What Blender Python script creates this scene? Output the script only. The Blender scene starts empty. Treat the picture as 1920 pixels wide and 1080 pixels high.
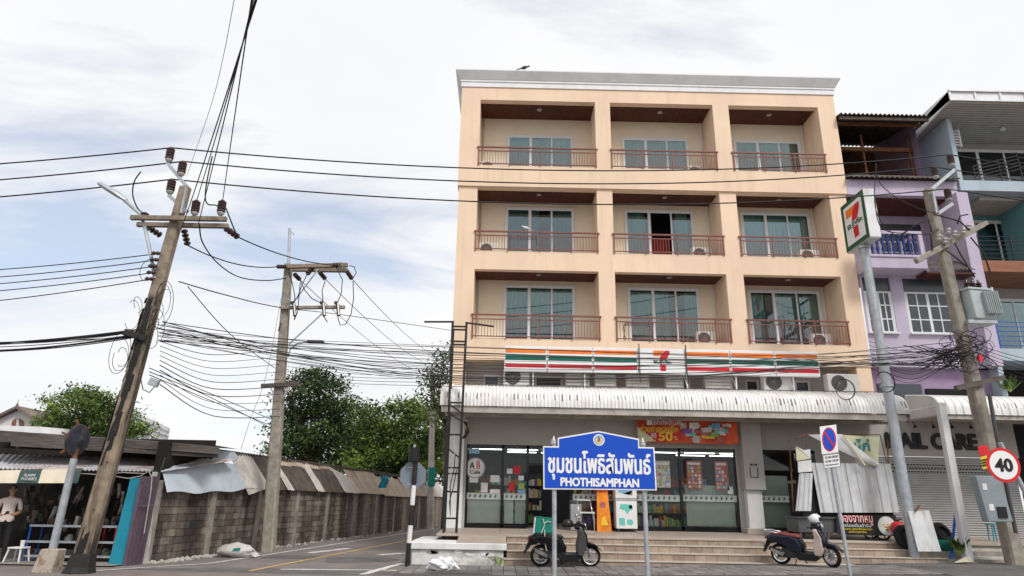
import bpy, bmesh, math, random
from mathutils import Vector, Matrix
random.seed(7)
R = math.radians
S = bpy.context.scene
C = S.collection

# ---------------------------------------------------------------- camera
EYE = Vector((0, 0, 1.6)); FPX = 1251.4
_th, _ro, _a = R(17.81), R(1.054), R(.4425)
_F = Vector((math.sin(_a)*math.cos(_th), math.cos(_a)*math.cos(_th), math.sin(_th)))
_R = Vector((math.cos(_a), -math.sin(_a), 0)); _U = _R.cross(_F)
_R, _U = math.cos(_ro)*_R + math.sin(_ro)*_U, -math.sin(_ro)*_R + math.cos(_ro)*_U
cd = bpy.data.cameras.new('camera'); cam = bpy.data.objects.new('camera', cd); C.objects.link(cam)
cd.sensor_width = 36; cd.lens = FPX/1920*36; cd.clip_end = 3000
m = Matrix((_R, _U, -_F)).transposed().to_4x4(); m.translation = EYE
cam.matrix_world = m
S.camera = cam

# ---------------------------------------------------------------- sky, sun, exposure
SUN_DIR = Vector((.55, -.78, 1.05)).normalized()          # towards the sun
SUN_EL = math.asin(SUN_DIR.z); SUN_AZ = math.atan2(SUN_DIR.x, SUN_DIR.y)
W = bpy.data.worlds.new('World'); S.world = W; W.use_nodes = True
nt = W.node_tree; N = nt.nodes; L = nt.links
bg = N['Background']; bg.inputs[1].default_value = .11
sky = N.new('ShaderNodeTexSky'); sky.sky_type = 'NISHITA'; sky.sun_disc = False
sky.sun_elevation = SUN_EL; sky.sun_rotation = SUN_AZ; sky.air_density = 1; sky.dust_density = 1.5
tc = N.new('ShaderNodeTexCoord'); sp = N.new('ShaderNodeSeparateXYZ'); L.new(tc.outputs['Generated'], sp.inputs[0])
def wm(op, a, b=None):
    n = N.new('ShaderNodeMath'); n.operation = op
    for i, v in enumerate((a, b)):
        if v is None: continue
        if isinstance(v, (int, float)): n.inputs[i].default_value = v
        else: L.new(v, n.inputs[i])
    return n.outputs[0]
zc = wm('ADD', wm('MAXIMUM', sp.outputs[2], 0.0), .16)
cx = wm('DIVIDE', sp.outputs[0], zc); cy = wm('DIVIDE', sp.outputs[1], zc)
cb = N.new('ShaderNodeCombineXYZ'); L.new(cx, cb.inputs[0]); L.new(cy, cb.inputs[1])
mp = N.new('ShaderNodeMapping'); L.new(cb.outputs[0], mp.inputs[0])
mp.inputs['Rotation'].default_value = (0, 0, R(-24)); mp.inputs['Scale'].default_value = (.8, 1.75, 1); mp.inputs['Location'].default_value = (9.1, 4.2, 0)
n1 = N.new('ShaderNodeTexNoise'); L.new(mp.outputs[0], n1.inputs[0]); n1.inputs['Scale'].default_value = .9; n1.inputs['Detail'].default_value = 9; n1.inputs['Roughness'].default_value = .58; n1.inputs['Distortion'].default_value = .35
cr = N.new('ShaderNodeValToRGB'); L.new(n1.outputs[0], cr.inputs[0])
cr.color_ramp.elements[0].position = .34; cr.color_ramp.elements[0].color = (.42, .42, .42, 1)
cr.color_ramp.elements[1].position = .485; cr.color_ramp.elements[1].color = (1, 1, 1, 1)
n2 = N.new('ShaderNodeTexNoise'); L.new(cb.outputs[0], n2.inputs[0]); n2.inputs['Scale'].default_value = .75; n2.inputs['Detail'].default_value = 7; n2.inputs['Roughness'].default_value = .55
cc = N.new('ShaderNodeValToRGB'); L.new(n2.outputs[0], cc.inputs[0])
cc.color_ramp.elements[0].position = .28; cc.color_ramp.elements[0].color = (4.85, 4.92, 5.1, 1)
cc.color_ramp.elements[1].position = .58; cc.color_ramp.elements[1].color = (5.5, 5.5, 5.54, 1)
skm = N.new('ShaderNodeMix'); skm.data_type = 'RGBA'
L.new(cr.outputs[0], skm.inputs[0]); L.new(sky.outputs[0], skm.inputs[6]); L.new(cc.outputs[0], skm.inputs[7])
L.new(skm.outputs[2], bg.inputs[0])
sl = bpy.data.lights.new('sun', 'SUN'); sl.energy = 1.5; sl.angle = R(15); sl.color = (1, .97, .93)
so = bpy.data.objects.new('sun', sl); C.objects.link(so); so.rotation_euler = SUN_DIR.to_track_quat('Z', 'Y').to_euler(); so.location = (0, -20, 40)
S.view_settings.view_transform = 'Standard'; S.view_settings.look = 'None'; S.view_settings.gamma = 1
S.view_settings.exposure = .72
S.cycles.max_bounces = 6; S.cycles.transparent_max_bounces = 12

# ---------------------------------------------------------------- helpers
def A(px, py, Y):
    """pixel of the survey photograph on the vertical plane at depth Y -> point in the place"""
    d = _F*FPX + _R*(px-960) - _U*(py-540)
    return EYE + d*(Y/d.y)
def V(*a): return Vector(a)

class MB:
    def __init__(s): s.v = []; s.f = []; s.mi = []; s.m = 0
    def add(s, vs, fs):
        b = len(s.v); s.v += [tuple(v) for v in vs]
        for f in fs: s.f.append([i+b for i in f]); s.mi.append(s.m)
        return s
    def box(s, x0, x1, y0, y1, z0, z1):
        return s.add([(x0,y0,z0),(x1,y0,z0),(x1,y1,z0),(x0,y1,z0),(x0,y0,z1),(x1,y0,z1),(x1,y1,z1),(x0,y1,z1)],
                     [(0,3,2,1),(4,5,6,7),(0,1,5,4),(1,2,6,5),(2,3,7,6),(3,0,4,7)])
    def obox(s, c, ax, ay, az):      # centre and three half-axis vectors
        c, ax, ay, az = map(Vector, (c, ax, ay, az)); vs = []
        for k in (-1, 1):
            for i, j in ((-1,-1),(1,-1),(1,1),(-1,1)): vs.append(c+ax*i+ay*j+az*k)
        return s.add(vs, [(0,3,2,1),(4,5,6,7),(0,1,5,4),(1,2,6,5),(2,3,7,6),(3,0,4,7)])
    def bar(s, p0, p1, w, h=None, up=None):   # rectangular bar between two points
        p0, p1 = Vector(p0), Vector(p1); h = h or w; d = (p1-p0); ln = d.length; d = d/ln
        u = Vector(up) if up else (Vector((0,0,1)) if abs(d.z) < .9 else Vector((0,1,0)))
        a = d.cross(u).normalized(); b = a.cross(d)
        return s.obox((p0+p1)/2, a*w/2, d*ln/2, b*h/2)
    def cyl(s, p0, p1, r0, r1=None, n=10, caps=True, rot=0):
        p0, p1 = Vector(p0), Vector(p1); r1 = r0 if r1 is None else r1; d = (p1-p0).normalized()
        u = Vector((0,0,1)) if abs(d.z) < .9 else Vector((1,0,0)); a = d.cross(u).normalized(); b = d.cross(a); vs = []
        for p, r in ((p0, r0), (p1, r1)):
            for i in range(n):
                t = 2*math.pi*i/n+rot; vs.append(p+(a*math.cos(t)+b*math.sin(t))*r)
        fs = [(i, (i+1) % n, (i+1) % n+n, i+n) for i in range(n)]
        if caps: fs += [tuple(range(n))[::-1], tuple(range(n, 2*n))]
        return s.add(vs, fs)
    def tube(s, pts, r, n=6, caps=True):
        pts = [Vector(p) for p in pts]; vs = []; k = len(pts)
        rs = r if isinstance(r, (list, tuple)) else [r]*k
        a = None
        for i, p in enumerate(pts):
            d = (pts[min(i+1, k-1)]-pts[max(i-1, 0)]).normalized()
            if a is None:
                u = Vector((0,0,1)) if abs(d.z) < .9 else Vector((1,0,0)); a = d.cross(u).normalized()
            else:
                a = (a-d*a.dot(d)); a = a.normalized() if a.length > 1e-6 else d.orthogonal().normalized()
            b = d.cross(a)
            for j in range(n):
                t = 2*math.pi*j/n; vs.append(p+(a*math.cos(t)+b*math.sin(t))*rs[i])
        fs = [(i*n+j, i*n+(j+1) % n, (i+1)*n+(j+1) % n, (i+1)*n+j) for i in range(k-1) for j in range(n)]
        if caps: fs += [tuple(range(n))[::-1], tuple(range((k-1)*n, k*n))]
        return s.add(vs, fs)
    def lathe(s, base, axis, prof, n=16, caps=True):     # prof: (distance along axis, radius)
        base, d = Vector(base), Vector(axis).normalized()
        u = Vector((0,0,1)) if abs(d.z) < .9 else Vector((1,0,0)); a = d.cross(u).normalized(); b = d.cross(a); vs = []
        for h, r in prof:
            for j in range(n):
                t = 2*math.pi*j/n; vs.append(base+d*h+(a*math.cos(t)+b*math.sin(t))*max(r, 1e-4))
        fs = [(i*n+j, i*n+(j+1) % n, (i+1)*n+(j+1) % n, (i+1)*n+j) for i in range(len(prof)-1) for j in range(n)]
        if caps: fs += [tuple(range(n))[::-1], tuple(range((len(prof)-1)*n, len(prof)*n))]
        return s.add(vs, fs)
    def prism(s, pts, off):                   # closed 3-D polygon pushed along off
        pts = [Vector(p) for p in pts]; o = Vector(off); n = len(pts)
        return s.add(pts+[p+o for p in pts], [tuple(range(n))[::-1], tuple(range(n, 2*n))]+[(i, (i+1) % n, (i+1) % n+n, i+n) for i in range(n)])
    def grid(s, fn, us, vs_):                 # surface from a function of two parameters
        k = len(vs_); pts = [fn(u, v) for u in us for v in vs_]
        return s.add(pts, [(i*k+j, i*k+j+1, (i+1)*k+j+1, (i+1)*k+j) for i in range(len(us)-1) for j in range(k-1)])
    def quad(s, *p): return s.add(p, [tuple(range(len(p)))])
    def mesh(s, name, mats, smooth=False, fixn=True):
        me = bpy.data.meshes.new(name); me.from_pydata(s.v, [], s.f)
        if not isinstance(mats, (list, tuple)): mats = [mats]
        for q in mats: me.materials.append(q)
        if len(mats) > 1: me.polygons.foreach_set('material_index', s.mi)
        if fixn:
            bm = bmesh.new(); bm.from_mesh(me); bmesh.ops.recalc_face_normals(bm, faces=bm.faces); bm.to_mesh(me); bm.free()
        if smooth:
            me.polygons.foreach_set('use_smooth', [True]*len(me.polygons))
            if smooth is not True: me.set_sharp_from_angle(angle=R(smooth))
        me.update(); return me
    def build(s, name, mats, parent=None, smooth=False, local=False, bevel=0, seg=1, fixn=True):
        return link(name, s.mesh(name, mats, smooth, fixn), parent, local, bevel, seg)
def link(name, me, parent=None, local=False, bevel=0, seg=1):
    o = bpy.data.objects.new(name, me); C.objects.link(o)
    if parent:
        o.parent = parent
        if parent.type == 'EMPTY' and not local: o.matrix_parent_inverse = Matrix.Translation(-parent.location)
    if bevel:
        b = o.modifiers.new('bevel', 'BEVEL'); b.width = bevel; b.segments = seg; b.limit_method = 'ANGLE'; b.angle_limit = R(40)
    return o
def tag(o, label, cat, group=None):
    o['label'] = label; o['category'] = cat
    if group: o['group'] = group
    return o
def thing(name, label, cat, loc=(0,0,0), rotz=0, group=None):
    o = bpy.data.objects.new(name, None); C.objects.link(o); o.location = loc; o.rotation_euler = (0, 0, rotz); o.empty_display_size = .2
    return tag(o, label, cat, group)
def struct(name, mb, mats, kind='structure', **k):
    o = mb.build(name, mats, **k); o['kind'] = kind; return o
def dup(o, parent=None, label=None, loc=None, rotz=None):
    c = o.copy(); C.objects.link(c)
    if parent: c.parent = parent
    if label: c['label'] = label
    if loc is not None: c.location = loc
    if rotz is not None: c.rotation_euler = (0, 0, rotz)
    for ch in list(o.children): dup(ch, c)
    return c
def share(name, src, parent, loc=None, matrix=None):
    """another object using the mesh of src"""
    o = bpy.data.objects.new(name, src.data if hasattr(src, 'data') else src); C.objects.link(o); o.parent = parent
    if parent and parent.type == 'EMPTY': o.matrix_parent_inverse = Matrix.Translation(-parent.location)
    if loc is not None: o.location = loc
    if matrix is not None: o.matrix_basis = matrix
    return o
_tm = {}
def text(name, s, center, w, h, mat, parent, xdir=(1,0,0), up=(0,0,1), depth=.006, bold=0.0, local=False, shear=0, fat=0):
    """lettering fitted into a w x h box around center"""
    c = bpy.data.curves.new('t', 'FONT'); c.body = s; c.size = 1; c.offset = bold; c.resolution_u = 3; c.shear = shear
    o = bpy.data.objects.new('t', c); C.objects.link(o)
    dg = bpy.context.evaluated_depsgraph_get(); me = bpy.data.meshes.new_from_object(o.evaluated_get(dg))
    bpy.data.objects.remove(o); bpy.data.curves.remove(c)
    xs = [v.co.x for v in me.vertices]; ys = [v.co.y for v in me.vertices]
    x0, x1, y0, y1 = min(xs), max(xs), min(ys), max(ys); xd = Vector(xdir).normalized(); ud = Vector(up).normalized(); nd = xd.cross(ud)
    for v in me.vertices:
        v.co = Vector(center)+xd*((v.co.x-(x0+x1)/2)/(x1-x0)*w)+ud*((v.co.y-(y0+y1)/2)/(y1-y0)*h)
    bm = bmesh.new(); bm.from_mesh(me)
    ex = bmesh.ops.extrude_face_region(bm, geom=list(bm.faces))
    for g in ex['geom']:
        if isinstance(g, bmesh.types.BMVert): g.co += nd*depth
    if fat:
        base_v = list(bm.verts); base_f = list(bm.faces)
        for q, (du, dv) in enumerate(((fat,0),(-fat,0),(0,fat*.8),(0,-fat*.8),(fat*.7,fat*.6),(-fat*.7,-fat*.6))):
            r_ = bmesh.ops.duplicate(bm, geom=base_v+base_f)
            for g in r_['geom']:
                if isinstance(g, bmesh.types.BMVert): g.co += xd*du+ud*dv+nd*(.0006*(q+1))
    bm.to_mesh(me); bm.free(); me.materials.clear(); me.materials.append(mat); me.name = name; me.polygons.foreach_set('use_smooth', [False]*len(me.polygons))
    return link(name, me, parent, local)

# ---------------------------------------------------------------- materials
def mat(name, col, rough=.75, metal=0.0, var=.12, scale=2.5, bump=0.0, bscale=30, dirt=None, damt=.5, dscale=.8, streak=0, rand=0.0, spec=.35, alpha=1, emit=0, coat=0, col2=None, contrast=(.35, .65), stretch=None, dth=(.48,.68)):
    M = bpy.data.materials.new(name); M.use_nodes = True; t = M.node_tree; n = t.nodes; l = t.links
    b = n['Principled BSDF']; b.inputs['Roughness'].default_value = rough; b.inputs['Metallic'].default_value = metal
    b.inputs['Specular IOR Level'].default_value = spec; b.inputs['Coat Weight'].default_value = coat
    if alpha < 1: b.inputs['Alpha'].default_value = alpha
    g = n.new('ShaderNodeNewGeometry'); pos = g.outputs['Position']
    if stretch:
        q = n.new('ShaderNodeMapping'); q.inputs['Scale'].default_value = stretch; l.new(pos, q.inputs[0]); pos0 = q.outputs[0]
    else: pos0 = pos
    def noise(p, sc, det=5, ro=.6):
        q = n.new('ShaderNodeTexNoise'); l.new(p, q.inputs[0]); q.inputs['Scale'].default_value = sc; q.inputs['Detail'].default_value = det; q.inputs['Roughness'].default_value = ro; return q.outputs[0]
    def ramp(f, a, c):
        q = n.new('ShaderNodeMapRange'); l.new(f, q.inputs[0]); q.inputs[1].default_value = a; q.inputs[2].default_value = c; return q.outputs[0]
    def mix(f, a, c):
        q = n.new('ShaderNodeMix'); q.data_type = 'RGBA'
        for i, v in ((0, f), (6, a), (7, c)):
            if hasattr(v, 'is_linked') or hasattr(v, 'links'): l.new(v, q.inputs[i])
            else: q.inputs[i].default_value = v if i == 0 else (*v[:3], 1)
        return q.outputs[2]
    c1 = tuple(x*(1-var) for x in col); c2 = col2 or tuple(min(1, x*(1+var)) for x in col)
    out = mix(ramp(noise(pos0, scale), *contrast), c1, c2)
    if dirt:
        if streak:
            q = n.new('ShaderNodeMapping'); q.inputs['Scale'].default_value = (streak, streak, .22); l.new(pos, q.inputs[0]); f = noise(q.outputs[0], dscale, 6, .65)
        else: f = noise(pos, dscale, 7, .65)
        w = n.new('ShaderNodeMath'); w.operation = 'MULTIPLY'; l.new(ramp(f, *dth), w.inputs[0]); w.inputs[1].default_value = damt
        out = mix(w.outputs[0], out, dirt)
    if rand:
        oi = n.new('ShaderNodeObjectInfo'); hv = n.new('ShaderNodeHueSaturation'); l.new(out, hv.inputs['Color'])
        mr = n.new('ShaderNodeMapRange'); l.new(oi.outputs['Random'], mr.inputs[0]); mr.inputs[3].default_value = 1-rand; mr.inputs[4].default_value = 1+rand; l.new(mr.outputs[0], hv.inputs['Value']); out = hv.outputs[0]
    l.new(out, b.inputs['Base Color'])
    if emit:
        l.new(out, b.inputs['Emission Color']); b.inputs['Emission Strength'].default_value = emit
    if bump:
        bp = n.new('ShaderNodeBump'); bp.inputs['Strength'].default_value = bump; bp.inputs['Distance'].default_value = .02; l.new(noise(pos, bscale, 4), bp.inputs['Height']); l.new(bp.outputs[0], b.inputs['Normal'])
    return M
def glass(name, tint=(.8,.9,.88), refl=.08, rough=.02):
    M = bpy.data.materials.new(name); M.use_nodes = True; t = M.node_tree; n = t.nodes; l = t.links
    n.remove(n['Principled BSDF']); o = n['Material Output']
    tr = n.new('ShaderNodeBsdfTransparent'); tr.inputs[0].default_value = (*tint, 1); gl = n.new('ShaderNodeBsdfGlossy'); gl.inputs['Roughness'].default_value = rough; gl.inputs[0].default_value = (.95, .97, 1, 1)
    fr = n.new('ShaderNodeFresnel'); fr.inputs[0].default_value = 1.5; ad = n.new('ShaderNodeMath'); ad.operation = 'ADD'; l.new(fr.outputs[0], ad.inputs[0]); ad.inputs[1].default_value = refl; ad.use_clamp = True
    mx = n.new('ShaderNodeMixShader'); l.new(ad.outputs[0], mx.inputs[0]); l.new(tr.outputs[0], mx.inputs[1]); l.new(gl.outputs[0], mx.inputs[2]); l.new(mx.outputs[0], o.inputs[0]); return M
K = {}
def mk(key, *a, **k): K[key] = mat(key, *a, **k)
mk('peach', (.83,.63,.46), .8, var=.045, scale=.6, bump=.05, bscale=60, dirt=(.58,.40,.27), damt=.42, dscale=1.5, streak=2.6, dth=(.5,.78))
mk('cream', (.83,.73,.56), .8, var=.05, scale=1)
mk('white_trim', (.80,.80,.81), .7, var=.04, dirt=(.5,.5,.5), damt=.3, dscale=.6, streak=3)
mk('cornice_grey', (.74,.74,.75), .8, var=.06, scale=1, dirt=(.46,.46,.46), damt=.35, dscale=.7, streak=2)
mk('wood_soffit', (.085,.022,.013), .55, var=.3, scale=1.5, stretch=(6,.6,1))
mk('rail', (.22,.075,.058), .5, var=.1)
mk('alu_white', (.72,.73,.74), .45, var=.04)
mk('curtain', (.28,.40,.40), .9, var=.35, scale=6, stretch=(2.2,2.2,.06))
mk('curtain_dark', (.05,.10,.10), .9, var=.4, scale=5, stretch=(2,2,.06))
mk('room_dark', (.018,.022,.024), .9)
mk('dark', (.012,.012,.013), .85)
mk('red_cloth', (.25,.02,.015), .9)
mk('shopwall', (.43,.41,.385), .75, var=.05, scale=1.2, dirt=(.36,.34,.31), damt=.35, dscale=.7, streak=2)
mk('white_paint', (.72,.72,.71), .7, var=.05, dirt=(.42,.40,.37), damt=.45, dscale=.9, streak=2.5)
mk('peeled', (.66,.65,.62), .85, var=.08, scale=5, dirt=(.17,.15,.13), damt=.95, dscale=1.1, bump=.3, bscale=25)
mk('concrete', (.30,.275,.24), .9, var=.18, scale=4, bump=.3, bscale=40, dirt=(.11,.10,.09), damt=.6, dscale=1.2)
mk('concrete_light', (.46,.44,.41), .9, var=.12, scale=4, bump=.2, bscale=40, dirt=(.2,.18,.16), damt=.5, dscale=1.5)
mk('pole', (.27,.22,.165), .9, var=.22, scale=5, bump=.35, bscale=35, dirt=(.05,.042,.036), damt=.75, dscale=1.3)
mk('pole_tarred', (.27,.215,.155), .9, var=.2, scale=5, bump=.35, bscale=35, dirt=(.022,.018,.016), damt=.9, dscale=.9, streak=2.6, dth=(.49,.60))
mk('pole_grey', (.30,.27,.225), .9, var=.2, scale=5, bump=.35, bscale=35, dirt=(.13,.11,.10), damt=.55, dscale=1.3)
mk('tar', (.018,.016,.015), .6, var=.3, scale=8)
mk('cable', (.012,.012,.013), .6)
mk('cable_grey', (.09,.09,.095), .6)
mk('insulator', (.045,.022,.018), .3, spec=.6)
mk('porcelain', (.40,.39,.37), .35)
mk('galv', (.42,.45,.48), .42, metal=.35, var=.14, scale=6, dirt=(.25,.22,.2), damt=.35, dscale=2)
mk('steel', (.55,.56,.58), .3, metal=.85)
mk('rust', (.16,.07,.035), .9, var=.4, scale=8, bump=.3)
mk('black_paint', (.016,.016,.017), .5, var=.2, dirt=(.10,.05,.03), damt=.4, dscale=3)
mk('asphalt', (.20,.172,.16), .92, var=.13, scale=1.6, bump=.4, bscale=90, dirt=(.14,.122,.115), damt=.65, dscale=.45)
mk('asphalt_dark', (.125,.117,.113), .92, var=.2, scale=2.5, bump=.4, bscale=90)
mk('ground_mat', (.13,.12,.105), .95, var=.25, scale=.6)
mk('line_white', (.62,.61,.58), .85, var=.1, scale=6, dirt=(.22,.2,.19), damt=.8, dscale=5)
mk('line_yellow', (.62,.40,.11), .85, var=.1, scale=6, dirt=(.24,.19,.14), damt=.8, dscale=5)
mk('paver', (.21,.197,.188), .9, var=.18, scale=6, bump=.3, bscale=60, rand=.22, dirt=(.12,.11,.105), damt=.5, dscale=1.5)
mk('paver_bed', (.09,.083,.078), .95)
mk('step_tile', (.34,.265,.21), .55, var=.14, scale=4, rand=.16, dirt=(.2,.15,.115), damt=.55, dscale=1.8)
mk('step_nose', (.50,.44,.37), .6, var=.1, scale=4, dirt=(.3,.25,.2), damt=.5, dscale=2)
mk('floor_tile', (.40,.33,.27), .5, var=.1, scale=3, dirt=(.26,.21,.17), damt=.4, dscale=1)
mk('awning_white', (.70,.69,.66), .55, var=.06, scale=2, dirt=(.42,.38,.32), damt=.45, dscale=1.4, streak=3)
mk('dirty_cream', (.45,.42,.37), .8, var=.15, scale=3, dirt=(.2,.17,.14), damt=.6, dscale=1.2)
mk('seven_green', (.005,.13,.085), .4); mk('seven_red', (.60,.012,.025), .4); mk('seven_orange', (.86,.20,.018), .4); mk('sign_white', (.80,.80,.80), .4, var=.03)
mk('seven_darkgreen', (.006,.09,.04), .4)
mk('sign_blue', (.004,.07,.50), .35, var=.05, scale=3); mk('sign_red', (.62,.02,.025), .4); mk('blackletter', (.015,.015,.016), .5)
mk('yellow', (.82,.62,.03), .5); mk('gold', (.62,.42,.08), .4, metal=.4)
mk('lilac', (.52,.455,.57), .8, var=.05, scale=1, dirt=(.33,.25,.36), damt=.3, dscale=.8, streak=2)
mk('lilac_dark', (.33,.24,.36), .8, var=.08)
mk('tealwall', (.13,.30,.32), .8, var=.06); mk('bluegrey', (.42,.50,.56), .75, var=.05, scale=1, dirt=(.28,.33,.37), damt=.35, dscale=.7, streak=2)
mk('soffit_grey', (.46,.44,.41), .8, var=.1, scale=3)
mk('tile_brown', (.13,.105,.095), .85, var=.25, scale=6, bump=.3, dirt=(.3,.28,.25), damt=.4, dscale=2)
mk('oldroof', (.09,.07,.055), .9, var=.35, scale=4, bump=.3)
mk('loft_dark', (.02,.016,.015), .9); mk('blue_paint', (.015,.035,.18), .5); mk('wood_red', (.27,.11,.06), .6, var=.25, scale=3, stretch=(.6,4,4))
mk('footing', (.42,.37,.31), .9, var=.1, dirt=(.22,.09,.04), damt=.8, dscale=5, dth=(.5,.62))
mk('block', (.25,.205,.17), .95, var=.2, scale=5, bump=.5, bscale=45, rand=.38, dirt=(.028,.022,.018), damt=.9, dscale=.55, streak=1.7, dth=(.40,.60))
mk('mortar', (.32,.285,.25), .95, var=.15, scale=5, dirt=(.028,.022,.018), damt=.9, dscale=.55, streak=1.7, dth=(.46,.66))
mk('sheet_light', (.45,.42,.385), .6, var=.1, scale=3, dirt=(.26,.21,.17), damt=.55, dscale=1.6, streak=2)
mk('sheet_beige', (.42,.345,.27), .8, var=.12, scale=2, dirt=(.2,.13,.09), damt=.55, dscale=1.2)
mk('sheet_dark', (.085,.068,.056), .85, var=.3, scale=3, dirt=(.03,.025,.02), damt=.6, dscale=1.2, streak=2)
mk('sheet_blue', (.50,.56,.62), .5, var=.08, scale=1.5, dirt=(.25,.26,.27), damt=.4, dscale=1)
mk('sheet_rusty', (.58,.58,.60), .55, var=.1, scale=2, dirt=(.30,.11,.05), damt=.85, dscale=1.6)
mk('oldwood', (.105,.092,.082), .9, var=.3, scale=3, stretch=(1,1,9), dirt=(.06,.05,.045), damt=.6, dscale=2)
mk('canvas_cream', (.68,.60,.47), .85, var=.06); mk('canvas_green', (.05,.085,.08), .85, var=.1)
mk('teal_panel', (.012,.26,.36), .55, var=.15, scale=2, dirt=(.01,.12,.19), damt=.6, dscale=2)
mk('purple_shutter', (.12,.08,.11), .6, var=.15, scale=3)
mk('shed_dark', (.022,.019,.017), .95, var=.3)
mk('bag_white', (.72,.74,.76), .5, var=.06, scale=6); mk('sack', (.58,.57,.54), .75, var=.12, scale=6, dirt=(.30,.14,.09), damt=.45, dscale=4)
mk('rubber', (.009,.009,.010), .8); mk('plastic_black', (.010,.010,.011), .4, spec=.4); mk('paint_navy', (.009,.012,.026), .2, coat=.25, spec=.35); mk('paint_black', (.004,.004,.005), .2, coat=.2, spec=.3)
mk('plastic_grey', (.06,.06,.063), .5); mk('chrome', (.75,.75,.76), .12, metal=1); mk('alu', (.52,.52,.53), .35, metal=.8)
mk('seat_vinyl', (.02,.02,.022), .5); mk('seat_red', (.20,.045,.04), .55); mk('rose_plastic', (.58,.46,.41), .35); mk('tail_red', (.45,.01,.01), .2)
mk('green_box', (.006,.19,.15), .65, var=.15, scale=8); mk('ribbon', (.60,.55,.42), .8); mk('helmet_white', (.78,.78,.77), .2, coat=.5)
mk('ac_white', (.66,.65,.62), .55, var=.05, dirt=(.4,.37,.33), damt=.4, dscale=2); mk('ac_grey', (.30,.29,.27), .6, var=.1)
mk('fan_dark', (.06,.06,.06), .7)
mk('skin', (.42,.235,.16), .6, var=.06); mk('hair', (.012,.010,.009), .6); mk('polo', (.70,.60,.56), .85, var=.04); mk('trousers', (.014,.014,.017), .85)
mk('poster_pink', (.42,.16,.14), .6, var=.25, scale=9); mk('poster_pale', (.55,.50,.46), .6, var=.35, scale=14); mk('paper', (.70,.70,.69), .7); mk('frost', (.85,.86,.80), .7, var=.05); mk('frost_green', (.60,.64,.56), .7, var=.05)
mk('strip_grey', (.50,.54,.52), .6); mk('banner_red', (.60,.035,.02), .5, var=.35, scale=2.5, col2=(.80,.12,.02)); mk('orange_card', (.80,.24,.02), .5, var=.2, scale=3); mk('mint', (.16,.58,.50), .5)
mk('letter_yellow', (.85,.60,.04), .5); mk('lime', (.30,.45,.12), .6); mk('purple_p', (.25,.12,.40), .6); mk('sky_p', (.16,.42,.62), .6)
mk('shutter', (.34,.335,.325), .5, var=.06, scale=2, dirt=(.24,.23,.22), damt=.4, dscale=1.5)
mk('cart_panel', (.58,.59,.60), .5, var=.1, scale=2, dirt=(.3,.26,.22), damt=.6, dscale=1.6, streak=3); mk('cart_steel', (.11,.11,.115), .4, metal=.5); mk('red_plastic', (.50,.02,.025), .35); mk('blue_pipe', (.01,.10,.48), .4)
mk('banner_yellow', (.66,.64,.42), .7, var=.08); mk('banner_dark', (.02,.022,.02), .5); mk('pink_text', (.75,.10,.12), .5); mk('teal_text', (.01,.22,.25), .5)
mk('cabinet_grey', (.24,.28,.30), .5, var=.06); mk('transformer', (.42,.47,.47), .5, var=.06, dirt=(.25,.22,.18), damt=.4, dscale=3)
mk('stop_back', (.20,.235,.27), .5, metal=.2, var=.06); mk('house_white', (.66,.66,.65), .8, var=.05, dirt=(.45,.45,.44), damt=.4, dscale=.3, streak=1); mk('roof_brown', (.17,.13,.115), .9, var=.2); mk('shutter_brown', (.20,.09,.06), .8)
mk('window_dark', (.05,.06,.07), .25, spec=.6); mk('lavender', (.36,.42,.58), .8)
mk('bark', (.10,.075,.055), .95, var=.3, scale=5, bump=.4)
def leafmat(name, col, tr=.25):
    M = mat(name, col, .6, var=.5, scale=1.1, spec=.25); t = M.node_tree; n = t.nodes; l = t.links; b = n['Principled BSDF']; o = n['Material Output']
    oi = n.new('ShaderNodeNewGeometry'); hv = n.new('ShaderNodeHueSaturation'); src = b.inputs['Base Color'].links[0].from_socket
    mr = n.new('ShaderNodeMapRange'); l.new(oi.outputs['Random Per Island'], mr.inputs[0]); mr.inputs[3].default_value = .6; mr.inputs[4].default_value = 1.45; l.new(mr.outputs[0], hv.inputs['Value']); l.new(src, hv.inputs['Color']); l.new(hv.outputs[0], b.inputs['Base Color'])
    td = n.new('ShaderNodeBsdfTranslucent'); l.new(hv.outputs[0], td.inputs[0]); mx = n.new('ShaderNodeMixShader'); mx.inputs[0].default_value = tr; l.new(b.outputs[0], mx.inputs[1]); l.new(td.outputs[0], mx.inputs[2]); l.new(mx.outputs[0], o.inputs[0]); return M
K['leaf'] = leafmat('leaf', (.085,.14,.034)); K['leaf_bright'] = leafmat('leaf_bright', (.18,.26,.05)); K['leaf_dark'] = leafmat('leaf_dark', (.030,.052,.018)); K['leaf_pale'] = leafmat('leaf_pale', (.15,.18,.09))
K['glass'] = glass('glass', (.66,.82,.80), .06); K['glass_shop'] = glass('glass_shop', (.90,.93,.915), -.018)
K['curtain_pale'] = mat('curtain_pale', (.42,.52,.52), .9, var=.3, scale=6, stretch=(2.2,2.2,.06)); K['curtain_deep'] = mat('curtain_deep', (.13,.24,.24), .9, var=.4, scale=6, stretch=(2.2,2.2,.06))
K['tube'] = mat('tube', (1,1,1), emit=3.4, var=0)

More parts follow.
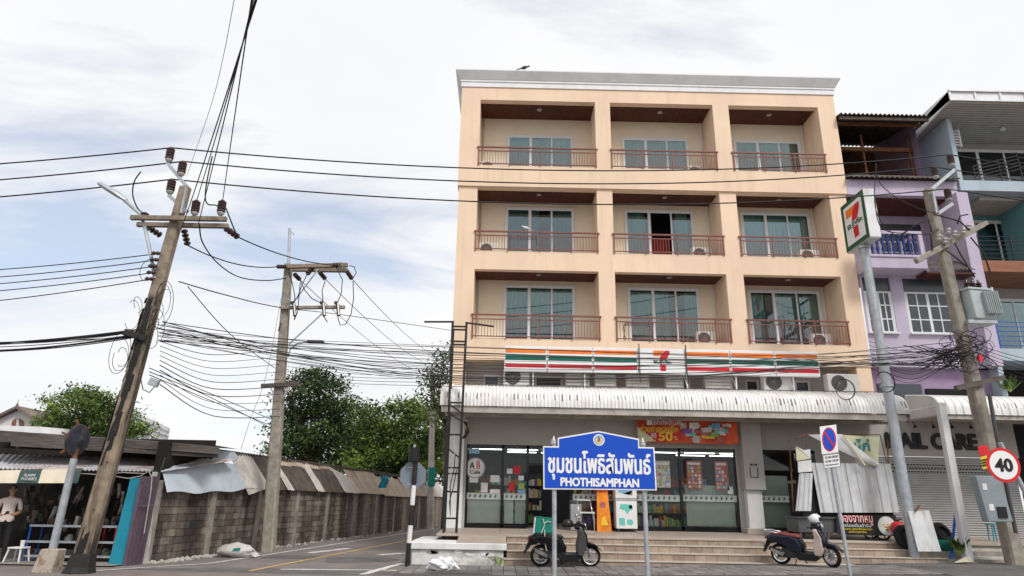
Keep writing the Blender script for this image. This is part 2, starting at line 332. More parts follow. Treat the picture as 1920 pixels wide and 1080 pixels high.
# ================================================================ ground
def gh(x): return .02*max(0, x-1)
g = MB().quad((-900,-300,-.13),(900,-300,-.13),(900,1500,-.13),(-900,1500,-.13)); struct('ground', g, K['ground_mat'])
g = MB().quad((-70,-40,0),(70,-40,0),(70,120,0),(-70,120,0)); struct('road', g, K['asphalt'])
LD = Vector((.132, 1, 0)).normalized(); LN = Vector((LD.y, -LD.x, 0))        # lane direction
def strip(name, pts, w, z, m, jag=0):
    mb = MB()
    for (a, b) in zip(pts[:-1], pts[1:]):
        a, b = Vector((*a, z)), Vector((*b, z)); n = int((b-a).length/.5)+1; d = (b-a).normalized(); s = Vector((d.y, -d.x, 0)); rows = []
        for i in range(n+1):
            p = a+(b-a)*i/n; rows.append((p+s*(w/2+random.uniform(-jag, jag)), p-s*(w/2+random.uniform(-jag, jag))))
        for r0, r1 in zip(rows[:-1], rows[1:]): mb.quad(r0[0], r1[0], r1[1], r0[1])
    return struct(name, mb, m)
strip('road_edge_line', [(-9.3,15.6),(-7.35,18.2),(-6.95,21.0),(-4.33,40.8),(-1.4,62)], .13, .008, K['line_white'], .015)
strip('road_centre_line', [(-5.75,16.6),(-4.03,29.4),(-2.4,41.8)], .11, .008, K['line_yellow'], .01)
strip('road_stop_line', [(-5.2,17.06),(-2.5,17.28)], .16, .009, K['line_white'], .02)
strip('road_stop_line', [(-3.1,16.2),(-2.63,19.2)], .20, .010, K['line_white'], .02)
strip('road_arrow_marking', [(-5.95,22.2),(-5.2,24.6)], .3, .008, K['line_white'], .05)
strip('road_arrow_marking', [(-3.7,21.9),(-3.1,22.8)], .35, .008, K['line_white'], .05)
for cx_, cy_, rx, ry in ((-6.1,20.6,.75,.8),(-4.0,20.1,1.0,1.1),(-5.0,16.7,3.4,.55)):
    mb = MB(); k = 18; ph = random.random()*6
    mb.quad(*[(cx_+rx*(1+.18*math.sin(3*t+ph))*math.cos(t), cy_+ry*(1+.2*math.sin(2*t+ph))*math.sin(t), .004) for t in [2*math.pi*i/k for i in range(k)]])
    struct('road_patch', mb, K['asphalt_dark'])
# pavement in front of the steps
pv = MB(); xs = [-2.4, -1, 1, 4, 8, 12, 16, 22]
for a, b in zip(xs[:-1], xs[1:]):
    pv.add([(a,15.8,-.1),(b,15.8,-.1),(b,20.2,-.1),(a,20.2,-.1),(a,15.8,gh(a)+.012),(b,15.8,gh(b)+.012),(b,20.2,gh(b)+.012),(a,20.2,gh(a)+.012)], [(4,5,6,7),(0,1,5,4),(2,3,7,6)]+([(3,0,4,7)] if a == xs[0] else []))
pavement = struct('pavement', pv, [K['paver_bed']], fixn=False)
pm = [MB().add([(-.145,-.145,0),(.145,-.145,0),(.145,.145,0),(-.145,.145,0),(-.138,-.138,.02),(.138,-.138,.02),(.138,.138,.02),(-.138,.138,.02)], [(4,5,6,7),(0,1,5,4),(1,2,6,5),(2,3,7,6),(3,0,4,7)]).mesh('paver', K['paver'])]
for j in range(7):
    for i in range(42):
        x = -2.2+i*.3; y = 16.75+j*.3
        if -1.6 < x < -.35 and 16.6 < y < 17.3: continue
        o = share('paver', pm[0], pavement); o.location = (x+random.uniform(-.004,.004), y+random.uniform(-.004,.004), gh(x)+.012+random.uniform(-.004,.004)); o.rotation_euler = (random.uniform(-.01,.01), -.02*(x > 1)+random.uniform(-.01,.01), random.uniform(-.012,.012))
mb = MB().box(-1.75,-.2,16.6,17.25,-.02,.045)
for i in range(9): mb.box(-1.7+i*.165,-1.6+i*.165,16.66,17.19,.045,.052)
tag(mb.build('drain_cover', K['asphalt_dark'], bevel=.006), 'dark flat metal drain cover in the pavement under the crumpled white bag', 'drain cover')
mb = MB().quad((10.2,15.85,gh(10.2)+.02),(22,15.85,gh(22)+.02),(22,20.15,gh(22)+.02),(10.2,20.15,gh(10.2)+.02)); struct('pavement_patch', mb, K['asphalt_dark'])

# ================================================================ entrance steps
st = thing('entrance_steps', 'wide beige tiled steps leading up to the convenience store', 'steps', (5.5,19.5,0))
YS = [20.1, 19.74, 19.36, 18.95]
core = MB()
for k, y in enumerate(YS):
    x0 = .02 if k == 3 else .14
    core.box(x0, 15.9, y+.03, (YS[k-1]+.02 if k else 22.6), -.05, .72-.18*k-.022)
core.build('step_core', K['concrete'], st)
tl = MB().box(0,.292,0,.028,0,.152).mesh('riser_tile', K['step_tile'])
for k, y in enumerate(YS):
    n = 39; x0 = .02 if k == 3 else .14
    for i in range(n):
        x = x0+i*.3+.002
        o = share('riser_tile', tl, st, loc=(x, y+.002+random.uniform(0,.003), .72-.18*k-.18+.001))
    nb = MB()
    for i in range(20): nb.box(x0+i*.6+.002, x0+i*.6+.598, y-.022, (YS[k-1]+.028 if k else 22.58), .72-.18*k-.024, .72-.18*k)
    if k: nb.build('tread', K['step_nose'], st, bevel=.004)
pl = MB()
for i in range(30):
    for j in range(4):
        xa, xb = -1.85+i*.6, -1.85+i*.6+.595; ya, yb = (20.08, 20.68, 21.28, 21.88)[j], (20.675, 21.275, 21.875, 22.6)[j]
        za, zb = .72+(ya-20.08)*.035, .72+(yb-20.08)*.035
        pl.add([(xa,ya,za-.05),(xb,ya,za-.05),(xb,yb,zb-.05),(xa,yb,zb-.05),(xa,ya,za),(xb,ya,za),(xb,yb,zb),(xa,yb,zb)], [(4,5,6,7),(0,1,5,4),(1,2,6,5),(2,3,7,6),(3,0,4,7)])
pl.build('landing', K['floor_tile'], st)
MB().box(.14,11.8,20.079,20.12,.70,.724).build('landing_nosing', K['step_nose'], st, bevel=.004)

# low plinth at the corner
pt = thing('concrete_plinth', 'low white concrete plinth with peeling paint at the lane corner', 'plinth', (-1.15,20,0))
MB().box(-2.36,.05,18.82,21.9,-.1,.39).build('plinth_body', K['peeled'], pt, bevel=.02)
MB().box(-2.45,.13,18.75,22.0,.392,.56).build('plinth_slab', K['white_paint'], pt, bevel=.015)
mb = MB().add([(-1.2,18.9,.563),(.12,18.9,.563),(.12,20.07,.715),(-1.2,20.07,.715),(-1.2,20.07,.563),(.12,20.07,.563)], [(0,1,2,3),(0,3,4),(1,5,2),(0,4,5,1)])
mb.build('ramp_wedge', K['floor_tile'], pt)
for i in range(9):   # flaked plaster edges
    x = -2.2+random.random()*2.1; z = .06+random.random()*.3; mb = MB(); k = 9
    mb.prism([(x+random.uniform(.08,.2)*math.cos(t), 18.82, z+random.uniform(.03,.075)*math.sin(t)) for t in [2*math.pi*q/k for q in range(k)]], (0,-.012,0))
    mb.build('plaster_flake', K['white_paint'] if i % 3 else K['concrete'], pt)

# ================================================================ the peach apartment building
ab = thing('apartment_building', 'peach four-storey balcony block above the convenience store', 'building', (5.4,29,0))
XL, XR = -1.87, 12.6
BX = [(-1.18,3.268), (3.851,7.852), (8.474,11.979)]
BZ = [(7.017,9.54), (10.26,12.77), (13.667,16.5)]
def holed(mb, xs, zs, hole, y, depth):
    for i in range(len(xs)-1):
        for j in range(len(zs)-1):
            x0, x1, z0, z1 = xs[i], xs[i+1], zs[j], zs[j+1]
            if not hole(i, j): mb.quad((x0,y,z0),(x1,y,z0),(x1,y,z1),(x0,y,z1))
            else:
                e = y+depth
                mb.quad((x0,y,z0),(x0,e,z0),(x0,e,z1),(x0,y,z1)); mb.quad((x1,y,z0),(x1,y,z1),(x1,e,z1),(x1,e,z0))
                mb.quad((x0,y,z0),(x1,y,z0),(x1,e,z0),(x0,e,z0)); mb.quad((x0,y,z1),(x0,e,z1),(x1,e,z1),(x1,y,z1))
xs = [XL]+[x for b in BX for x in b]+[XR]
YF, YB = 22.5, 23.9
mb = MB(); holed(mb, xs, [6.25, BZ[0][0], BZ[0][1], BZ[1][0], BZ[1][1], 12.81], lambda i, j: i in (1,3,5) and j in (1,3), YF+.07, .25)
mb.quad((XL,YF+.07,6.25),(XR,YF+.07,6.25),(XR,YB-.6,6.25),(XL,YB-.6,6.25))
mb.build('front_wall', K['peach'], ab, fixn=False)
mb = MB(); X2 = [XL-.05]+xs[1:-1]+[XR+.05]
holed(mb, X2, [12.80, BZ[2][0], BZ[2][1], 17.06], lambda i, j: i in (1,3,5) and j == 1, YF, .27)
mb.quad((XL-.05,YF,12.80),(XR+.05,YF,12.80),(XR+.05,YF+.3,12.80),(XL-.05,YF+.3,12.80))
mb.build('upper_front_wall', K['peach'], ab, fixn=False)
mb = MB()
for x in (XL+.002, XR-.002): mb.quad((x,YF+.071,6.25),(x,36,6.25),(x,36,12.81),(x,YF+.071,12.81))
for x in (XL-.05, XR+.05): mb.quad((x,YF,12.80),(x,36,12.80),(x,36,17.06),(x,YF,17.06))
mb.quad((XL,36,0),(XR,36,0),(XR,36,17.06),(XL,36,17.06)); mb.quad((XL,YF+.1,17.05),(XR,YF+.1,17.05),(XR,36,17.05),(XL,36,17.05))
mb.build('side_wall', K['peach'], ab)
# cornice: flared moulding with two white bands
prof = [(0,17.06),(.04,17.06),(.04,17.26),(.07,17.275),(.07,17.35),(.09,17.36),(.26,17.66),(.26,17.70),(.0,17.70)]
def cornice(prof_part, nm, m):
    mb = MB()
    for (o0, z0), (o1, z1) in zip(prof_part[:-1], prof_part[1:]):
        a = [(XL-.05-o0,YF-o0,z0),(XR+.05+o0,YF-o0,z0),(XR+.05+o1,YF-o1,z1),(XL-.05-o1,YF-o1,z1)]; mb.quad(*a)
        for x, sg in ((XL-.05,-1),(XR+.05,1)): mb.quad((x+sg*o0,YF-o0,z0),(x+sg*o0,36,z0),(x+sg*o1,36,z1),(x+sg*o1,YF-o1,z1))
    mb.build(nm, m, ab)
cornice(prof[:6], 'cornice_band', K['white_trim']); cornice(prof[5:], 'cornice', K['cornice_grey'])
# balconies
DX = [(-.05,2.48), (4.59,7.14), (9.13,11.70)]; DZ = [9.33, 12.52, 15.72]; RZ = [7.87, 11.02, 14.44]
def door_unit(parent, x0, x1, z0, z1, y, mfr=None, mcur=None, opened=None, nm='balcony_door', three=True):
    mfr = mfr or K['alu_white']; mcur = mcur or K['curtain']
    f = MB(); t = .06
    f.box(x0-.07,x0,y-.05,y,z0,z1+.07).box(x1,x1+.07,y-.05,y,z0,z1+.07).box(x0,x1,y-.05,y,z1,z1+.07)
    w = (x1-x0)/3
    cuts = [x0+w*1.05, x0+w*2.05]
    f.box(cuts[0]-.06,cuts[0]+.05,y-.045,y-.005,z0,z1).box(cuts[1]-.03,cuts[1]+.03,y-.04,y-.005,z0,z1)
    f.box(x0,x0+.035,y-.04,y-.005,z0,z1).box(x1-.035,x1,y-.04,y-.005,z0,z1).box(x0+.035,x1-.035,y-.039,y-.006,z1-.05,z1)
    d = f.build(nm, mfr, parent)
    for q, (a, b) in enumerate(((x0+.035,cuts[0]-.06),(cuts[0]+.05,cuts[1]-.03),(cuts[1]+.03,x1-.035))):
        if opened == q: continue
        MB().box(a,b,y-.024,y-.018,z0,z1-.05).build('pane', K['glass'], d)
    # curtain with folds
    def cur(xa, xb, nm='curtain'):
        mb = MB(); k = max(6, int((xb-xa)/.035)); ph = random.random()*6
        mb.grid(lambda u, v: (xa+(xb-xa)*u, y+.10+.022*math.sin(u*(xb-xa)*48+ph)+.012*math.sin(u*17+ph), z0+(z1-z0)*v), [i/k for i in range(k+1)], [0,1])
        mb.build(nm, mcur, d, smooth=True)
    return d, cur, cuts
K['back'] = K['cream']
for r in range(3):
    for c in range(3):
        (x0, x1), (z0, z1), (d0, d1) = BX[c], BZ[r], DX[c]; zt = DZ[r]
        # recess: back wall, jambs, soffit and floor
        mb = MB(); holed(mb, [x0,d0-.07,d1+.07,x1], [z0,zt+.07,z1+.04], lambda i, j: i == 1 and j == 0, YB, .02)
        mb.build('balcony_back_wall', K['cream'], ab, fixn=False)
        ys = YF+(.27 if r == 2 else .32)
        for x in (x0, x1): MB().quad((x,ys,z0),(x,YB,z0),(x,YB,z1+.04),(x,ys,z1+.04)).build('balcony_side_wall', K['peach'], ab)
        mb = MB(); nb = 7; wy = (YB-ys)/nb
        for i in range(nb): mb.box(x0,x1,ys+i*wy+.004,ys+(i+1)*wy-.004,z1+.035,z1+.06)
        mb.box(x0,x1,ys,YB,z1+.06,z1+.09)
        sf = mb.build('balcony_soffit', K['wood_soffit'], ab)
        lx = (x0+x1)/2+.1; MB().lathe((lx,23.15,z1+.035),(0,0,-1),[(0,.10),(.02,.10),(.025,.07),(.02,.065),(.005,.06)],14).build('ceiling_light', K['alu'], ab, smooth=40)
        MB().box(x0,x1,ys,YB,z0-.06,z0+.003).build('balcony_floor', K['cornice_grey'], ab)
        opened = 1 if (r, c) == (1, 1) else None
        d, cur, cuts = door_unit(ab, d0, d1, z0+.02, zt, YB, opened=opened, mcur=K[('curtain','curtain_pale','curtain_deep')[(r*2+c*3+r*c) % 3]])
        # room behind: dark box
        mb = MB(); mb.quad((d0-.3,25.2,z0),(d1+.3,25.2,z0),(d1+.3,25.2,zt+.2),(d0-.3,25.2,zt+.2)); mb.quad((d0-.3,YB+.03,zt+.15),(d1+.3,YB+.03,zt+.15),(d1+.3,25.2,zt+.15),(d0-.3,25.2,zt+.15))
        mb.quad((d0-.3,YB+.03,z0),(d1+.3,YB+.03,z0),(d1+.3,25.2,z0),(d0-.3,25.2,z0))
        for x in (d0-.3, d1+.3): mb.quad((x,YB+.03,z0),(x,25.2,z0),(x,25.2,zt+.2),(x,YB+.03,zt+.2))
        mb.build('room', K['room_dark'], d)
        spans = {0:[(d0,d1)],1:[(d0,cuts[0]+.35),(cuts[1]-.1,d1)],2:[(d0,cuts[1]-.25),(cuts[1]+.35,d1)],3:[(d0,d0+.55),(cuts[0],cuts[1]+.25),(d1-.5,d1)]}
        pick = {(0,0):0,(0,1):2,(0,2):3,(1,0):1,(1,1):1,(1,2):0}.get((r,c),0)
        if (r,c) == (1,1): cur(d0, cuts[0]-.15); cur(cuts[1]+.2, d1-.15); MB().quad((cuts[0],24.3,z0),(cuts[1],24.3,z0),(cuts[1],24.3,z0+1.3),(cuts[0],24.3,z0+1.3)).build('blind', K['red_cloth'], d)
        else:
            for a, b in spans[pick]: cur(a, b)
        if opened is None and r == 1: MB().quad((d0+.3,24.4,zt-.35),(d1-.5,24.4,zt-.35),(d1-.5,24.4,zt-.15),(d0+.3,24.4,zt-.15)).build('blind', K['lime'], d)
        for xx in ((x0+.09,) if c == 0 else (x1-.10,) if c == 2 else (x0+.08,x1-.1)): MB().cyl((xx,YB-.05,z0),(xx,YB-.05,z1+.02),.028,n=7).build('drain_pipe', K['alu_white' if c else 'dirty_cream'], ab, smooth=40)
        # railing
        yr = YF+(-.02 if r == 2 else .04); rt = RZ[r]; mb = MB()
        mb.box(x0-.06,x1+.06,yr-.03,yr+.03,rt-.05,rt).box(x0-.02,x1+.02,yr-.015,yr+.015,rt-.20,rt-.165).box(x0-.02,x1+.02,yr-.015,yr+.015,z0+.04,z0+.075)
        n = int((x1-x0)/.105)
        for i in range(n+1):
            x = x0+.01+(x1-x0-.02)*i/n; big = i in (0, n) or i % 11 == 0
            if big: mb.box(x-.02,x+.02,yr-.021,yr+.021,z0-.02,rt-.045)
            else: mb.box(x-.0085,x+.0085,yr-.008,yr+.008,z0+.07,rt-.195)
        mb.build('railing', K['rail'], ab)
# recessed mezzanine wall behind the fascia sign
mb = MB(); ymz = 23.25
wins = [(1.05,2.0),(6.0,6.5),(8.45,8.9),(10.2,10.7),(-.75,-.2)]
cuts_ = sorted({XL,XR,*[v for w in wins for v in w]})
holed(mb, cuts_, [4.45,4.75,5.85,6.25], lambda i, j: j == 1 and any(abs(cuts_[i]-w[0]) < .001 for w in wins), ymz, .08)
mb.build('mezzanine_wall', K['shopwall'], ab, fixn=False)
for a, b in wins:
    w = MB().box(a,a+.05,ymz,ymz+.05,4.75,5.85).box(b-.05,b,ymz,ymz+.05,4.75,5.85).box(a+.05,b-.05,ymz,ymz+.05,5.8,5.85).build('mezzanine_window', K['alu_white'], ab)
    MB().quad((a,ymz+.07,4.75),(b,ymz+.07,4.75),(b,ymz+.07,5.85),(a,ymz+.07,5.85)).build('pane', K['window_dark'], w)
mb = MB().quad((XL,YF+.1,4.44),(XR,YF+.1,4.44),(XR,ymz,4.44),(XL,ymz,4.44)); mb.quad((XL,YF+.3,0),(XL,36,0),(XL,36,6.25),(XL,YF+.3,6.25)); mb.build('mezzanine_floor', K['shopwall'], ab)
for x in (XL, 12.1): MB().box(x,x+.5,YF+.1,ymz-.01,4.45,6.24).build('mezzanine_pier', K['peach'], ab)

# ---------------------------------------------------------------- ground floor shop front
YG = 22.7
mb = MB(); holes = [(-1.22,7.69),(8.34,10.35)]; cx2 = [XL+.012,-1.22,7.69,8.34,10.35,12.2]
holed(mb, cx2, [.8,3.42,4.46], lambda i, j: j == 0 and i in (1,3), YG, .2)
mb.build('shop_wall', K['shopwall'], ab, fixn=False)
MB().box(XL,-1.3,YG-.22,YG-.01,.75,4.5).build('corner_column', K['white_paint'], ab, bevel=.01)
MB().box(7.86,8.36,YG-.30,YG-.01,.75,4.42).build('column', K['white_paint'], ab, bevel=.01)
cb_ = MB().box(7.80,8.46,YG-.42,YG-.02,2.12,4.40).build('column_casing', K['shopwall'], ab, bevel=.012)
f = MB().box(7.98,8.24,YG-.44,YG-.421,2.5,2.52).box(7.98,8.0,YG-.44,YG-.421,2.52,2.82).box(8.22,8.24,YG-.44,YG-.421,2.52,2.82).box(8.0,8.08,YG-.47,YG-.421,2.88,2.93).box(8.14,8.22,YG-.47,YG-.421,2.88,2.93); f.build('column_light', K['plastic_grey'], cb_)
MB().box(7.7,8.55,YG-.55,YG-.05,.74,.95).build('column_base', K['step_nose'], ab, bevel=.01)
fr = MB(); mull = [-1.22,-.02,.80,2.22,3.9,5.83,7.69]
for x in mull: fr.box(x-.045,x+.045,YG+.02,YG+.12,.84,3.42)
fr.box(-1.22,7.69,YG+.02,YG+.12,3.33,3.419).box(-1.22,.755,YG+.02,YG+.12,.8,.92).box(2.265,7.69,YG+.02,YG+.12,.8,.95)
for x in (8.385,9.75,10.30): fr.box(x-.045,x+.045,YG+.02,YG+.12,.84,3.42)
fr.box(8.34,10.35,YG+.02,YG+.12,3.33,3.419).box(8.34,10.35,YG+.02,YG+.12,.8,.95)
fr.box(.845,2.175,YG+.03,YG+.11,2.78,2.86)
sf_ = fr.build('shop_window_frame', K['paint_black'], ab)
for a, b in ((-1.175,-.065),(.025,.755),(2.265,3.855),(3.945,5.785),(5.875,7.645),(8.43,9.705),(9.795,10.255)):
    MB().box(a,b,YG+.065,YG+.073,.93,3.33).build('shop_pane', K['glass_shop'], ab)
MB().box(.845,2.175,YG+.065,YG+.073,2.86,3.33).build('shop_pane', K['glass_shop'], ab)
# paw strip on the panes
pw = MB().box(-.045,.045,-.004,0,-.01,.07)
for a, b, z in ((-1.17,-.07,1.78),(.03,.75,1.78),(2.28,3.84,1.80),(3.95,5.78,1.82),(5.88,7.64,1.84),(8.43,9.70,1.86)):
    s_ = MB().box(a,b,YG+.056,YG+.060,z-.10,z+.10).build('paw_strip', K['strip_grey'], ab)
    n = int((b-a)/.17); mb = MB()
    for i in range(n):
        x = a+.1+i*(b-a-.1)/n; mb.prism([(x+.035*math.cos(t)+.015*math.sin(t),YG+.055,z+.045*math.sin(t)) for t in [2*math.pi*q/7 for q in range(7)]],(0,-.003,0))
        for q in range(3): mb.prism([(x-.03+q*.03+.010*math.cos(t),YG+.055,z+.055+.01*(q == 1)+.010*math.sin(t)) for t in [2*math.pi*w_/5 for w_ in range(5)]],(0,-.003,0))
    mb.build('paw_print', K['plastic_grey'], s_)['kind'] = 'stuff'
# stickers and posters on the glass
def card(nm, x0, x1, z0, z1, m, y=YG+.05, par=None, t=.004): return MB().box(x0,x1,y-t,y,z0,z1).build(nm, m, par or ab)
MB().lathe((-.93,YG+.05,2.66),(0,-1,0),[(0,.33),(.012,.33)],32).build('round_sticker', K['paper'], ab)
ring = MB()
for i in range(40):
    t0, t1 = 2*math.pi*i/40, 2*math.pi*(i+1)/40; ring.quad(*[(-.93+r_*math.cos(t),YG+.035,2.66+r_*math.sin(t)) for r_, t in ((.30,t0),(.315,t0),(.315,t1),(.30,t1))])
ring.build('sticker_ring', K['plastic_grey'], ab)
text('sticker_letter','A',(-1.03,YG+.036,2.74),.17,.22,K['blackletter'],ab,bold=.02); text('sticker_letter','ll',(-.83,YG+.036,2.76),.10,.26,K['seven_red'],ab,bold=.01); text('sticker_letter','Cafe',(-.93,YG+.036,2.53),.34,.12,K['blackletter'],ab,bold=.015)
card('number_sticker',-1.16,-.80,3.12,3.28,K['sky_p']); text('sticker_number','03003',(-.98,YG+.044,3.2),.32,.11,K['paper'],ab)
for x0,x1,z0,z1,m in ((-1.1,-.82,2.2,2.36,'paper'),(-.42,-.12,2.22,2.44,'paper'),(-.72,-.5,1.9,2.2,'paper'),(-.42,-.1,1.88,2.0,'paper'),(.12,.3,2.5,2.66,'paper'),(.33,.56,2.5,2.74,'seven_red'),(.5,.68,2.3,2.44,'paper'),(.2,.37,1.95,2.22,'seven_red'),(.48,.7,1.9,2.0,'sky_p'),(.5,.7,2.02,2.2,'lime')):
    card('sticker', x0,x1,z0,z1,K[m])
for x0,x1,z0,z1,m in ((4.95,5.5,2.15,3.0,'poster_pale'),(6.05,6.55,2.12,3.02,'poster_pink'),(6.98,7.42,2.10,3.02,'poster_pink')):
    p_ = card('poster', x0,x1,z0,z1,K[m])
    card('poster_title', x0+.05, x1-.05, z1-.13, z1-.05, K['paper'], YG+.0455, p_, .002)
    for i in range(4):
        for j in range(6):
            a = x0+.04+i*(x1-x0-.06)/4; c_ = z0+.05+j*(z1-z0-.2)/6; card('poster_picture', a, a+(x1-x0)*random.uniform(.12,.19), c_, c_+(z1-z0)*random.uniform(.06,.11), K[random.choice(['poster_pale','sky_p','lime','poster_pink','paper','frost_green','poster_pale'])], YG+.0455, p_, .002)
card('sticker',7.36,7.54,1.98,2.2,K['paper'])
# inside the shop: frosted boards, floor, ceiling, shelves, tubes
for x0,x1,z0,z1,m,y in ((-1.15,-.08,.95,1.70,'frost',22.9),(.05,.35,.95,1.7,'frost',22.9),(.40,.74,.95,1.7,'frost_green',22.92),(6.02,7.62,.97,2.25,'frost_green',22.95),(8.45,9.45,.97,2.6,'frost_green',22.98)):
    MB().box(x0,x1,y,y+.02,z0,z1).build('window_board', K[m], ab)
sh = MB(); sh.quad((XL+.1,22.85,.8),(12,22.85,.8),(12,30,.8),(XL+.1,30,.8)); sh.build('shop_floor', K['floor_tile'], ab)
mb = MB(); mb.quad((XL+.1,30,.8),(12,30,.8),(12,30,3.6),(XL+.1,30,3.6)); mb.quad((XL+.1,22.9,3.6),(12,22.9,3.6),(12,30,3.6),(XL+.1,30,3.6))
for x in (XL+.1, 12): mb.quad((x,22.9,.8),(x,30,.8),(x,30,3.6),(x,22.9,3.6))
mb.build('shop_interior', K['plastic_grey'], ab)
tb = MB()
for yy in (23.7,24.9,26.1,27.4):
    for i in range(8):
        if random.random() < .82: tb.box(-1.2+i*1.35, -1.2+i*1.35+1.15, yy-.025, yy+.025, 3.50, 3.53)
tb.build('fluorescent_tube', K['tube'], ab)
cols = ['poster_pink','sky_p','letter_yellow','paper','mint','seven_red','lime','purple_p','frost','orange_card']
for x0, y0, n in ((2.4,23.3,4),(4.1,23.4,7),(-1.0,25.0,6),(3.2,25.6,8),(8.4,23.5,5)):
    mb = MB(); ms = [K['plastic_grey']]+[K[c] for c in cols]
    for lev in range(4):
        mb.m = 0; mb.box(x0,x0+n*.4,y0,y0+.4,.9+lev*.42,.93+lev*.42)
        for i in range(n*5):
            if i % 4 == 0: mm0 = random.randint(1,len(cols))
            mb.m = mm0 if random.random() < .8 else random.randint(1,len(cols)); w_ = random.uniform(.05,.075); mb.box(x0+i*.08,x0+i*.08+w_,y0+.02,y0+.3,.931+lev*.42,.931+lev*.42+random.uniform(.15,.34))
    mb.m = 0; mb.box(x0,x0+n*.4,y0+.4,y0+.42,.82,2.6); mb.build('shelf_of_goods', ms, ab)

# ================================================================ fascia sign over the awning
fs = thing('fascia_sign', 'long white shop sign with orange, green and red stripes above the awning', 'sign', (5.1,21.8,5.7))
YSg = 21.7; PXS = [(945,1026),(1026,1112),(1112,1196.5),(1196.5,1285.5),(1285.5,1369),(1369,1453),(1453,1536)]
edges = [A(p[0],676,YSg).x for p in PXS]+[A(1536,680,YSg).x]
zb, ztp = 5.72, 6.56
def logo7(nm_par, cx_, cz_, h, org, xd, nrm):
    """orange bar, red stem of the numeral and green lettering; xd right, nrm outwards"""
    xd = Vector(xd); up = Vector((0,0,1)); o = Vector(org)
    def P(u, v, k=0): return o+xd*((u-.5)*h*.8+cx_)+up*((v-.5)*h+cz_)+Vector(nrm)*k
    MB().prism([P(0,1,.004),P(.68,1,.004),P(.5,.84,.004),P(.42,.74,.004),P(0,.74,.004)], Vector(nrm)*.006).build('numeral_bar', K['seven_orange'], nm_par)
    MB().prism([P(.72,1,.004),P(1,1,.004),P(.98,.84,.004),P(.86,.68,.004),P(.76,.56,.004),P(.74,.54,.004),P(.36,.54,.004),P(.40,.68,.004),P(.5,.82,.004)], Vector(nrm)*.006).build('numeral_stem', K['seven_red'], nm_par)
    MB().prism([P(.37,.34,.004),P(.73,.34,.004),P(.72,0,.004),P(.40,0,.004)], Vector(nrm)*.006).build('numeral_foot', K['seven_red'], nm_par)
    text('lettering','ELEVEn',P(.53,.44,.005),h*.86,h*.15,K['seven_darkgreen'],nm_par,xdir=xd,up=up,bold=.03)
for i in range(7):
    a, b = edges[i]+.012, edges[i+1]-.012
    pn = MB().box(a,b,YSg,YSg+.18,zb,ztp).build('sign_panel', K['sign_white'], fs, bevel=.008)
    if i == 3: logo7(pn, (a+b)/2, (zb+ztp)/2+.01, .68, (0,YSg,0), (1,0,0), (0,-1,0))
    else:
        for (t0, t1, mm) in ((.72,.885,'seven_orange'),(.43,.62,'seven_green'),(.14,.29,'seven_red')):
            MB().box(a+.03,b-.03,YSg-.006,YSg-.001,zb+(ztp-zb)*t0,zb+(ztp-zb)*t1).build('stripe', K[mm], pn)
for x in (.9,2.6,5.98,7.6,9.5): MB().box(x,x+.04,YSg+.181,22.56,6.3,6.34).box(x,x+.04,YSg+.09,YSg+.13,5.1,zb-.001).bar((x+.02,YSg+.11,5.3),(x+.02,22.5,6.1),.03).build('bracket', K['alu_white'], fs)
for x in (4.42,5.97): MB().cyl((x,YSg-.05,5.4),(x,YSg-.05,6.7),.018,n=6).build('sign_post', K['plastic_grey'], fs)

# ================================================================ awnings
def awning(label, x0, x1, prof, seam, right_end=True):
    t = thing('awning', label, 'awning', ((x0+x1)/2, 22, prof[-1][1]))
    # smooth the profile
    pts = [Vector((y, z)) for y, z in prof]; sm = []
    for i in range(len(pts)-1):
        p0 = pts[max(i-1,0)]; p1, p2 = pts[i], pts[i+1]; p3 = pts[min(i+2,len(pts)-1)]
        for k in range(5):
            u = k/5; sm.append(.5*((2*p1)+(p2-p0)*u+(2*p0-5*p1+4*p2-p3)*u*u+(3*p1-p0-3*p2+p3)*u**3))
    sm.append(pts[-1]); nrm = []
    for i in range(len(sm)):
        d = (sm[min(i+1,len(sm)-1)]-sm[max(i-1,0)]).normalized(); nrm.append(Vector((d.y, -d.x)))
    n = int((x1-x0)/seam); us = []
    for i in range(n): us += [(x0+i*seam, 0), (x0+i*seam+seam*.14, .028), (x0+i*seam+seam*.3, .028), (x0+i*seam+seam*.44, 0)]
    us.append((x1, 0))
    def pt(u, j):
        x, h = us[u]; s = sm[j]-nrm[j]*h*1.0; return (x, s.x, s.y)
    sgn = -1 if (sm[8]-nrm[8]*.1).x > sm[8].x else 1
    if sgn < 0: nrm[:] = [-q for q in nrm]
    MB().grid(lambda u, v: pt(u, v), list(range(len(us))), list(range(len(sm)))).build('metal_sheet', K['awning_rust'], t)
    return t, sm
# painted metal with a row of rusty screw runs
M = mat('awning_rust', (.80,.79,.77), .5, var=.04, scale=2, dirt=(.48,.44,.38), damt=.4, dscale=1.5, streak=3); K['awning_rust'] = M
t_ = M.node_tree; n_ = t_.nodes; l_ = t_.links; b_ = n_['Principled BSDF']; src = b_.inputs['Base Color'].links[0].from_socket
g_ = n_.new('ShaderNodeNewGeometry'); s_ = n_.new('ShaderNodeSeparateXYZ'); l_.new(g_.outputs['Position'], s_.inputs[0])
def mm_(op, a, b=None, c=None):
    q = n_.new('ShaderNodeMath'); q.operation = op
    for i, v in enumerate((a, b, c)):
        if v is None: continue
        if isinstance(v, (int, float)): q.inputs[i].default_value = v
        else: l_.new(v, q.inputs[i])
    return q.outputs[0]
nz = n_.new('ShaderNodeTexWhiteNoise'); nz.noise_dimensions = '1D'; l_.new(mm_('FLOOR', mm_('MULTIPLY', s_.outputs[0], 1/.115)), nz.inputs['W'])
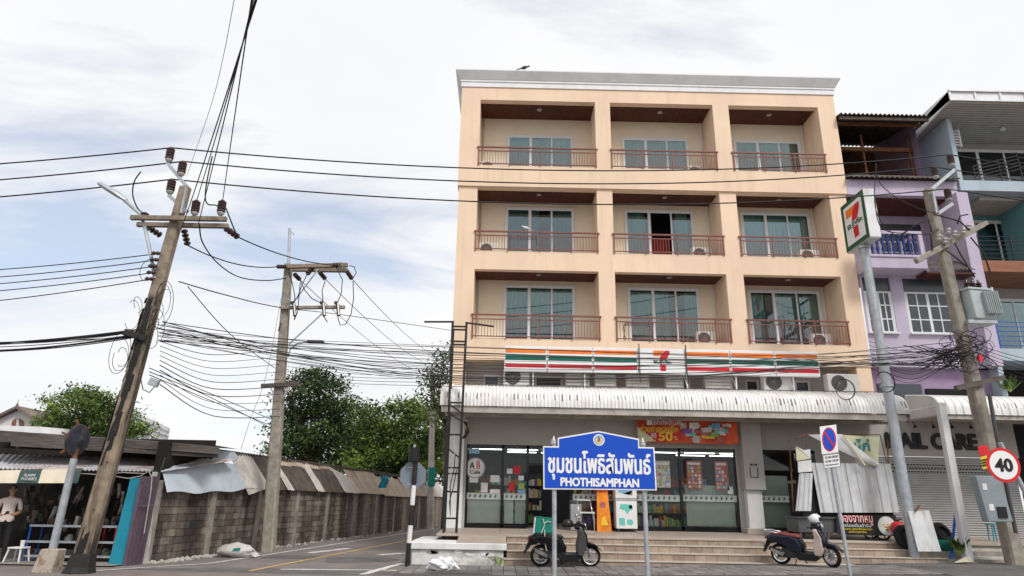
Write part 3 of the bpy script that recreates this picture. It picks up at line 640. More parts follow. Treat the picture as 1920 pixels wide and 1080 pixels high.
fx = mm_('LESS_THAN', mm_('ABSOLUTE', mm_('SUBTRACT', mm_('FRACT', mm_('MULTIPLY', s_.outputs[0], 1/.115)), .5)), mm_('MULTIPLY', mm_('SUBTRACT', nz.outputs[0], .30), .30))
zlo = mm_('SUBTRACT', 4.84, mm_('MULTIPLY', nz.outputs[0], .24)); fz = mm_('MULTIPLY', mm_('GREATER_THAN', s_.outputs[2], zlo), mm_('LESS_THAN', s_.outputs[2], 4.83))
ff = mm_('MULTIPLY', mm_('MULTIPLY', fx, fz), .82); mx_ = n_.new('ShaderNodeMix'); mx_.data_type = 'RGBA'; l_.new(ff, mx_.inputs[0]); l_.new(src, mx_.inputs[6]); mx_.inputs[7].default_value = (.055,.04,.03,1); l_.new(mx_.outputs[2], b_.inputs['Base Color'])
aw, sm = awning('long white curved corrugated metal awning over the convenience store front', -2.0, 12.55, [(22.48,5.34),(21.75,5.20),(21.2,5.07),(20.88,4.92),(20.73,4.70),(20.70,4.42)], .115)
for x in (-1.99, 12.50): MB().add([(x,s.x+.02,s.y-.01) for s in sm]+[(x,22.45,4.44)], [tuple(range(len(sm)+1))]).build('end_cap', K['awning_white'], aw)
gt = MB().box(-1.95,12.45,20.74,20.80,4.22,4.40)
for i in range(28): gt.box(-1.9+i*.515,-1.9+i*.515+.06,20.80,22.6,4.30,4.36)
gt.build('awning_frame', K['dirty_cream'], aw)
sb = MB()
for i in range(26): sb.box(-1.93+i*.556,-1.93+i*.556+.53,20.81,22.4,4.365+random.uniform(0,.012),4.385)
sb.build('awning_soffit', K['dirty_cream'], aw)
MB().box(-1.9,12.4,21.6,21.66,4.2,4.29).build('awning_beam', K['dirty_cream'], aw)
mb = MB()
for i in range(40):
    x = -1.6+i*.35; mb.bar((x,21.35+random.uniform(0,.2),5.17),(x+random.uniform(.2,.6),22.3,5.36),.012)
mb.bar((-1.3,21.4,5.20),(6.0,21.5,5.22),.02); mb.bar((6.5,21.4,5.20),(12.2,21.5,5.22),.02); mb.build('loose_wiring', K['cable_grey'], aw)
aw2, sm2 = awning('short white curved metal awning over the nail salon shutter', 13.5, 19.5, [(22.4,5.26),(21.7,5.16),(21.15,5.06),(20.86,4.93),(20.72,4.72),(20.70,4.44)], .24)
MB().add([(13.51,s.x+.02,s.y-.01) for s in sm2]+[(13.51,22.3,4.46)], [tuple(range(len(sm2)+1))]).build('end_cap', K['awning_white'], aw2)
MB().box(13.5,19.4,20.74,20.8,4.30,4.43).box(13.5,19.4,20.8,22.4,4.40,4.44).build('awning_frame', K['dirty_cream'], aw2)
cw = thing('awning_column', 'white square steel column standing before the nail salon shutter', 'column', (12.72,19.4,gh(12.7)))
MB().obox((12.70,19.4,2.4),(.10,0,0),(0,.10,0),(.0,0,2.18)).build('column_shaft', K['white_paint'], cw, bevel=.008)
MB().bar((12.7,19.4,4.5),(13.55,20.9,4.75),.08).bar((12.7,19.42,4.52),(12.45,20.8,4.5),.06).build('column_arm', K['white_paint'], cw)
MB().box(12.52,12.88,19.22,19.58,gh(12.7),gh(12.7)+.05).build('column_foot', K['concrete'], cw)

# ================================================================ air conditioners
def ac_unit(label, x, y, z, w=.82, h=.58, d=.3, fan=True, group=None, rz=0):
    t = thing('air_conditioner', label, 'air conditioner', (x,y,z), rz, group)
    MB().box(-w/2,w/2,-d/2,d/2,.05,h).build('casing', K['ac_white'] if fan else K['ac_grey'], t, local=True, bevel=.015)
    for s in (-1,1): MB().box(s*w*.36-.03,s*w*.36+.03,-d/2+.02,d/2-.02,0,.05).build('foot', K['plastic_black'], t, local=True)
    if fan:
        fx = -w*.14; r = h*.40; MB().lathe((fx,-d/2-.001,h*.53),(0,-1,0),[(0,r),(.006,r),(.006,r*.96),(.001,r*.95)],24).build('fan_recess', K['fan_dark'], t, local=True)
        gr = MB()
        for q in range(1,6):
            pts = [(fx+r*q/6*math.cos(a),-d/2-.012,h*.53+r*q/6*math.sin(a)) for a in [2*math.pi*i/20 for i in range(21)]]; gr.tube(pts,.004,4,False)
        for q in range(6): a = math.pi*q/6; gr.tube([(fx-r*math.cos(a),-d/2-.014,h*.53-r*math.sin(a)),(fx+r*math.cos(a),-d/2-.014,h*.53+r*math.sin(a))],.005,4)
        gr.build('fan_grille', K['ac_grey'], t, local=True)
    else:
        lv = MB()
        for q in range(5): lv.box(-w*.44,w*.40,-d/2-.018,-d/2-.001,.10+q*h*.165,.10+q*h*.165+h*.085)
        lv.build('louvre', K['dirty_cream'], t, local=True)
    return t
ya = 22.1; za = 5.28
for px, fan, w, lab in ((968,True,.86,'white air conditioner with a big fan at the left end above the awning'),(1082,False,.80,'grey louvred air conditioner under the second striped sign panel'),(1134,False,.72,'grey louvred air conditioner under the third striped sign panel'),(1194,False,.78,'grey louvred air conditioner just left of the numeral logo panel'),(1263,False,.62,'grey louvred air conditioner just right of the numeral logo panel'),(1345,False,.92,'wide grey louvred air conditioner under the right striped panels'),(1455,True,.95,'white air conditioner with a fan under the right end of the striped sign'),(1577,True,1.05,'white air conditioner with a fan beyond the right end of the striped sign')):
    p = A(px, 715, ya); ac_unit(lab, p.x, ya, za-.06, w=w, h=.66, fan=fan)
bf = [BZ[0][0]+.005, BZ[1][0]+.005, BZ[2][0]+.005]
for x, r, lab in ((7.2,0,'small air conditioner on the lowest middle balcony'),(11.35,0,'small air conditioner on the lowest right balcony'),(7.25,1,'small air conditioner on the second-row middle balcony'),(11.3,1,'small air conditioner on the second-row right balcony'),(-.7,1,'small air conditioner on the second-row left balcony'),(-.75,2,'small air conditioner on the top left balcony'),(7.3,2,'small air conditioner on the top middle balcony')):
    ac_unit(lab, x, 23.35, bf[r], w=.74, h=.55, d=.27)
def rack(label, x, z, w):
    t = thing('drying_rack', label, 'drying rack', (x,23.0,z)); mb = MB()
    for s in (-1,1): mb.bar((s*w/2,-.2,0),(s*w/2,.2,.72),.02).bar((s*w/2,.2,0),(s*w/2,-.2,.72),.02)
    for q in range(5): mb.cyl((-w/2,-.2+q*.1,.70),(w/2,-.2+q*.1,.70),.008,n=5)
    mb.build('frame', K['plastic_grey'], t, local=True)
rack('small drying rack on the second-row left balcony', .55, bf[1], 1.0); rack('small drying rack on the lowest middle balcony', 4.7, bf[0], 1.0)
# pigeon on the parapet and a pale bird on the railing
def bird(label, p, m, s=1, flip=1):
    t = thing('bird', label, 'bird', p)
    MB().lathe((-.14*s*flip,0,.10*s),(flip*.9,0,.35),[(0,.004),(.03*s,.03*s),(.10*s,.062*s),(.18*s,.06*s),(.24*s,.032*s),(.27*s,.028*s),(.30*s,.034*s),(.335*s,.022*s),(.345*s,.005)],10).build('body', m, t, smooth=True, local=True)
    MB().prism([(-.30*s*flip,-.02*s,.04*s),(-.12*s*flip,-.035*s,.11*s),(-.12*s*flip,.035*s,.11*s),(-.30*s*flip,.02*s,.04*s)],(0,0,.012)).build('tail', m, t, local=True)
    MB().cyl((0,-.02*s,0),(0,-.02*s,.12*s),.006*s,n=5).build('leg', K['rust'], t, local=True); MB().cyl((0,.02*s,0),(0,.02*s,.12*s),.006*s,n=5).build('leg', K['rust'], t, local=True)
bp = A(984,127,22.14); bird('dark pigeon perched on the grey cornice of the peach building', (bp.x,22.3,17.70), K['plastic_grey'], 1.1)
bp = A(986,430,22.5); bird('pale bird perched on the second-row left balcony rail', (bp.x,22.53,RZ[1]), K['paper'], .9, -1)

# ================================================================ pole sign
ps = thing('pole_sign', 'tall box sign with red numeral seven on a galvanised pole', 'sign', (11.33,19.6,.3))
MB().cyl((11.40,19.6,.3),(11.28,19.6,9.6),.15,.13,16).build('pole', K['galv'], ps, smooth=40)
bx = MB().box(11.12,11.48,18.9,20.34,9.57,11.2).build('sign_box', K['sign_white'], ps, bevel=.01)
for zz in (9.55,): MB().box(11.14,11.46,18.92,20.32,9.545,9.568).build('box_base', K['alu'], bx)
for X, xd, nr in ((11.12,(0,-1,0),(-1,0,0)),(11.48,(0,1,0),(1,0,0))):
    n0 = Vector(nr); o = Vector((X,19.62,10.385))+n0*.002; u = Vector(xd); z = Vector((0,0,1))
    MB().obox(o+n0*.003,u*.715,n0*.003,z*.81).build('sign_border', K['seven_darkgreen'], bx)
    MB().obox(o+n0*.008,u*.56,n0*.003,z*.66).build('sign_face', K['sign_white'], bx)
    logo7(bx, 0, 0, 1.06, o+n0*.009, xd, nr)
MB().cyl((11.3,18.95,11.2),(11.3,18.95,11.36),.02,n=6).cyl((11.3,19.6,11.2),(11.3,19.6,11.28),.05,n=8).build('lifting_lug', K['galv'], bx)
for z in (5.05,5.75,9.45): MB().cyl((11.40-.0128*z,19.6,z),(11.40-.0128*z,19.6,z+.08),.175,n=16).build('pole_band', K['galv'], ps)

# ================================================================ lilac shophouse
lh = thing('shophouse', 'narrow lilac shophouse with tiled skirts and an open rusty loft', 'building', (14.7,28,0))
LX0, LX1 = 12.66, 16.85
mb = MB(); wl = [(12.75,13.75),(14.2,15.85)]; c3 = [LX0,12.75,13.75,14.2,15.85,LX1]
holed(mb, c3, [6.3,7.5,9.55,9.75], lambda i, j: j == 1 and i in (1,3), 22.6, .12)
mb.quad((LX0,22.6,6.3),(LX1,22.6,6.3),(LX1,24,6.3),(LX0,24,6.3)); mb.build('lower_wall', K['lilac'], lh, fixn=False)
def casement(x0,x1,z0,z1,y,parent,nl=2,head=.52,m=None):
    m = m or K['alu_white']; f = MB(); zt = z1-head
    f.box(x0,x0+.06,y,y+.06,z0,zt).box(x1-.06,x1,y,y+.06,z0,zt).box(x0+.06,x1-.06,y,y+.06,zt-.06,zt).box(x0+.06,x1-.06,y,y+.06,z0,z0+.06)
    lw = (x1-x0-.12)/nl
    for q in range(nl):
        a = x0+.06+q*lw; f.box(a,a+.05,y+.01,y+.05,z0+.06,zt-.06).box(a+lw-.05,a+lw,y+.01,y+.05,z0+.06,zt-.06)
        f.box(a+lw/2-.02,a+lw/2+.02,y+.012,y+.048,z0+.06,zt-.06)
        for s_ in (1,2): zz = z0+(zt-z0)*s_/3; f.box(a+.05,a+lw-.05,y+.013,y+.047,zz-.02,zz+.02)
    fo = f.build('window', m, parent)
    for q in range(nl):
        for i in range(2):
            for s_ in range(3):
                a = x0+.06+q*lw+.05*(i == 0)+i*lw/2; b = a+lw/2-.05; c_ = z0+.05+(zt-z0-.05)*s_/3; MB().box(a,b,y+.026,y+.03,c_,c_+(zt-z0-.05)/3).build('pane', K['window_dark'], fo)
    MB().box(x0,x1,y+.055,y+.07,zt,z1).build('transom', K['window_dark'], fo)
    MB().box(x0-.04,x1+.04,y-.14,y-.005,z0-.05,z0).build('sill', m, fo)
    return fo
casement(12.75,13.75,7.5,9.55,22.62,lh); casement(14.2,15.85,7.5,9.55,22.62,lh)
# first-floor skirt roof, balcony, third-floor recess
mb = MB().box(LX0,LX1,24.2,24.3,9.7,12.8); mb.build('recess_wall', K['lilac'], lh)
MB().box(LX0,LX1-.4,22.75,24.19,12.70,12.775).build('recess_soffit', K['wood_soffit'], lh)
MB().box(16.45,LX1+.02,22.1,24.19,6.3,12.77).build('end_pier', K['lilac'], lh)
MB().box(LX0,LX1,22.61,24.2,9.70,9.78).build('recess_floor', K['lilac'], lh)
casement(14.5,16.3,10.2,12.35,24.12,lh,2,.75)
bc = MB().box(12.62,14.66,21.75,22.59,9.62,10.12).box(12.62,14.66,21.75,21.9,10.9,11.02).box(14.52,14.66,21.9,22.59,10.9,11.02).box(14.52,14.66,21.75,21.9,10.12,10.9).box(12.62,12.74,21.75,21.9,10.12,10.9).box(12.58,14.70,21.71,21.75,10.02,10.10); bc.build('balcony', K['lilac'], lh)
for i in range(9):
    x = 12.86+i*.19; b_ = MB().lathe((x,21.83,10.12),(0,0,1),[(0,.05),(.06,.05),(.1,.03),(.22,.06),(.34,.03),(.5,.055),(.66,.03),(.72,.05),(.78,.05)],8)
    b_.build('baluster', K['blue_paint'], lh, smooth=True)
mb = MB()
def tiles(mb, x0, x1, y0, z0, y1, z1, nx, ny):   # overlapping rows of wavy tiles
    w = (x1-x0)/nx
    for j in range(ny):
        for i in range(nx):
            a = x0+i*w; ya, yb = y0+(y1-y0)*j/ny, y0+(y1-y0)*(j+1)/ny+.02; zA, zB = z0+(z1-z0)*j/ny, z0+(z1-z0)*(j+1)/ny
            us_ = [0,.25,.5,.75,1]; hs = [0,.05,.065,.05,0]
            top = [(a+w*u,ya,zA+h+.03) for u, h in zip(us_,hs)]+[(a+w*u,yb,zB+h) for u, h in zip(us_,hs)]
            mb.add(top+[(a+w*u,ya,zA+h) for u, h in zip(us_,hs)], [(0,1,6,5),(1,2,7,6),(2,3,8,7),(3,4,9,8),(10,11,1,0),(11,12,2,1),(12,13,3,2),(13,14,4,3)])
tiles(mb, 14.72, 16.44, 21.9, 9.62, 22.75, 10.25, 11, 4); o = mb.build('skirt_roof_tile', K['tile_brown'], lh, fixn=False); o['kind'] = 'stuff'
MB().box(14.72,16.44,21.95,22.58,9.52,9.58).build('skirt_soffit', K['wood_soffit'], lh)
mb = MB().box(LX0,LX1,22.5,22.72,12.78,13.40); mb.box(LX0,LX1,22.72,25,12.78,12.85); mb.build('beam', K['lilac'], lh)
mb = MB(); tiles(mb, LX0, LX1, 22.25, 13.36, 22.95, 13.78, 22, 3); o = mb.build('skirt_roof_tile', K['tile_brown'], lh, fixn=False); o['kind'] = 'stuff'
MB().box(LX0,LX1,22.96,23.1,13.4,13.85).build('loft_sill', K['concrete'], lh)
LXR = 16.1
# open loft
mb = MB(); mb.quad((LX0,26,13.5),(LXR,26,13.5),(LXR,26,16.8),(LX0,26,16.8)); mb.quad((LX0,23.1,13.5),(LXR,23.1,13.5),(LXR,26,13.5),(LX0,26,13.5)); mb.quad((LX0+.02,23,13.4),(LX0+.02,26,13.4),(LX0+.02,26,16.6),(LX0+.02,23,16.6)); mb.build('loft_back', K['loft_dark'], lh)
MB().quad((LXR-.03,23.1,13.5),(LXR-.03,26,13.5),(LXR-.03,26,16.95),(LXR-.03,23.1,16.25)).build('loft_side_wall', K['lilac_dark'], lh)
MB().box(LX0,LXR-.1,23.4,23.52,15.15,15.32).box(LX0,LXR-.1,22.6,22.7,15.82,15.94).build('loft_beam', K['rust'], lh)
for x in (14.1, 15.95): MB().bar((x,23.5,13.5),(x-.05,23.45,15.9),.07).build('loft_post', K['rust'], lh)
msh = MB()
for i in range(26): msh.tube([(LX0+i*.13,23.46,13.85),(LX0+min(i*.13+1.1,3.4),23.46,15.15)],.004,3,False)
for i in range(26): msh.tube([(LX0+i*.13,23.47,15.15),(LX0+min(i*.13+1.1,3.4),23.47,13.85)],.004,3,False)
msh.build('loft_wire_mesh', K['rust'], lh)
def corr(mb, P00, P10, P01, nu, amp, per, t=.0):
    """corrugated sheet: P00-P10 along the waves' run across, P00-P01 down the slope"""
    a, b, c = Vector(P00), Vector(P10), Vector(P01); n = (b-a).cross(c-a).normalized()
    mb.grid(lambda u, v: a+(b-a)*u+(c-a)*v+n*amp*math.sin(2*math.pi*u*per), [i/(per*6) for i in range(int(per*6)+1)], [0,.5,1])
    return mb
corr(MB(), (LX0,22.2,16.05),(16.2,22.2,16.05),(LX0,26,16.9),0,.045,21).build('loft_roof', K['oldroof'], lh, smooth=True)
MB().box(LX0,16.1,22.28,22.36,15.86,15.99).build('roof_batten', K['oldroof'], lh)
# ground floor: nail salon
mb = MB().box(12.2,17.2,22.7,22.8,3.30,4.46); mb.build('salon_wall', K['shopwall'], lh)
MB().box(10.6,12.2,22.66,22.7,.8,3.3).build('salon_pier', K['shopwall'], lh)
shu = MB(); zz = .62
while zz < 3.28:
    shu.add([(12.25,22.74,zz),(17.0,22.74,zz),(17.0,22.715,zz+.035),(12.25,22.715,zz+.035),(12.25,22.74,zz+.07),(17.0,22.74,zz+.07)], [(0,1,2,3),(3,2,5,4)]); zz += .072
shu.build('roller_shutter', K['shutter'], lh)
pf = MB()
for i in range(44):
    for j in range(3): pf.box(12.35+i*.105+(j % 2)*.05,12.35+i*.105+(j % 2)*.05+.06,22.709,22.713,2.78+j*.11,2.82+j*.11)
pf.build('shutter_slot', K['dark'], lh)
text('salon_letters','NAIL CARE',(14.33,22.69,3.80),3.05,.50,K['blackletter'],lh,bold=.012,depth=.04,fat=.03)
for i in range(6):
    x = 13.0+i*.62; lp = MB().tube([(x,22.69,4.42),(x,22.5,4.44),(x,22.36,4.38),(x,22.3,4.28)],.014,6).lathe((x,22.3,4.30),(0,-.1,-1),[(0,.02),(.03,.03),(.09,.06),(.10,.06)],10); lp.build('sign_lamp', K['plastic_black'], lh, smooth=40)
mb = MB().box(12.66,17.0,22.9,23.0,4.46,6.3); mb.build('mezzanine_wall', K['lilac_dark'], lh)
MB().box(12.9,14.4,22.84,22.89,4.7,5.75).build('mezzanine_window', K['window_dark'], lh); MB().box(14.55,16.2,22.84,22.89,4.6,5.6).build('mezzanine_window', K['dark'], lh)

# ================================================================ blue and teal block at the right
tb_ = thing('apartment_building', 'blue and teal block with green curtained balcony doors at the right edge', 'building', (20,28,0))
TX0, TX1 = 16.9, 26
MB().box(TX0,TX0+.18,22.45,25.2,4.4,16.1).build('fin_wall', K['bluegrey'], tb_)
MB().box(TX0-.5,TX1,21.4,25.0,16.200,16.600).build('roof', K['white_trim'], tb_)
MB().box(TX0-.45,TX1,21.45,25.0,16.130,16.195).build('roof_soffit', K['soffit_grey'], tb_)
mb = MB()
for i in range(22): mb.box(TX0-.4,TX1,21.5+i*.155,21.5+i*.155+.012,16.125,16.129)
mb.build('soffit_joint', K['plastic_grey'], tb_)
for i in range(5): MB().box(TX0-.5+i*.95,TX0-.42+i*.95,21.36,21.4,16.200,16.620).build('gutter_bracket', K['alu_white'], tb_)
MB().box(TX0-.5,TX1,21.33,21.4,16.580,16.650).box(TX0-.5,TX1,21.35,21.4,16.180,16.240).build('gutter', K['alu'], tb_)
MB().prism([(TX0-.5,21.4,16.200),(TX0-.5,21.4,16.580),(TX0-.5,24.6,16.200),(TX0-.5,24.6,15.880)],(.08,0,0)).build('roof_verge', K['white_trim'], tb_)
for zl, zt, mm, rail in ((13.0,16.15,'bluegrey','plastic_black'),(9.8,13.0,'tealwall','plastic_black'),(6.55,9.8,'bluegrey','blue_pipe')):
    MB().box(TX0+.18,TX1,24.3,24.4,zl,zt).build('back_wall', K['tealwall' if mm == 'tealwall' else 'shopwall'], tb_)
    MB().box(TX0-.02,TX1,22.4,24.3,zl,zl+.42).build('floor_slab', K['wood_red' if zl == 9.8 else 'bluegrey'], tb_)
    d, cur, cuts = door_unit(tb_, 18.1 if zl > 12 else 17.6, 21.4 if zl > 12 else 20.2, zl+.42, zl+2.75, 24.28, mcur=K['curtain_dark'])
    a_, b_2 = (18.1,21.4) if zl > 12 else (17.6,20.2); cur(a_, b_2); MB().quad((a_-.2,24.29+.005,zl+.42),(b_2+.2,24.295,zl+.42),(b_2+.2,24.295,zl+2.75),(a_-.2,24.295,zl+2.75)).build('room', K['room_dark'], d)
    rl = MB()
    if zl == 13.0:
        for q in range(5): rl.bar((17.6,22.5,13.5+q*.14),(19.4,22.5,14.0+q*.14),.03)
        rl.bar((17.6,22.5,13.42),(17.6,22.5,14.1),.03).bar((19.4,22.5,13.42),(19.4,22.5,14.7),.03).bar((18.6,22.5,13.42),(18.6,22.5,14.4),.03)
        for q in range(5): rl.bar((19.4,22.5,13.6+q*.22),(TX1,22.5,13.6+q*.22),.025)
    else:
        for q in range(6): rl.bar((TX0+.2,22.5,zl+.55+q*.17),(TX1,22.5,zl+.55+q*.17),.025)
        for q in range(7): rl.bar((TX0+.3+q*1.2,22.5,zl+.42),(TX0+.3+q*1.2,22.5,zl+1.45),.035)
    rl.build('railing', K[rail], tb_)
MB().box(19.6,19.75,22.6,24.3,10.22,13.0).build('partition_wall', K['tealwall'], tb_)
MB().box(17.9,TX1,22.9,24.3,12.86,12.99).build('ceiling', K['soffit_grey'], tb_)
for z, x in ((15.1,17.35),(8.6,17.35)):
    v = MB()
    for q in range(6): v.box(TX0+.19,TX0+.62,22.75,22.80,z+q*.12,z+q*.12+.05)
    v.box(TX0+.6,TX0+.66,22.74,22.81,z-.05,z+.72).build('vent_louvre', K['alu_white'], tb_)
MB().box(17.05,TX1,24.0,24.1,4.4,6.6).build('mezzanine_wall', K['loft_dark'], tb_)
MB().box(17.2,TX1,22.8,22.9,.3,4.4).build('shop_wall', K['dark'], tb_)
cl = tag(corr(MB(), (18.3,22.46,7.95),(19.3,22.46,7.95),(18.3,22.46,7.0),0,.03,6).build('towel', mat('towel', (.35,.03,.10), .9, var=.3, scale=4), smooth=True), 'dark pink towel hanging over the lowest blue railing at the right edge', 'towel')
MB().lathe((19.5,23.0,16.12),(0,0,-1),[(0,.06),(.05,.09),(.14,.10),(.16,.05)],12).build('ceiling_light', K['paper'], tb_, smooth=True)

# ================================================================ utility poles
def sq_pole(mb, p0, p1, w0, w1, n=8):
    """tapered concrete pole with chamfered square section"""
    p0, p1 = Vector(p0), Vector(p1); pts = []
    for k in range(n+1):
        p = p0+(p1-p0)*k/n; w = (w0+(w1-w0)*k/n)/2; c = w*.72
        pts += [p+Vector((x, y, 0)) for x, y in ((-w,-c),(-c,-w),(c,-w),(w,-c),(w,c),(c,w),(-c,w),(-w,c))]
    fs = [(k*8+j, k*8+(j+1) % 8, (k+1)*8+(j+1) % 8, (k+1)*8+j) for k in range(n) for j in range(8)]+[tuple(range(n*8, n*8+8))]
    return mb.add(pts, fs)
def pin_insulator(par, p, up=(0,0,1), s=1):
    u = Vector(up)
    MB().lathe(p, u, [(0,.05*s),(.05*s,.09*s),(.08*s,.09*s),(.09*s,.06*s)], 12).build('insulator_base', K['porcelain'], par, smooth=40)
    pr = [(.09*s,.07*s)]
    for q in range(4): pr += [(.10*s+q*.075*s,.10*s),(.145*s+q*.075*s,.105*s),(.15*s+q*.075*s,.075*s)]
    MB().lathe(p, u, pr+[(.42*s,.05*s)], 12).build('insulator', K['insulator'], par, smooth=40)
    return Vector(p)+u*.42*s
def chain(par, p0, p1, n=4, r=.085):
    p0, p1 = Vector(p0), Vector(p1); d = p1-p0; pr = [(0,.02)]; ln = d.length
    for q in range(n):
        a = ln*q/n; pr += [(a+.02,.03),(a+ln/n*.35,r),(a+ln/n*.62,r),(a+ln/n*.72,.035)]
    MB().lathe(p0, d, pr+[(ln,.02)], 10).build('strain_insulator', K['insulator'], par, smooth=40)
    return p1
pA = thing('utility_pole', 'leaning concrete utility pole with tarred sides and a street lamp at the left', 'utility pole', (-9.03,15.6,0))
PB, PT = Vector((-9.05,15.6,-.1)), Vector((-8.285,15.6,9.13))
def onA(z): return PB+(PT-PB)*((z+.1)/9.23)
mb = MB(); sq_pole(mb, PB, onA(5.9), .35, .275, 7); mb.build('lower_shaft', K['pole_tarred'], pA); mb = MB(); sq_pole(mb, onA(5.9), PT, .272, .235, 4); mb.build('upper_shaft', K['pole'], pA)
mb = MB()
for k in range(120):   # tar patches hugging the left and lower faces
    z = random.choice([random.uniform(0,.5), random.uniform(2.2,5.4), random.uniform(2.8,5.2), random.uniform(4.0,6.0)]); c = onA(z); w = .175-.0064*z+.002
    hh = random.uniform(.15,.55); y0 = random.uniform(-.12,.06)
    mb.prism([(c.x-w-.003,15.6+y0-.06,z),(c.x-w-.003,15.6+y0+.1,z+.05),(c.x-w-.003+.083*hh,15.6+y0+.09,z+hh),(c.x-w-.003+.083*hh,15.6+y0-.03,z+hh*.9)],(-.004,0,0))
    x0 = random.uniform(-w*.7, w*.05); ww = random.uniform(.04,.12)
    mb.prism([(c.x+x0,15.6-w-.002,z),(c.x+min(x0+ww,w*.7),15.6-w-.002,z+.04),(c.x+min(x0+ww,w*.7)+.083*hh,15.6-w+.002,z+hh),(c.x+x0+.083*hh+.02,15.6-w+.002,z+hh*.85)],(0,-.006,0))
mb.build('tar_smear', K['tar'], pA)['kind'] = 'stuff'
mb = MB(); mb.lathe((-9.04,15.6,-.02),(.08,0,1),[(0,.33),(.06,.31),(.16,.275),(.34,.25),(.42,.235)],12); mb.build('tarred_foot', K['tar'], pA)
mb = MB()
for z in (1.3,2.3,3.0): c = onA(z); mb.cyl((c.x+.05,15.36,z),(c.x+.05,15.5,z),.012,n=5)
mb.build('step_bolt', K['rust'], pA)
for (a, b, z0, z1, yy) in ((245,425,408,411,15.38),(257,428,421,424,15.80)):
    p0, p1 = A(a,z0,yy), A(b,z1,yy); MB().bar(p0,p1,.10,.12).build('crossarm', K['pole'], pA, bevel=.012)
# steel brackets with pin insulators for the street line
tops = []
for (x0,y0,x1,y1) in ((352,352,314,306),(352,398,316,366)):
    a, b = A(x0,y0,15.55), A(x1,y1,15.55); MB().bar(a,b,.05,.09).build('steel_bracket', K['galv'], pA); tops.append(pin_insulator(pA, b+Vector((.02,0,.03))))
m_ = A(336,332,15.55); tops.insert(1, pin_insulator(pA, m_+Vector((.03,0,.03))))
MB().bar(A(350,352,15.45),A(340,400,15.45),.05,.08).build('steel_bracket', K['galv'], pA)
t1 = pin_insulator(pA, A(364,404,15.6)); t2 = pin_insulator(pA, A(413,404,15.6)); MB().lathe(A(271,405,15.5),(0,0,1),[(0,.07),(.06,.1),(.1,.04)],10).build('insulator', K['insulator'], pA)
c1 = chain(pA, A(276,425,15.8), A(302,442,16.2)); c2 = chain(pA, A(422,427,15.8), A(447,445,16.3)); c3 = chain(pA, A(345,430,15.9), A(352,460,16.3))
# street lamp arm
arm = [A(x,y,15.5) for x,y in ((290,522),(287,500),(279,460),(270,420),(264,402),(250,390),(232,374))]
MB().tube(arm,.045,8).build('lamp_arm', K['galv'], pA, smooth=40)
h0, h1 = A(232,374,15.5), A(198,353,15.5); d = (h1-h0).normalized(); s_ = Vector((0,1,0)); u_ = d.cross(s_)
if u_.z < 0: u_ = -u_
mb = MB()
pr = [(0,.05,.05),(.12,.08,.07),(.3,.15,.10),(.62,.17,.10),(.85,.12,.08),(.93,.04,.04)]; ring = []
for h, w, t in pr:
    c = h0+d*(h-.08); ring.append([c+s_*(w*math.cos(a))+u_*(t*math.sin(a)*(1 if math.sin(a) > 0 else .5)) for a in [2*math.pi*i/12 for i in range(12)]])
vs = [q for r_ in ring for q in r_]; mb.add(vs, [(i*12+j,i*12+(j+1) % 12,(i+1)*12+(j+1) % 12,(i+1)*12+j) for i in range(5) for j in range(12)]+[tuple(range(12))[::-1],tuple(range(60,72))])
mb.build('lamp_head', K['galv'], pA, smooth=40)
# secondary racks and telecom bracket
for q in range(5): p = A(300-q*3,475+q*12,15.4); MB().lathe(p,(-1,0,0),[(0,.03),(.05,.055),(.1,.03),(.15,.055),(.2,.03)],8).build('spool_insulator', K['insulator'], pA, smooth=True)
MB().bar(A(232,622,15.2),A(276,636,15.5),.10,.14).build('telecom_bracket', K['tar'], pA)
for q in range(14):   # messy cable loops round the shaft
    z = random.uniform(4.6,6.9); c = onA(z); rr = random.uniform(.1,.32); ph = random.random()*6; pts = []
    sx = random.choice([-1,1])
    for i in range(13):
        a = math.pi*1.5*i/12+ph; pts.append(c+Vector((sx*(.2+rr*.5)+rr*.6*math.cos(a), -.2+.1*math.sin(a*1.3), rr*1.8*math.sin(a))))
    MB().tube(pts,.007,4).build('cable_loop', K['cable'], pA)
sp_ = MB().box(-.11,.11,-.06,.06,-.09,.09); o = sp_.build('junction_box', K['galv'], pA, bevel=.015); o.location = A(289,717,15.5); o.rotation_euler = (0,.3,0)
MB().tube([A(x,y,15.5) for x,y in ((262,700),(268,730),(280,736),(290,725),(292,715))],.012,5).build('cable_loop', K['cable'], pA)

pB = thing('utility_pole', 'straight concrete utility pole with a double crossarm beside the block wall', 'utility pole', (-7.28,22.4,0))
b0, b1 = Vector((-7.27,22.4,-.1)), Vector((-7.77,22.4,9.5)); mb = MB(); sq_pole(mb, b0, b1, .40, .24, 8); mb.build('shaft', K['pole_grey'], pB)
MB().cyl(A(541,498,22.4),A(543,428,22.4),.05,n=8).build('top_rod', K['galv'], pB); MB().bar(A(543,432,22.4),A(552,440,22.4),.03).build('top_rod_hook', K['galv'], pB)
for dy, dyp in ((-.25,0),(.25,5)): MB().bar(A(534,500+dyp,22.4+dy),A(652,497+dyp*2,22.4+dy),.13,.15).build('crossarm', K['pole'], pB, bevel=.015)
MB().bar(A(526,577,22.2),A(647,576,22.2),.10,.12).build('crossarm', K['pole_grey'], pB, bevel=.015)
MB().bar(A(490,724,22.2),A(560,720,22.2),.12,.14).build('crossarm', K['oldwood'], pB, bevel=.01)
for a, b in (((600,500),(548,570)),((548,570),(540,560)),((604,588),(542,645)),((508,728),(515,742)),((545,725),(531,745))): MB().bar(A(*a,22.15),A(*b,22.15),.04).build('brace', K['galv'], pB)
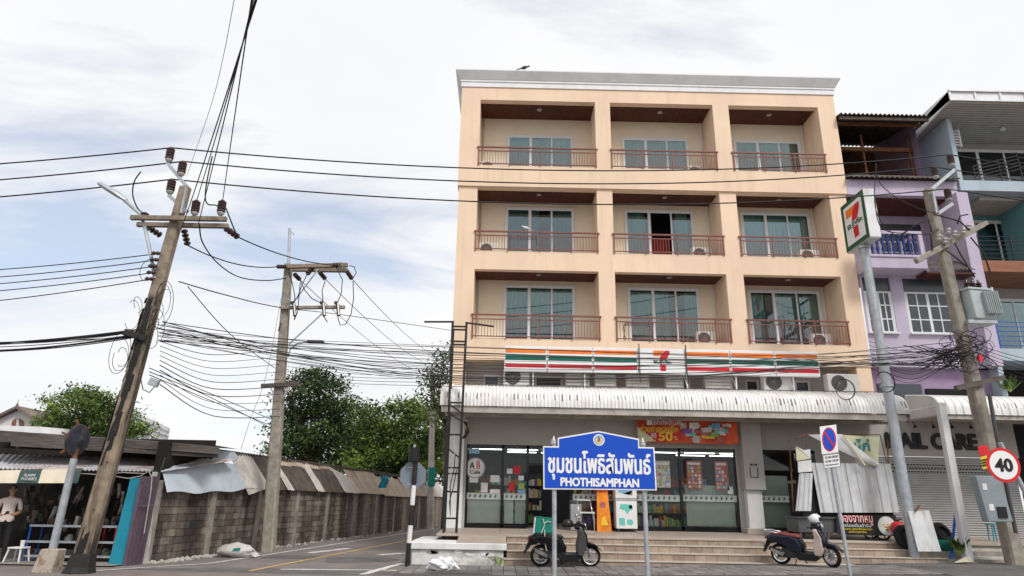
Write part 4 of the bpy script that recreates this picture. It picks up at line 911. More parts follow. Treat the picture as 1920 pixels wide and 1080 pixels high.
cB = [chain(pB, A(536,500,22.1), A(520,500,21.6), 4, .075), chain(pB, A(552,514,22.3), A(562,524,22.7)), chain(pB, A(588,500,22.3), A(576,514,22.0)), chain(pB, A(599,510,22.3), A(610,523,22.7)), chain(pB, A(650,508,22.3), A(660,523,22.7)), chain(pB, A(642,496,22.2), A(625,497,22.0))]
for px in (551,606,633):
    MB().cyl(A(px,570,22.1),A(px+2,592,22.0),.06,n=8).box(*sum([[v-.05,v+.05] for v in A(px-3,568,22.05)],[])).build('fuse_cutout', K['insulator'], pB)
for pts in (((562,524),(572,545),(585,560),(606,570)),((540,510),(548,530),(553,556),(552,570)),((576,514),(566,535),(557,560)),((610,526),(604,545),(606,570)),((630,500),(642,525),(640,550),(633,567)),((662,527),(663,560),(658,590),(648,608),(638,610),(633,594)),((552,592),(552,600),(558,585),(563,530)),((606,592),(614,604)),((661,522),(668,512),(664,500),(655,498))):
    P3 = [A(x,y,22.1) for x,y in pts]; MB().tube(P3,.016,5).build('jumper_wire', K['cable'], pB, smooth=True)
for q in range(4): MB().cyl(A(526-q,605+q*4,22.1),A(526-q,609+q*4,22.1),.03,n=6).build('guy_insulator', K['insulator'], pB)
lampB = [A(x,y,22.2) for x,y in ((540,670),(544,655),(556,645),(575,641),(604,641))]; MB().tube(lampB,.03,6).build('lamp_arm', K['galv'], pB); MB().obox(A(592,641,22.2),(.28,0,.0),(0,.1,0),(0,0,.05)).build('lamp_head', K['plastic_grey'], pB, bevel=.03)

pC = thing('utility_pole', 'concrete utility pole carrying a transformer and cable tangle at the right', 'utility pole', (13.55,18.8,gh(13.5)))
q0, q1 = Vector((13.57,18.8,.1)), Vector((13.118,18.8,11.15))
def onC(z): return q0+(q1-q0)*((z-.1)/11.05)
mb = MB(); sq_pole(mb, q0, q1, .39, .25, 10); mb.build('shaft', K['pole_grey'], pC)
MB().bar(A(1738,362,18.75),A(1790,318,18.75),.06,.10).build('steel_bracket', K['galv'], pC); MB().bar(A(1752,405,18.75),A(1786,382,18.75),.06,.10).build('steel_bracket', K['galv'], pC); MB().bar(A(1748,360,18.6),A(1755,400,18.6),.05,.10).build('steel_bracket', K['galv'], pC)
tC = [pin_insulator(pC, A(1785,312,18.75)), pin_insulator(pC, A(1755,335,18.75)), pin_insulator(pC, A(1780,377,18.75))]
MB().bar(A(1717,490,18.4),A(1842,422,18.9),.14,.16).build('crossarm', K['pole_grey'], pC, bevel=.015); MB().bar(A(1758,462,18.9),A(1850,418,19.3),.12,.14).build('crossarm', K['pole_grey'], pC, bevel=.015)
for x,y in ((1760,452),(1772,458),(1790,445),(1806,440),(1815,432),(1778,440)): MB().lathe(A(x,y,18.45),(.3,0,1),[(0,.05),(.05,.08),(.1,.05),(.15,.08),(.22,.04)],9).build('surge_arrester', K['porcelain'], pC, smooth=40)
for pts in (((1760,430),(1745,440),(1748,470)),((1790,455),(1800,475),(1815,500),(1828,520)),((1775,470),(1795,485),(1812,500)),((1820,445),(1845,475),(1856,510)),((1752,402),(1775,408),(1800,415),(1818,432)),((1795,420),(1800,405),(1815,402)),((1747,435),(1740,410),(1720,420),(1690,440))):
    MB().tube([A(x,y,18.4) for x,y in pts],.022,5).build('jumper_wire', K['cable'], pC, smooth=True)
# transformer
tr = thing('transformer', 'pale grey finned transformer hung on the right utility pole', 'transformer', tuple(A(1828,612,18.7)))
ct = A(1828,575,18.75); mb = MB().obox(ct,(.34,.06,0),(-.05,.28,0),(-.03,0,.46)); mb.build('tank', K['transformer'], tr, bevel=.05, seg=2)
for q in range(7): MB().obox(ct+Vector((.10+q*.06,-.33-.0*q,.03)),(.010,0,0),(0,.08,0),(-.02,0,.34)).build('cooling_fin', K['transformer'], tr)
MB().obox(ct+Vector((-.03,0,.47)),(.38,.06,0),(-.05,.31,0),(0,0,.03)).build('lid', K['transformer'], tr)
for q in range(3):
    MB().lathe(ct+Vector((-.2+q*.18,-.1,.5)),(.05,0,1),[(0,.05),(.03,.09),(.07,.05),(.1,.09),(.14,.05),(.17,.09),(.21,.045),(.3,.03)],10).build('bushing', K['insulator'], tr, smooth=40)
MB().obox(ct+Vector((-.05,-.05,-.52)),(.42,0,0),(0,.22,0),(0,0,.05)).bar(ct+Vector((-.4,0,-.45)),ct+Vector((-.55,0,.3)),.08).build('mount', K['galv'], tr)
# cable tangle
for q in range(30):
    c = A(random.uniform(1770,1850),random.uniform(630,690),18.45); rr = random.uniform(.12,.34); ph = random.random()*6; tl_ = random.uniform(-.6,.6); pts = []
    for i in range(11):
        a = 2*math.pi*i/10*random.uniform(.9,1.05)+ph; pts.append(c+Vector((rr*math.cos(a)*1.2, random.uniform(-.03,.03), rr*math.sin(a)*.8+tl_*rr*math.cos(a))))
    MB().tube(pts,random.choice([.007,.010,.014]),4).build('cable_coil', K['cable'], pC)
for q in range(30):
    a_ = A(random.uniform(1690,1780),random.uniform(640,700),18.5); b_ = A(random.uniform(1785,1820),random.uniform(645,680),18.4); MB().tube([a_,(a_+b_)/2+Vector((0,0,random.uniform(-.12,.05))),b_],random.choice([.008,.013]),4).build('cable_end', K['cable'], pC)
MB().obox(A(1838,672,18.35),(.05,0,.02),(0,.03,0),(0,0,.09)).build('red_tag', K['sign_red'], pC)
for x,y,x1,y1 in ((1792,728,1882,708),): MB().bar(A(x,y,18.5),A(x1,y1,18.7),.12,.14).build('crossarm', K['oldwood'], pC)
MB().tube([A(x,y,18.4) for x,y in ((1855,740),(1865,800),(1885,900),(1905,1000))],.05,8).build('conduit', K['plastic_grey'], pC)
# electrical cabinet and flyer
cab = thing('electrical_cabinet', 'grey electrical cabinet strapped to the right utility pole', 'cabinet', tuple(A(1862,980,18.4)))
cc_ = A(1858,935,18.42); MB().obox(cc_,(.33,0,-.0),(0,.13,0),(-.06,0,.58)).build('casing', K['cabinet_grey'], cab, bevel=.015)
MB().obox(cc_+Vector((.13,-.14,-.34)),(.12,0,0),(0,.02,0),(0,0,.14)).build('meter', K['plastic_black'], cab)
for dx, dz in ((-.2,.3),(-.12,-.22)): MB().obox(cc_+Vector((dx,-.135,dz)),(.06,0,0),(0,.003,0),(0,0,.08)).build('warning_label', K['paper'], cab)
fl = thing('flyer', 'small red and yellow flyer tied to the right utility pole', 'flyer', tuple(A(1848,880,18.3)))
for k_, (y0, y1, mm) in enumerate(((838,856,'sign_red'),(857,880,'letter_yellow'))): MB().prism([A(1833+k_*5,y0,18.3),A(1850+k_*5,y0-4,18.3),A(1857+k_*5,y1-5,18.3),A(1838+k_*5,y1,18.3)],(0,.01,0)).build('flyer_sheet', K[mm], fl)
for k_ in range(3): MB().bar(A(1840+k_,863+k_*5,18.28),A(1854+k_,860+k_*5,18.28),.02,.03).build('print_line', K['blackletter'], fl)
# slim pole deep in the lane
pD = thing('utility_pole', 'slim pale concrete pole far down the lane in front of the trees', 'utility pole', (-4.31,42.4,0))
mb = MB(); sq_pole(mb, (-4.31,42.4,-.1), (-4.62,42.4,9.4), .42, .26, 5); mb.build('shaft', K['concrete_light'], pD)
MB().bar((-4.8,42.4,9.3),(-3.4,42.4,9.3),.1).build('crossarm', K['concrete_light'], pD)
MB().obox((-4.33,42.1,3.0),(.22,0,0),(0,.02,0),(0,0,.55)).build('green_notice', K['green_box'], pD)

# ================================================================ steel lattice frame at the shop corner
lt = thing('lattice_frame', 'tall rusty black steel ladder frame standing on the corner plinth', 'steel frame', (-1.5,20.5,.6))
xa0, xa1, xb0, xb1 = -1.69, -1.70, -1.32, -1.26
mb = MB().bar((xa0,20.5,.56),(xa1,20.5,7.0),.07,.07).build('upright', K['black_paint'], lt); MB().bar((xb0,20.5,.56),(xb1,20.5,7.0),.07,.07).build('upright', K['black_paint'], lt)
MB().bar((xa0,21.0,.56),(xa1,21.0,6.9),.05,.05).build('upright', K['black_paint'], lt)
for y in (612,618,640,646,755,815,877,888,922,972): z = A(850,y,20.5).z; MB().bar((-1.69,20.5,z),(-1.28,20.5,z),.05,.05).build('rung', K['black_paint'], lt)
for y0, y1 in ((758,775),(775,790),(840,860)): z0_, z1_ = A(850,y0,20.5).z, A(850,y1,20.5).z; MB().bar((-1.69,20.5,z0_),(-1.28,20.5,z1_),.045).build('brace', K['black_paint'], lt)
for z in (1.5,3.2,5.0,6.5): MB().bar((-1.69,20.5,z),(-1.69,21.0,z),.04).build('brace', K['black_paint'], lt)
MB().bar((-2.6,20.5,7.0),(-1.66,20.5,7.02),.05).bar((-1.3,20.5,7.0),(-.4,20.45,6.88),.05).build('side_arm', K['black_paint'], lt)
MB().box(-1.85,-1.15,20.4,21.1,.56,.59).build('foot_plate', K['rust'], lt)
for q in range(3): MB().tube([(-1.5+.06*q,20.45,3.5-.5*q),(-1.45,20.4,3.0-.5*q),(-1.55,20.42,2.4-.4*q),(-1.5,20.45,1.2)],.014,5).build('loose_cable', K['cable' if q else 'sheet_light'], lt)
mt = thing('wall_meter', 'small meter box with tangled wires on the white corner column', 'meter', tuple(A(872,800,22.3)))
MB().obox(A(873,795,22.36),(.08,0,0),(0,.06,0),(0,0,.14)).build('casing', K['canvas_cream'], mt, bevel=.01); MB().lathe(A(876,812,22.34),(0,-1,.2),[(0,.05),(.1,.08),(.14,.07)],12).build('camera_dome', K['rust'], mt)
for q in range(5): MB().tube([A(868+q*2,790,22.3),A(880-q,805+q*3,22.2),A(866+q,822,22.3)],.01,4).build('wire', K['cable'], mt)

ORD = ['topmost','second','third','fourth','fifth','sixth','seventh','eighth','ninth','tenth']
# ================================================================ overhead cables
def cable(label, pts, r=.017, group=None, m='cable', sag=0.0, name='cable'):
    """pts are surveyed points; between two points the cable hangs with the given sag"""
    P = [Vector(p) for p in pts]
    if len(P) == 2:
        a, b = P; P = [a+(b-a)*t/24-Vector((0,0,4*sag*(t/24)*(1-t/24))) for t in range(25)]
    else:
        out = []
        for i in range(len(P)-1):
            p0, p1, p2, p3 = P[max(i-1,0)], P[i], P[i+1], P[min(i+2,len(P)-1)]
            for k in range(6):
                u = k/6; out.append(.5*((2*p1)+(p2-p0)*u+(2*p0-5*p1+4*p2-p3)*u*u+(3*p1-p0-3*p2+p3)*u**3))
        P = out+[P[-1]]
    return tag(MB().tube(P, r, 5).build(name, K[m], smooth=True), label, 'cable', group)
# three street-line conductors across the whole view
for k, (yl, lab) in enumerate(((303,'top'),(334,'middle'),(366,'lowest'))):
    lf = A(-400, yl+ (25 if k == 0 else 27), 16.5); a = tops[k]; b = tC[k]
    e = Vector((40, 24, b.z+.4))
    n = 14; L1 = [lf+(a-lf)*t/n-Vector((0,0,4*.12*(t/n)*(1-t/n))) for t in range(n+1)]; L2 = [a+(b-a)*t/28-Vector((0,0,4*.62*(t/28)*(1-t/28))) for t in range(1,29)]; L3 = [b+(e-b)*t/n-Vector((0,0,4*.3*(t/n)*(1-t/n))) for t in range(1,n+1)]
    tag(MB().tube(L1+L2+L3,.018,6).build('power_line', K['cable'], smooth=True), lab+' of the three power lines crossing the peach facade between the outer poles', 'cable', 'power lines crossing the view')
# lines climbing over the camera from the left pole
for k, (a, px) in enumerate(((t1,487),(t2,476),(A(340,430,15.5),491),(A(372,420,15.6),482))):
    b = A(px, -30, 7.2); e = b+(b-a)*1.1+Vector((0,0,.25))
    cable(['second from left','leftmost','rightmost','third from left'][k]+' of the steep black lines leaving the top edge', [a, a+(b-a)*.33-Vector((0,0,.10)), a+(b-a)*.66-Vector((0,0,.10)), b, e], .011, 'lines climbing over the street')
cable('thin grey line climbing apart from the steep bundle at the top left', [A(350,330,18), A(395,200,13), A(420,100,10.5), A(441,-10,8.5), A(460,-90,7.2)], .006, m='cable_grey')
for p0, pts in (('a',((264,322),(252,340),(249,365),(258,390),(271,402))),('b',((398,293),(388,340),(385,370),(390,383),(405,385),(415,392)))):
    cable('looping jumper '+('from the middle power line to the left end of the crossarm' if p0 == 'a' else 'from the top power line to the right end of the crossarm'), [A(x,y,15.6) for x,y in pts], .018)
cable('jumper swooping from the right end insulator to its strain string', [t2, A(432,412,15.8), A(440,432,16.0), c2], .018)
# span from left pole to the double crossarm pole
cable('upper span line from the left crossarm to the far end of the double crossarm', [c2, cB[5]], .018, sag=.15)
cable('middle span line from under the left crossarm to the double crossarm pole', [c3, cB[0]], .018, sag=.22)
cable('drooping span line from the left crossarm to the straight pole', [A(374,420,15.7), A(380,455,16.2), A(410,495,17.6), A(450,520,19.5), A(500,526,21.5), A(538,521,22.3)], .018)
cable('lower span line passing the short crossarm on the straight pole', [A(335,528,15.7), A(430,555,18), A(528,577,22.2), A(640,590,30), A(850,620,40)], .016)
cable('guy line falling from the left pole to the straight pole', [A(352,537,15.7), A(430,625,18), A(515,690,22.3)], .012)
for k, c in enumerate((cB[1], cB[3], cB[4])):
    e = A(770+k*22, 690-k*12, 52); cable(['leftmost','middle','rightmost'][k]+' of the lines running from the double crossarm down the lane', [c, e], .013, 'lines running down the lane', sag=.3)
# low-voltage lines to the left edge
for k, y in enumerate((498,513,526,540,562)):
    a = A(300-k*4, 475+k*12, 15.4); b = A(-160, y+ (16-k*0), 17.5)
    cable((ORD[k] if k < 4 else 'lowest')+' of the five low-voltage lines at the left edge', [a, b], .013, 'low-voltage lines at the left edge', sag=.08)
# telecom bundle to the left edge
for k in range(9):
    a = A(240+random.uniform(-6,30), 620+random.uniform(-4,12), 15.3); b = A(-150, 648+random.uniform(-12,10), 16.5)
    cable('telecom cable in the thick bundle leaving the left pole to the left edge', [a, b], random.choice([.011,.014,.02]), 'telecom bundle at the left edge', sag=random.uniform(.05,.18))
cable('single thin cable below the bundle at the left edge', [A(245,632,15.3), A(-150,664,16.5)], .012, sag=.1)
# telecom spans from left pole past the shop to the right pole
for k in range(21):
    ya = random.uniform(600,640); yb = random.uniform(638,690); ym = 648+k*3.4+random.uniform(-4,4)
    a = A(300+random.uniform(-8,8), ya, 15.5); b = A(1795+random.uniform(-20,20), yb, 18.5)
    m1, m2, m3 = A(560, ya+(ym-ya)*.62, 16.6), A(860, ym, 17.6), A(1320, ym+(yb-ym)*.25+8, 18.2)
    cable('telecom cable in the bundle strung across the shop front', [a, m1, m2, m3, b], random.choice([.006,.007,.008,.011]), 'telecom bundle across the shop front', m=random.choice(['cable','cable','cable_grey']))
for k in range(10):
    y0 = 640+k*9; y1 = 655+k*14; cable(ORD[k]+' from the top of the cables sagging between the two left poles', [A(300,y0,15.5), A(400,y0+(y1-y0)*.75+14,18.5), A(524,y1,22.2)], random.choice([.008,.010,.012]), 'telecom cables between the two left poles')
for k in range(6):
    cable(ORD[k]+' from the top of the cables between straight pole and shop corner', [A(545,672+k*8,22.3), A(680,690+k*6,21.5), A(868,690+k*7,20.6)], .008, 'telecom cables from the straight pole to the shop corner')
for k, (y0, y1, x1) in enumerate(((690,790,505),(697,806,505),(703,800,500))): cable(['upper','middle','lower'][k]+' of the cables slanting low behind the leaning pole', [A(280,y0,15.6), A(390,y0+46,18.5), A(x1,y1-5,22.2)], .011, 'cables slanting low behind the left pole')
cable('faint guy wire slanting to the left of the straight pole', [A(527,560,22.2), A(500,700,21.4), A(470,785,20.6), A(452,842,20.3)], .007, m='cable_grey')
for k in range(7):
    cable(ORD[k]+' from the top of the cables fanning to the right edge', [A(1845,650+k*6,18.5), A(1990,680+k*9,19.5)], .009, 'cables at the right edge', sag=.1)
for k in range(8):
    cable('cable looping between the pole sign and the right pole', [A(1630,640+k*7,20.6), A(1710,662+k*8+random.uniform(-4,6),19.6), A(1785,648+k*4,18.5)], .008, 'cables between pole sign and right pole')
for pts in (((1642,306),(1648,340),(1680,370),(1725,392),(1760,400)),((1640,365),(1645,410),(1660,432),(1700,438),(1745,440)),((1643,310),(1640,380),(1655,420),(1690,450))): cable('jumper loop drooping beside the pole sign box', [A(x,y,18.6) for x,y in pts], .014, 'jumper loops beside the pole sign')
for k, (x, y) in enumerate(((1660,716),(1585,730))):
    ct_ = A(x,y,18.9); mb = MB()
    for q in range(2): mb.tube([ct_+Vector((.28*math.cos(a)*(1-.04*q),.02*q,.30*math.sin(a)*(1-.04*q))) for a in [2*math.pi*i/20 for i in range(21)]],.009,5,False)
    tag(mb.build('cable_coil', K['cable']), 'round coil of black cable hanging '+('on the pole sign mast' if k == 0 else 'beside the rightmost air conditioner'), 'cable coil')

# ================================================================ block wall along the lane
WD = Vector((.155,1,0)).normalized(); WN = Vector((WD.y,-WD.x,0)); W0 = Vector((-8.95,18.2,0))      # WN points to the lane
def wl_(s, off=0, z=0): return W0+WD*s+WN*off+Vector((0,0,z))
def wallS(px, py=917):
    d = _F*FPX+_R*(px-960)-_U*(py-540); t = (W0.x-.155*W0.y)/(d.x-.155*d.y); return (EYE+d*t-W0).dot(WD)
bw = thing('block_wall', 'long mould-stained concrete block wall along the left of the lane', 'wall', tuple(wl_(8)))
ang = math.atan2(WD.y, WD.x)
mb = MB(); mb.obox(wl_(20,-.10,.95), WD*20, WN*.085, (0,0,.97)); mb.build('wall_core', K['mortar'], bw)
bl = MB(); bl.box(-.19,.19,-.02,.02,-.09,.09); bme = bl.mesh('block', K['block'])
rows, colsN = 10, 29
for j in range(rows):
    for i in range(colsN):
        s = .22+i*.4+(.2 if j % 2 else 0)
        o = share('block', bme, bw, matrix=Matrix.Translation(wl_(s, -.004+random.uniform(-.008,.012), .10+j*.19+random.uniform(-.006,.006)))@Matrix.Rotation(ang,4,'Z')@Matrix.Diagonal((1,1,.96,1)))
far = MB()
for j in range(rows):
    for i in range(66): s = 12.0+i*.4+(.2 if j % 2 else 0); far.obox(wl_(s,-.003+random.uniform(-.003,.006),.10+j*.19), WD*.188, WN*.02, (0,0,.086))
o = far.build('far_block', K['block'], bw); o['kind'] = 'stuff'
for s in (0,2.6,5.3,8.2,11,14,17,20,23,27,31,35): MB().obox(wl_(s,0,.99), WD*.11, WN*.06, (0,0,1.0)).build('wall_post', K['concrete'], bw, bevel=.01)

# ---------------------------------------------------------------- lean-to roof of old sheets hanging over the wall
lr = thing('sheet_roof', 'patchwork lean-to roof of old corrugated sheets above the block wall', 'roof', tuple(wl_(8,-.4,1.9)))
def sheet(nm, p0, p1, m, t0=1.0, t1=1.0, off=0.0, amp=.022, bot=1.88, per=None, skew=0, rise=1.12, back=.82, ts=0.0):
    """p0, p1: where the lower corners meet the wall line in the survey; t: fraction of the slope covered"""
    s0, s1 = wallS(p0), wallS(p1); dn = lambda s, t, sk: wl_(s+sk*t, .14+off-(back+off)*t, bot+rise*t)
    a, b, c = dn(s0,ts,0), dn(s1,ts,0), dn(s0,t0,skew); n = (b-a).cross(c-a).normalized(); per = per or max(2, int((s1-s0)/.16)); mb = MB()
    N_ = per*6; mb.grid(lambda u, v: (a+(b-a)*u)*(1-v)+v*(dn(s0,t0,skew)+(dn(s1,t1,skew)-dn(s0,t0,skew))*u)+n*(amp*math.sin(2*math.pi*u*per)+.015*math.sin(7*u+3*v)), [i/N_ for i in range(N_+1)], [0,.33,.66,1])
    return mb.build(nm, K[m], lr, smooth=True)
sheet('corrugated_sheet',452,497,'sheet_light',off=.06); sheet('corrugated_sheet',497,530,'sheet_dark'); sheet('corrugated_sheet',530,542,'sheet_light',off=.07)
sheet('corrugated_sheet',541,590,'sheet_dark',.82,.82); sheet('corrugated_sheet',588,601,'sheet_light',off=.07); sheet('corrugated_sheet',600,642,'sheet_dark',.85,.85); sheet('metal_plate',640,668,'sheet_light',off=.08,amp=.004,t1=.55)
sheet('metal_plate',664,720,'sheet_beige',.95,.95,amp=.006,off=.03); sheet('metal_plate',716,765,'sheet_beige',.9,.85,amp=.01,off=.05,bot=1.8); sheet('metal_plate',762,800,'sheet_beige',.9,.9,amp=.008); sheet('metal_plate',800,835,'sheet_light',.9,.9,amp=.008)
sheet('corrugated_sheet',541,590,'sheet_beige',1,1,off=.03,ts=.78); sheet('corrugated_sheet',598,642,'sheet_beige',1,1,off=.03,ts=.8)
# near blue-white sheets sagging off the corner
mb = MB(); a, b, c, d_ = A(298,888,18.3), A(462,917,22.3), A(440,868,21.6), A(300,872,18.6)
a2 = A(313,923,18.2)
mb.grid(lambda u, v: (a2*(1-u)+b*u)*(1-v)+(d_*(1-u)+c*u)*v+Vector((.03*math.sin(9*u),0,-.05*math.sin(math.pi*u)*(1-v)+.03*math.sin(14*u+3*v))), [i/16 for i in range(17)], [i/6 for i in range(7)]); mb.build('metal_plate', K['sheet_blue'], lr, smooth=True)
MB().prism([A(403,842,21),A(440,848,21.6),A(447,856,21.7),A(440,864,21.6),A(398,863,20.9)],(0,.02,-.01)).build('metal_plate', K['sheet_blue'], lr)
MB().prism([A(461,916,22.2),A(497,917,23.4),A(466,928,22.2)],(.02,0,0)).build('metal_plate', K['sheet_light'], lr)
mb = MB(); corr(mb, wl_(3.0,-.62,3.02), wl_(40,-.62,3.02), wl_(3.0,-2.6,3.12),0,.035,190); mb.build('ridge_sheet', K['oldroof'], lr, smooth=True)
mb = MB()
for q in range(9): s = 3.2+q*4; mb.bar(wl_(s,.05,1.9), wl_(s,-.68,2.98), .06)
mb.bar(wl_(3,-.66,2.95), wl_(40,-.66,2.95), .07); mb.bar(wl_(3,.02,1.92), wl_(40,.02,1.92), .05); mb.build('rafter', K['oldwood'], lr)
cl_ = tag(MB().grid(lambda u, v: A(712+14*u+3*math.sin(5*v), 893+22*v, 35.0)+Vector((0,.12*math.sin(8*u),0)), [i/6 for i in range(7)], [i/6 for i in range(7)]).build('cloth', K['teal_panel'], smooth=True), 'small teal rag caught on the pale sheets above the wall', 'rag')

# ================================================================ open stall on the left corner
sl_ = thing('market_stall', 'dark open-fronted repair stall with cream and green valance', 'stall', (-11,18.5,0))
LY, RY = 17.2, 19.2
def Sx(px): return LY+(RY-LY)*max(0,px)/403
mb = MB()   # dark rear and side walls, added dark sheet as the roof gap's shade, floor
mb.quad((-21,21.6,0),(-9.05,21.6,0),(-9.05,21.6,3.3),(-21,21.6,3.3)); mb.quad((-9.05,18.0,0),(-9.05,21.6,0),(-9.05,21.6,3.1),(-9.05,18.0,3.0)); mb.quad((-14.6,17.4,0),(-17.2,21.6,0),(-17.2,21.6,3.2),(-14.6,17.4,3.0)); mb.quad(A(-40,838,18.6),A(400,858,20.2),A(400,838,20.2),A(-40,815,18.6)); mb.build('inner_wall_and_gap_panel', K['shed_dark'], sl_)
mb = MB(); mb.quad((-22,16.9,.03),(-9.05,16.9,.03),(-9.05,21.6,.03),(-22,21.6,.03)); mb.build('stall_floor', K['concrete'], sl_)
# roofs
def ledge(nm, pts_top, pts_bot, back, m, par=sl_, amp=0, per=0, droop=0):
    (a, b), (c, d) = [(A(*p) if len(p) == 3 else Vector(p)) for p in pts_top], [(A(*p) if len(p) == 3 else Vector(p)) for p in pts_bot]
    mb = MB(); n = 40 if not per else per*5
    mb.grid(lambda u, v: (a+(b-a)*u)*(1-v)+(c+(d-c)*u)*v+Vector((0,0,(amp*math.sin(2*math.pi*u*per) if per else 0)-droop*v*abs(math.sin(u*21)))), [i/n for i in range(n+1)], [0,.25,.5,.75,1]); return mb.build(nm, K[m], par, smooth=bool(per))
MB().prism([A(-40,806,LY-.1),A(236,822,Sx(236)),A(405,837,RY),A(405,851,RY),A(236,839,Sx(236)),A(-40,826,LY-.1)],(.05,.12,0)).build('fascia_board', K['oldwood'], sl_)
MB().prism([A(20,824,LY+.1),A(403,850,RY+.1),A(403,858,RY+.1),A(20,836,LY+.1)],(.05,.1,0)).build('fascia_board', K['oldwood'], sl_)
mb = MB(); p0, p1 = A(-60,803,LY-.1), A(405,835,RY); mb.quad(p0, p1, p1+Vector((-.6,3.2,.12)), p0+Vector((0,4.6,.15))); mb.build('upper_roof', K['oldroof'], sl_)
ledge('tin_roof', [(-60,850,LY+.75),(445,862,RY+2.0)], [(-60,878,LY-.25),(305,884,Sx(305)-.35)], 0, 'sheet_rusty', amp=.018, per=46)
mb = MB(); mb.bar(A(-40,884,LY-.05),A(310,884,Sx(310)-.2),.05); mb.build('eave_beam', K['oldwood'], sl_)
for px in (30,130,228): MB().bar(A(px,850,LY+.9),A(px+4,832,LY+.5),.06).build('roof_strut', K['oldwood'], sl_)
# valance
vx = [-120,-62,-2,38,78,132,152]; vm = ['canvas_green','canvas_cream','canvas_cream','canvas_green','canvas_cream','canvas_green']
for k in range(6):
    a, b = vx[k], vx[k+1]; mb = MB(); mb.grid(lambda u, v: A(a+(b-a)*u-2*v, 884+22*v, LY-.3)+Vector((0,-.10*v+.015*math.sin((a+(b-a)*u)*.25)*v,0)), [i/10 for i in range(11)], [i/4 for i in range(5)])
    mb.build('valance_panel', K[vm[k]], sl_, smooth=True)
    mb = MB(); mb.grid(lambda u, v: A(a+(b-a)*u+4*v, 884-6*v, LY-.3+.8*v), [0,.5,1], [0,.5,1]); mb.build('canopy_cloth', K[vm[k]], sl_)
for k, (sx_, w_) in enumerate((('ALANW',.28),('P10183872',.36))): text('valance_lettering', sx_, A(57,891+7*k,LY-.37)+Vector((0,-.03*k-.02,0)), w_, .065, K['paper'], sl_)
# right side of the stall: teal board, folded purple shutters, posts
MB().prism([A(202,1062,17.3),A(229,1062,17.3),A(263,900,17.5),A(244,900,17.5)],(.01,.05,0)).build('side_board', K['teal_panel'], sl_)
MB().prism([A(244,896,17.6),A(266,896,17.6),A(262,925,17.58),A(240,925,17.58)],(.01,.05,0)).build('side_board', K['teal_panel'], sl_)
for k in range(5):
    x0 = 233+k*7.5; a, b = A(x0,1062-k*1.2,17.25+k*.12), A(x0+34,893,17.3+k*.12); MB().bar(a,b,.075,.05,up=(0,1,0)).build('shutter_leaf', K['purple_shutter'], sl_)
MB().bar(A(262,948,17.3),A(287,947,17.6),.02,.04).build('shutter_rail', K['purple_shutter'], sl_)
MB().bar(A(272,1058,17.9),A(291,885,18.0),.10,.10).build('corner_post', K['concrete_light'], sl_)
for pts in (((215,893),(240,897),(262,893),(279,884),(285,895),(283,920),(270,1000)),((150,888),(190,890),(230,886),(270,888))): MB().tube([A(x,y,17.1) for x,y in pts],.012,5).build('hanging_cable', K['sheet_light'], sl_)
MB().tube([A(x,y,17.3) for x,y in ((310,858),(285,930),(272,1010))],.014,5).build('stay_rod', K['plastic_grey'], sl_)
# shelves inside
def rackshelf(label, px0, px1, py, Y, mfr):
    a, b = A(px0,1060,Y), A(px1,1060,Y); t = thing('shelf_rack', label, 'shelf', (a.x,Y,.03)); w = b.x-a.x
    for x in (0, w):
        for y in (0,.45): MB().box(x-.015,x+.015,y-.015,y+.015,0,.85).build('upright', mfr, t, local=True)
    for z in (.12,.45,.82): MB().box(-.02,w+.02,-.02,.47,z-.012,z+.012).box(-.02,w+.02,-.03,-.02,z-.025,z+.025).build('shelf_board', K['galv'], t, local=True)
    return a, w
rackshelf('low metal shelf rack with pale rails behind the rusty sign post', 42, 142, 1050, 17.7, K['blue_pipe']); rackshelf('red-framed shelf rack beside the teal board', 165, 206, 1050, 17.8, K['red_plastic'])
stl = thing('stool', 'small pale stool on the stall floor beside the standing man', 'stool', tuple(A(28,1062,17.5)))
MB().box(-.17,.17,-.17,.17,.40,.44).build('seat', K['paper'], stl, local=True, bevel=.01)
for sx_ in (-1,1):
    for sy_ in (-1,1): MB().bar((sx_*.2,sy_*.2,0),(sx_*.14,sy_*.14,.40),.03).build('leg', K['paper'], stl, local=True)
cup = tag(MB().lathe(tuple(A(40,1045,17.5)),(0,0,1),[(0,.04),(.14,.055),(.15,.05)],12).build('cup', K['paper']), 'white plastic cup standing on the small stool', 'cup')
cup.location = Vector(stl.location)+Vector((.06,0,.44))-A(40,1045,17.5)
# hanging wares and clutter in the gloom
gm = [mat('gloom%d' % i, c, .8, var=.3, scale=8) for i, c in enumerate(((.05,.045,.04),(.16,.14,.12),(.03,.03,.035),(.10,.06,.04),(.28,.26,.23),(.05,.07,.04)))]
for k in range(70):
    px = random.uniform(48,236); py = random.uniform(905,985); Y = random.uniform(18.0,19.6); p = A(px,py,Y); w_ = random.uniform(.03,.13); h_ = random.uniform(.12,.42); mb = MB(); ph = random.random()*6; ti = random.uniform(-.35,.35)
    mb.grid(lambda u, v: p+Vector((w_*(u-.5)*(1+.5*math.sin(3*v+ph))+ti*v*h_, .05*math.sin(6*u+ph)+.03*v, -h_*v)), [0,.25,.5,.75,1], [0,.33,.66,1])
    mb.v += []; o = mb.build('hanging_ware', random.choice(gm), smooth=True); sd = o.modifiers.new('s','SOLIDIFY'); sd.thickness = .02
    tag(o, 'dim strap or part hanging in the gloom of the stall', 'hanging ware', 'wares hanging inside the stall')
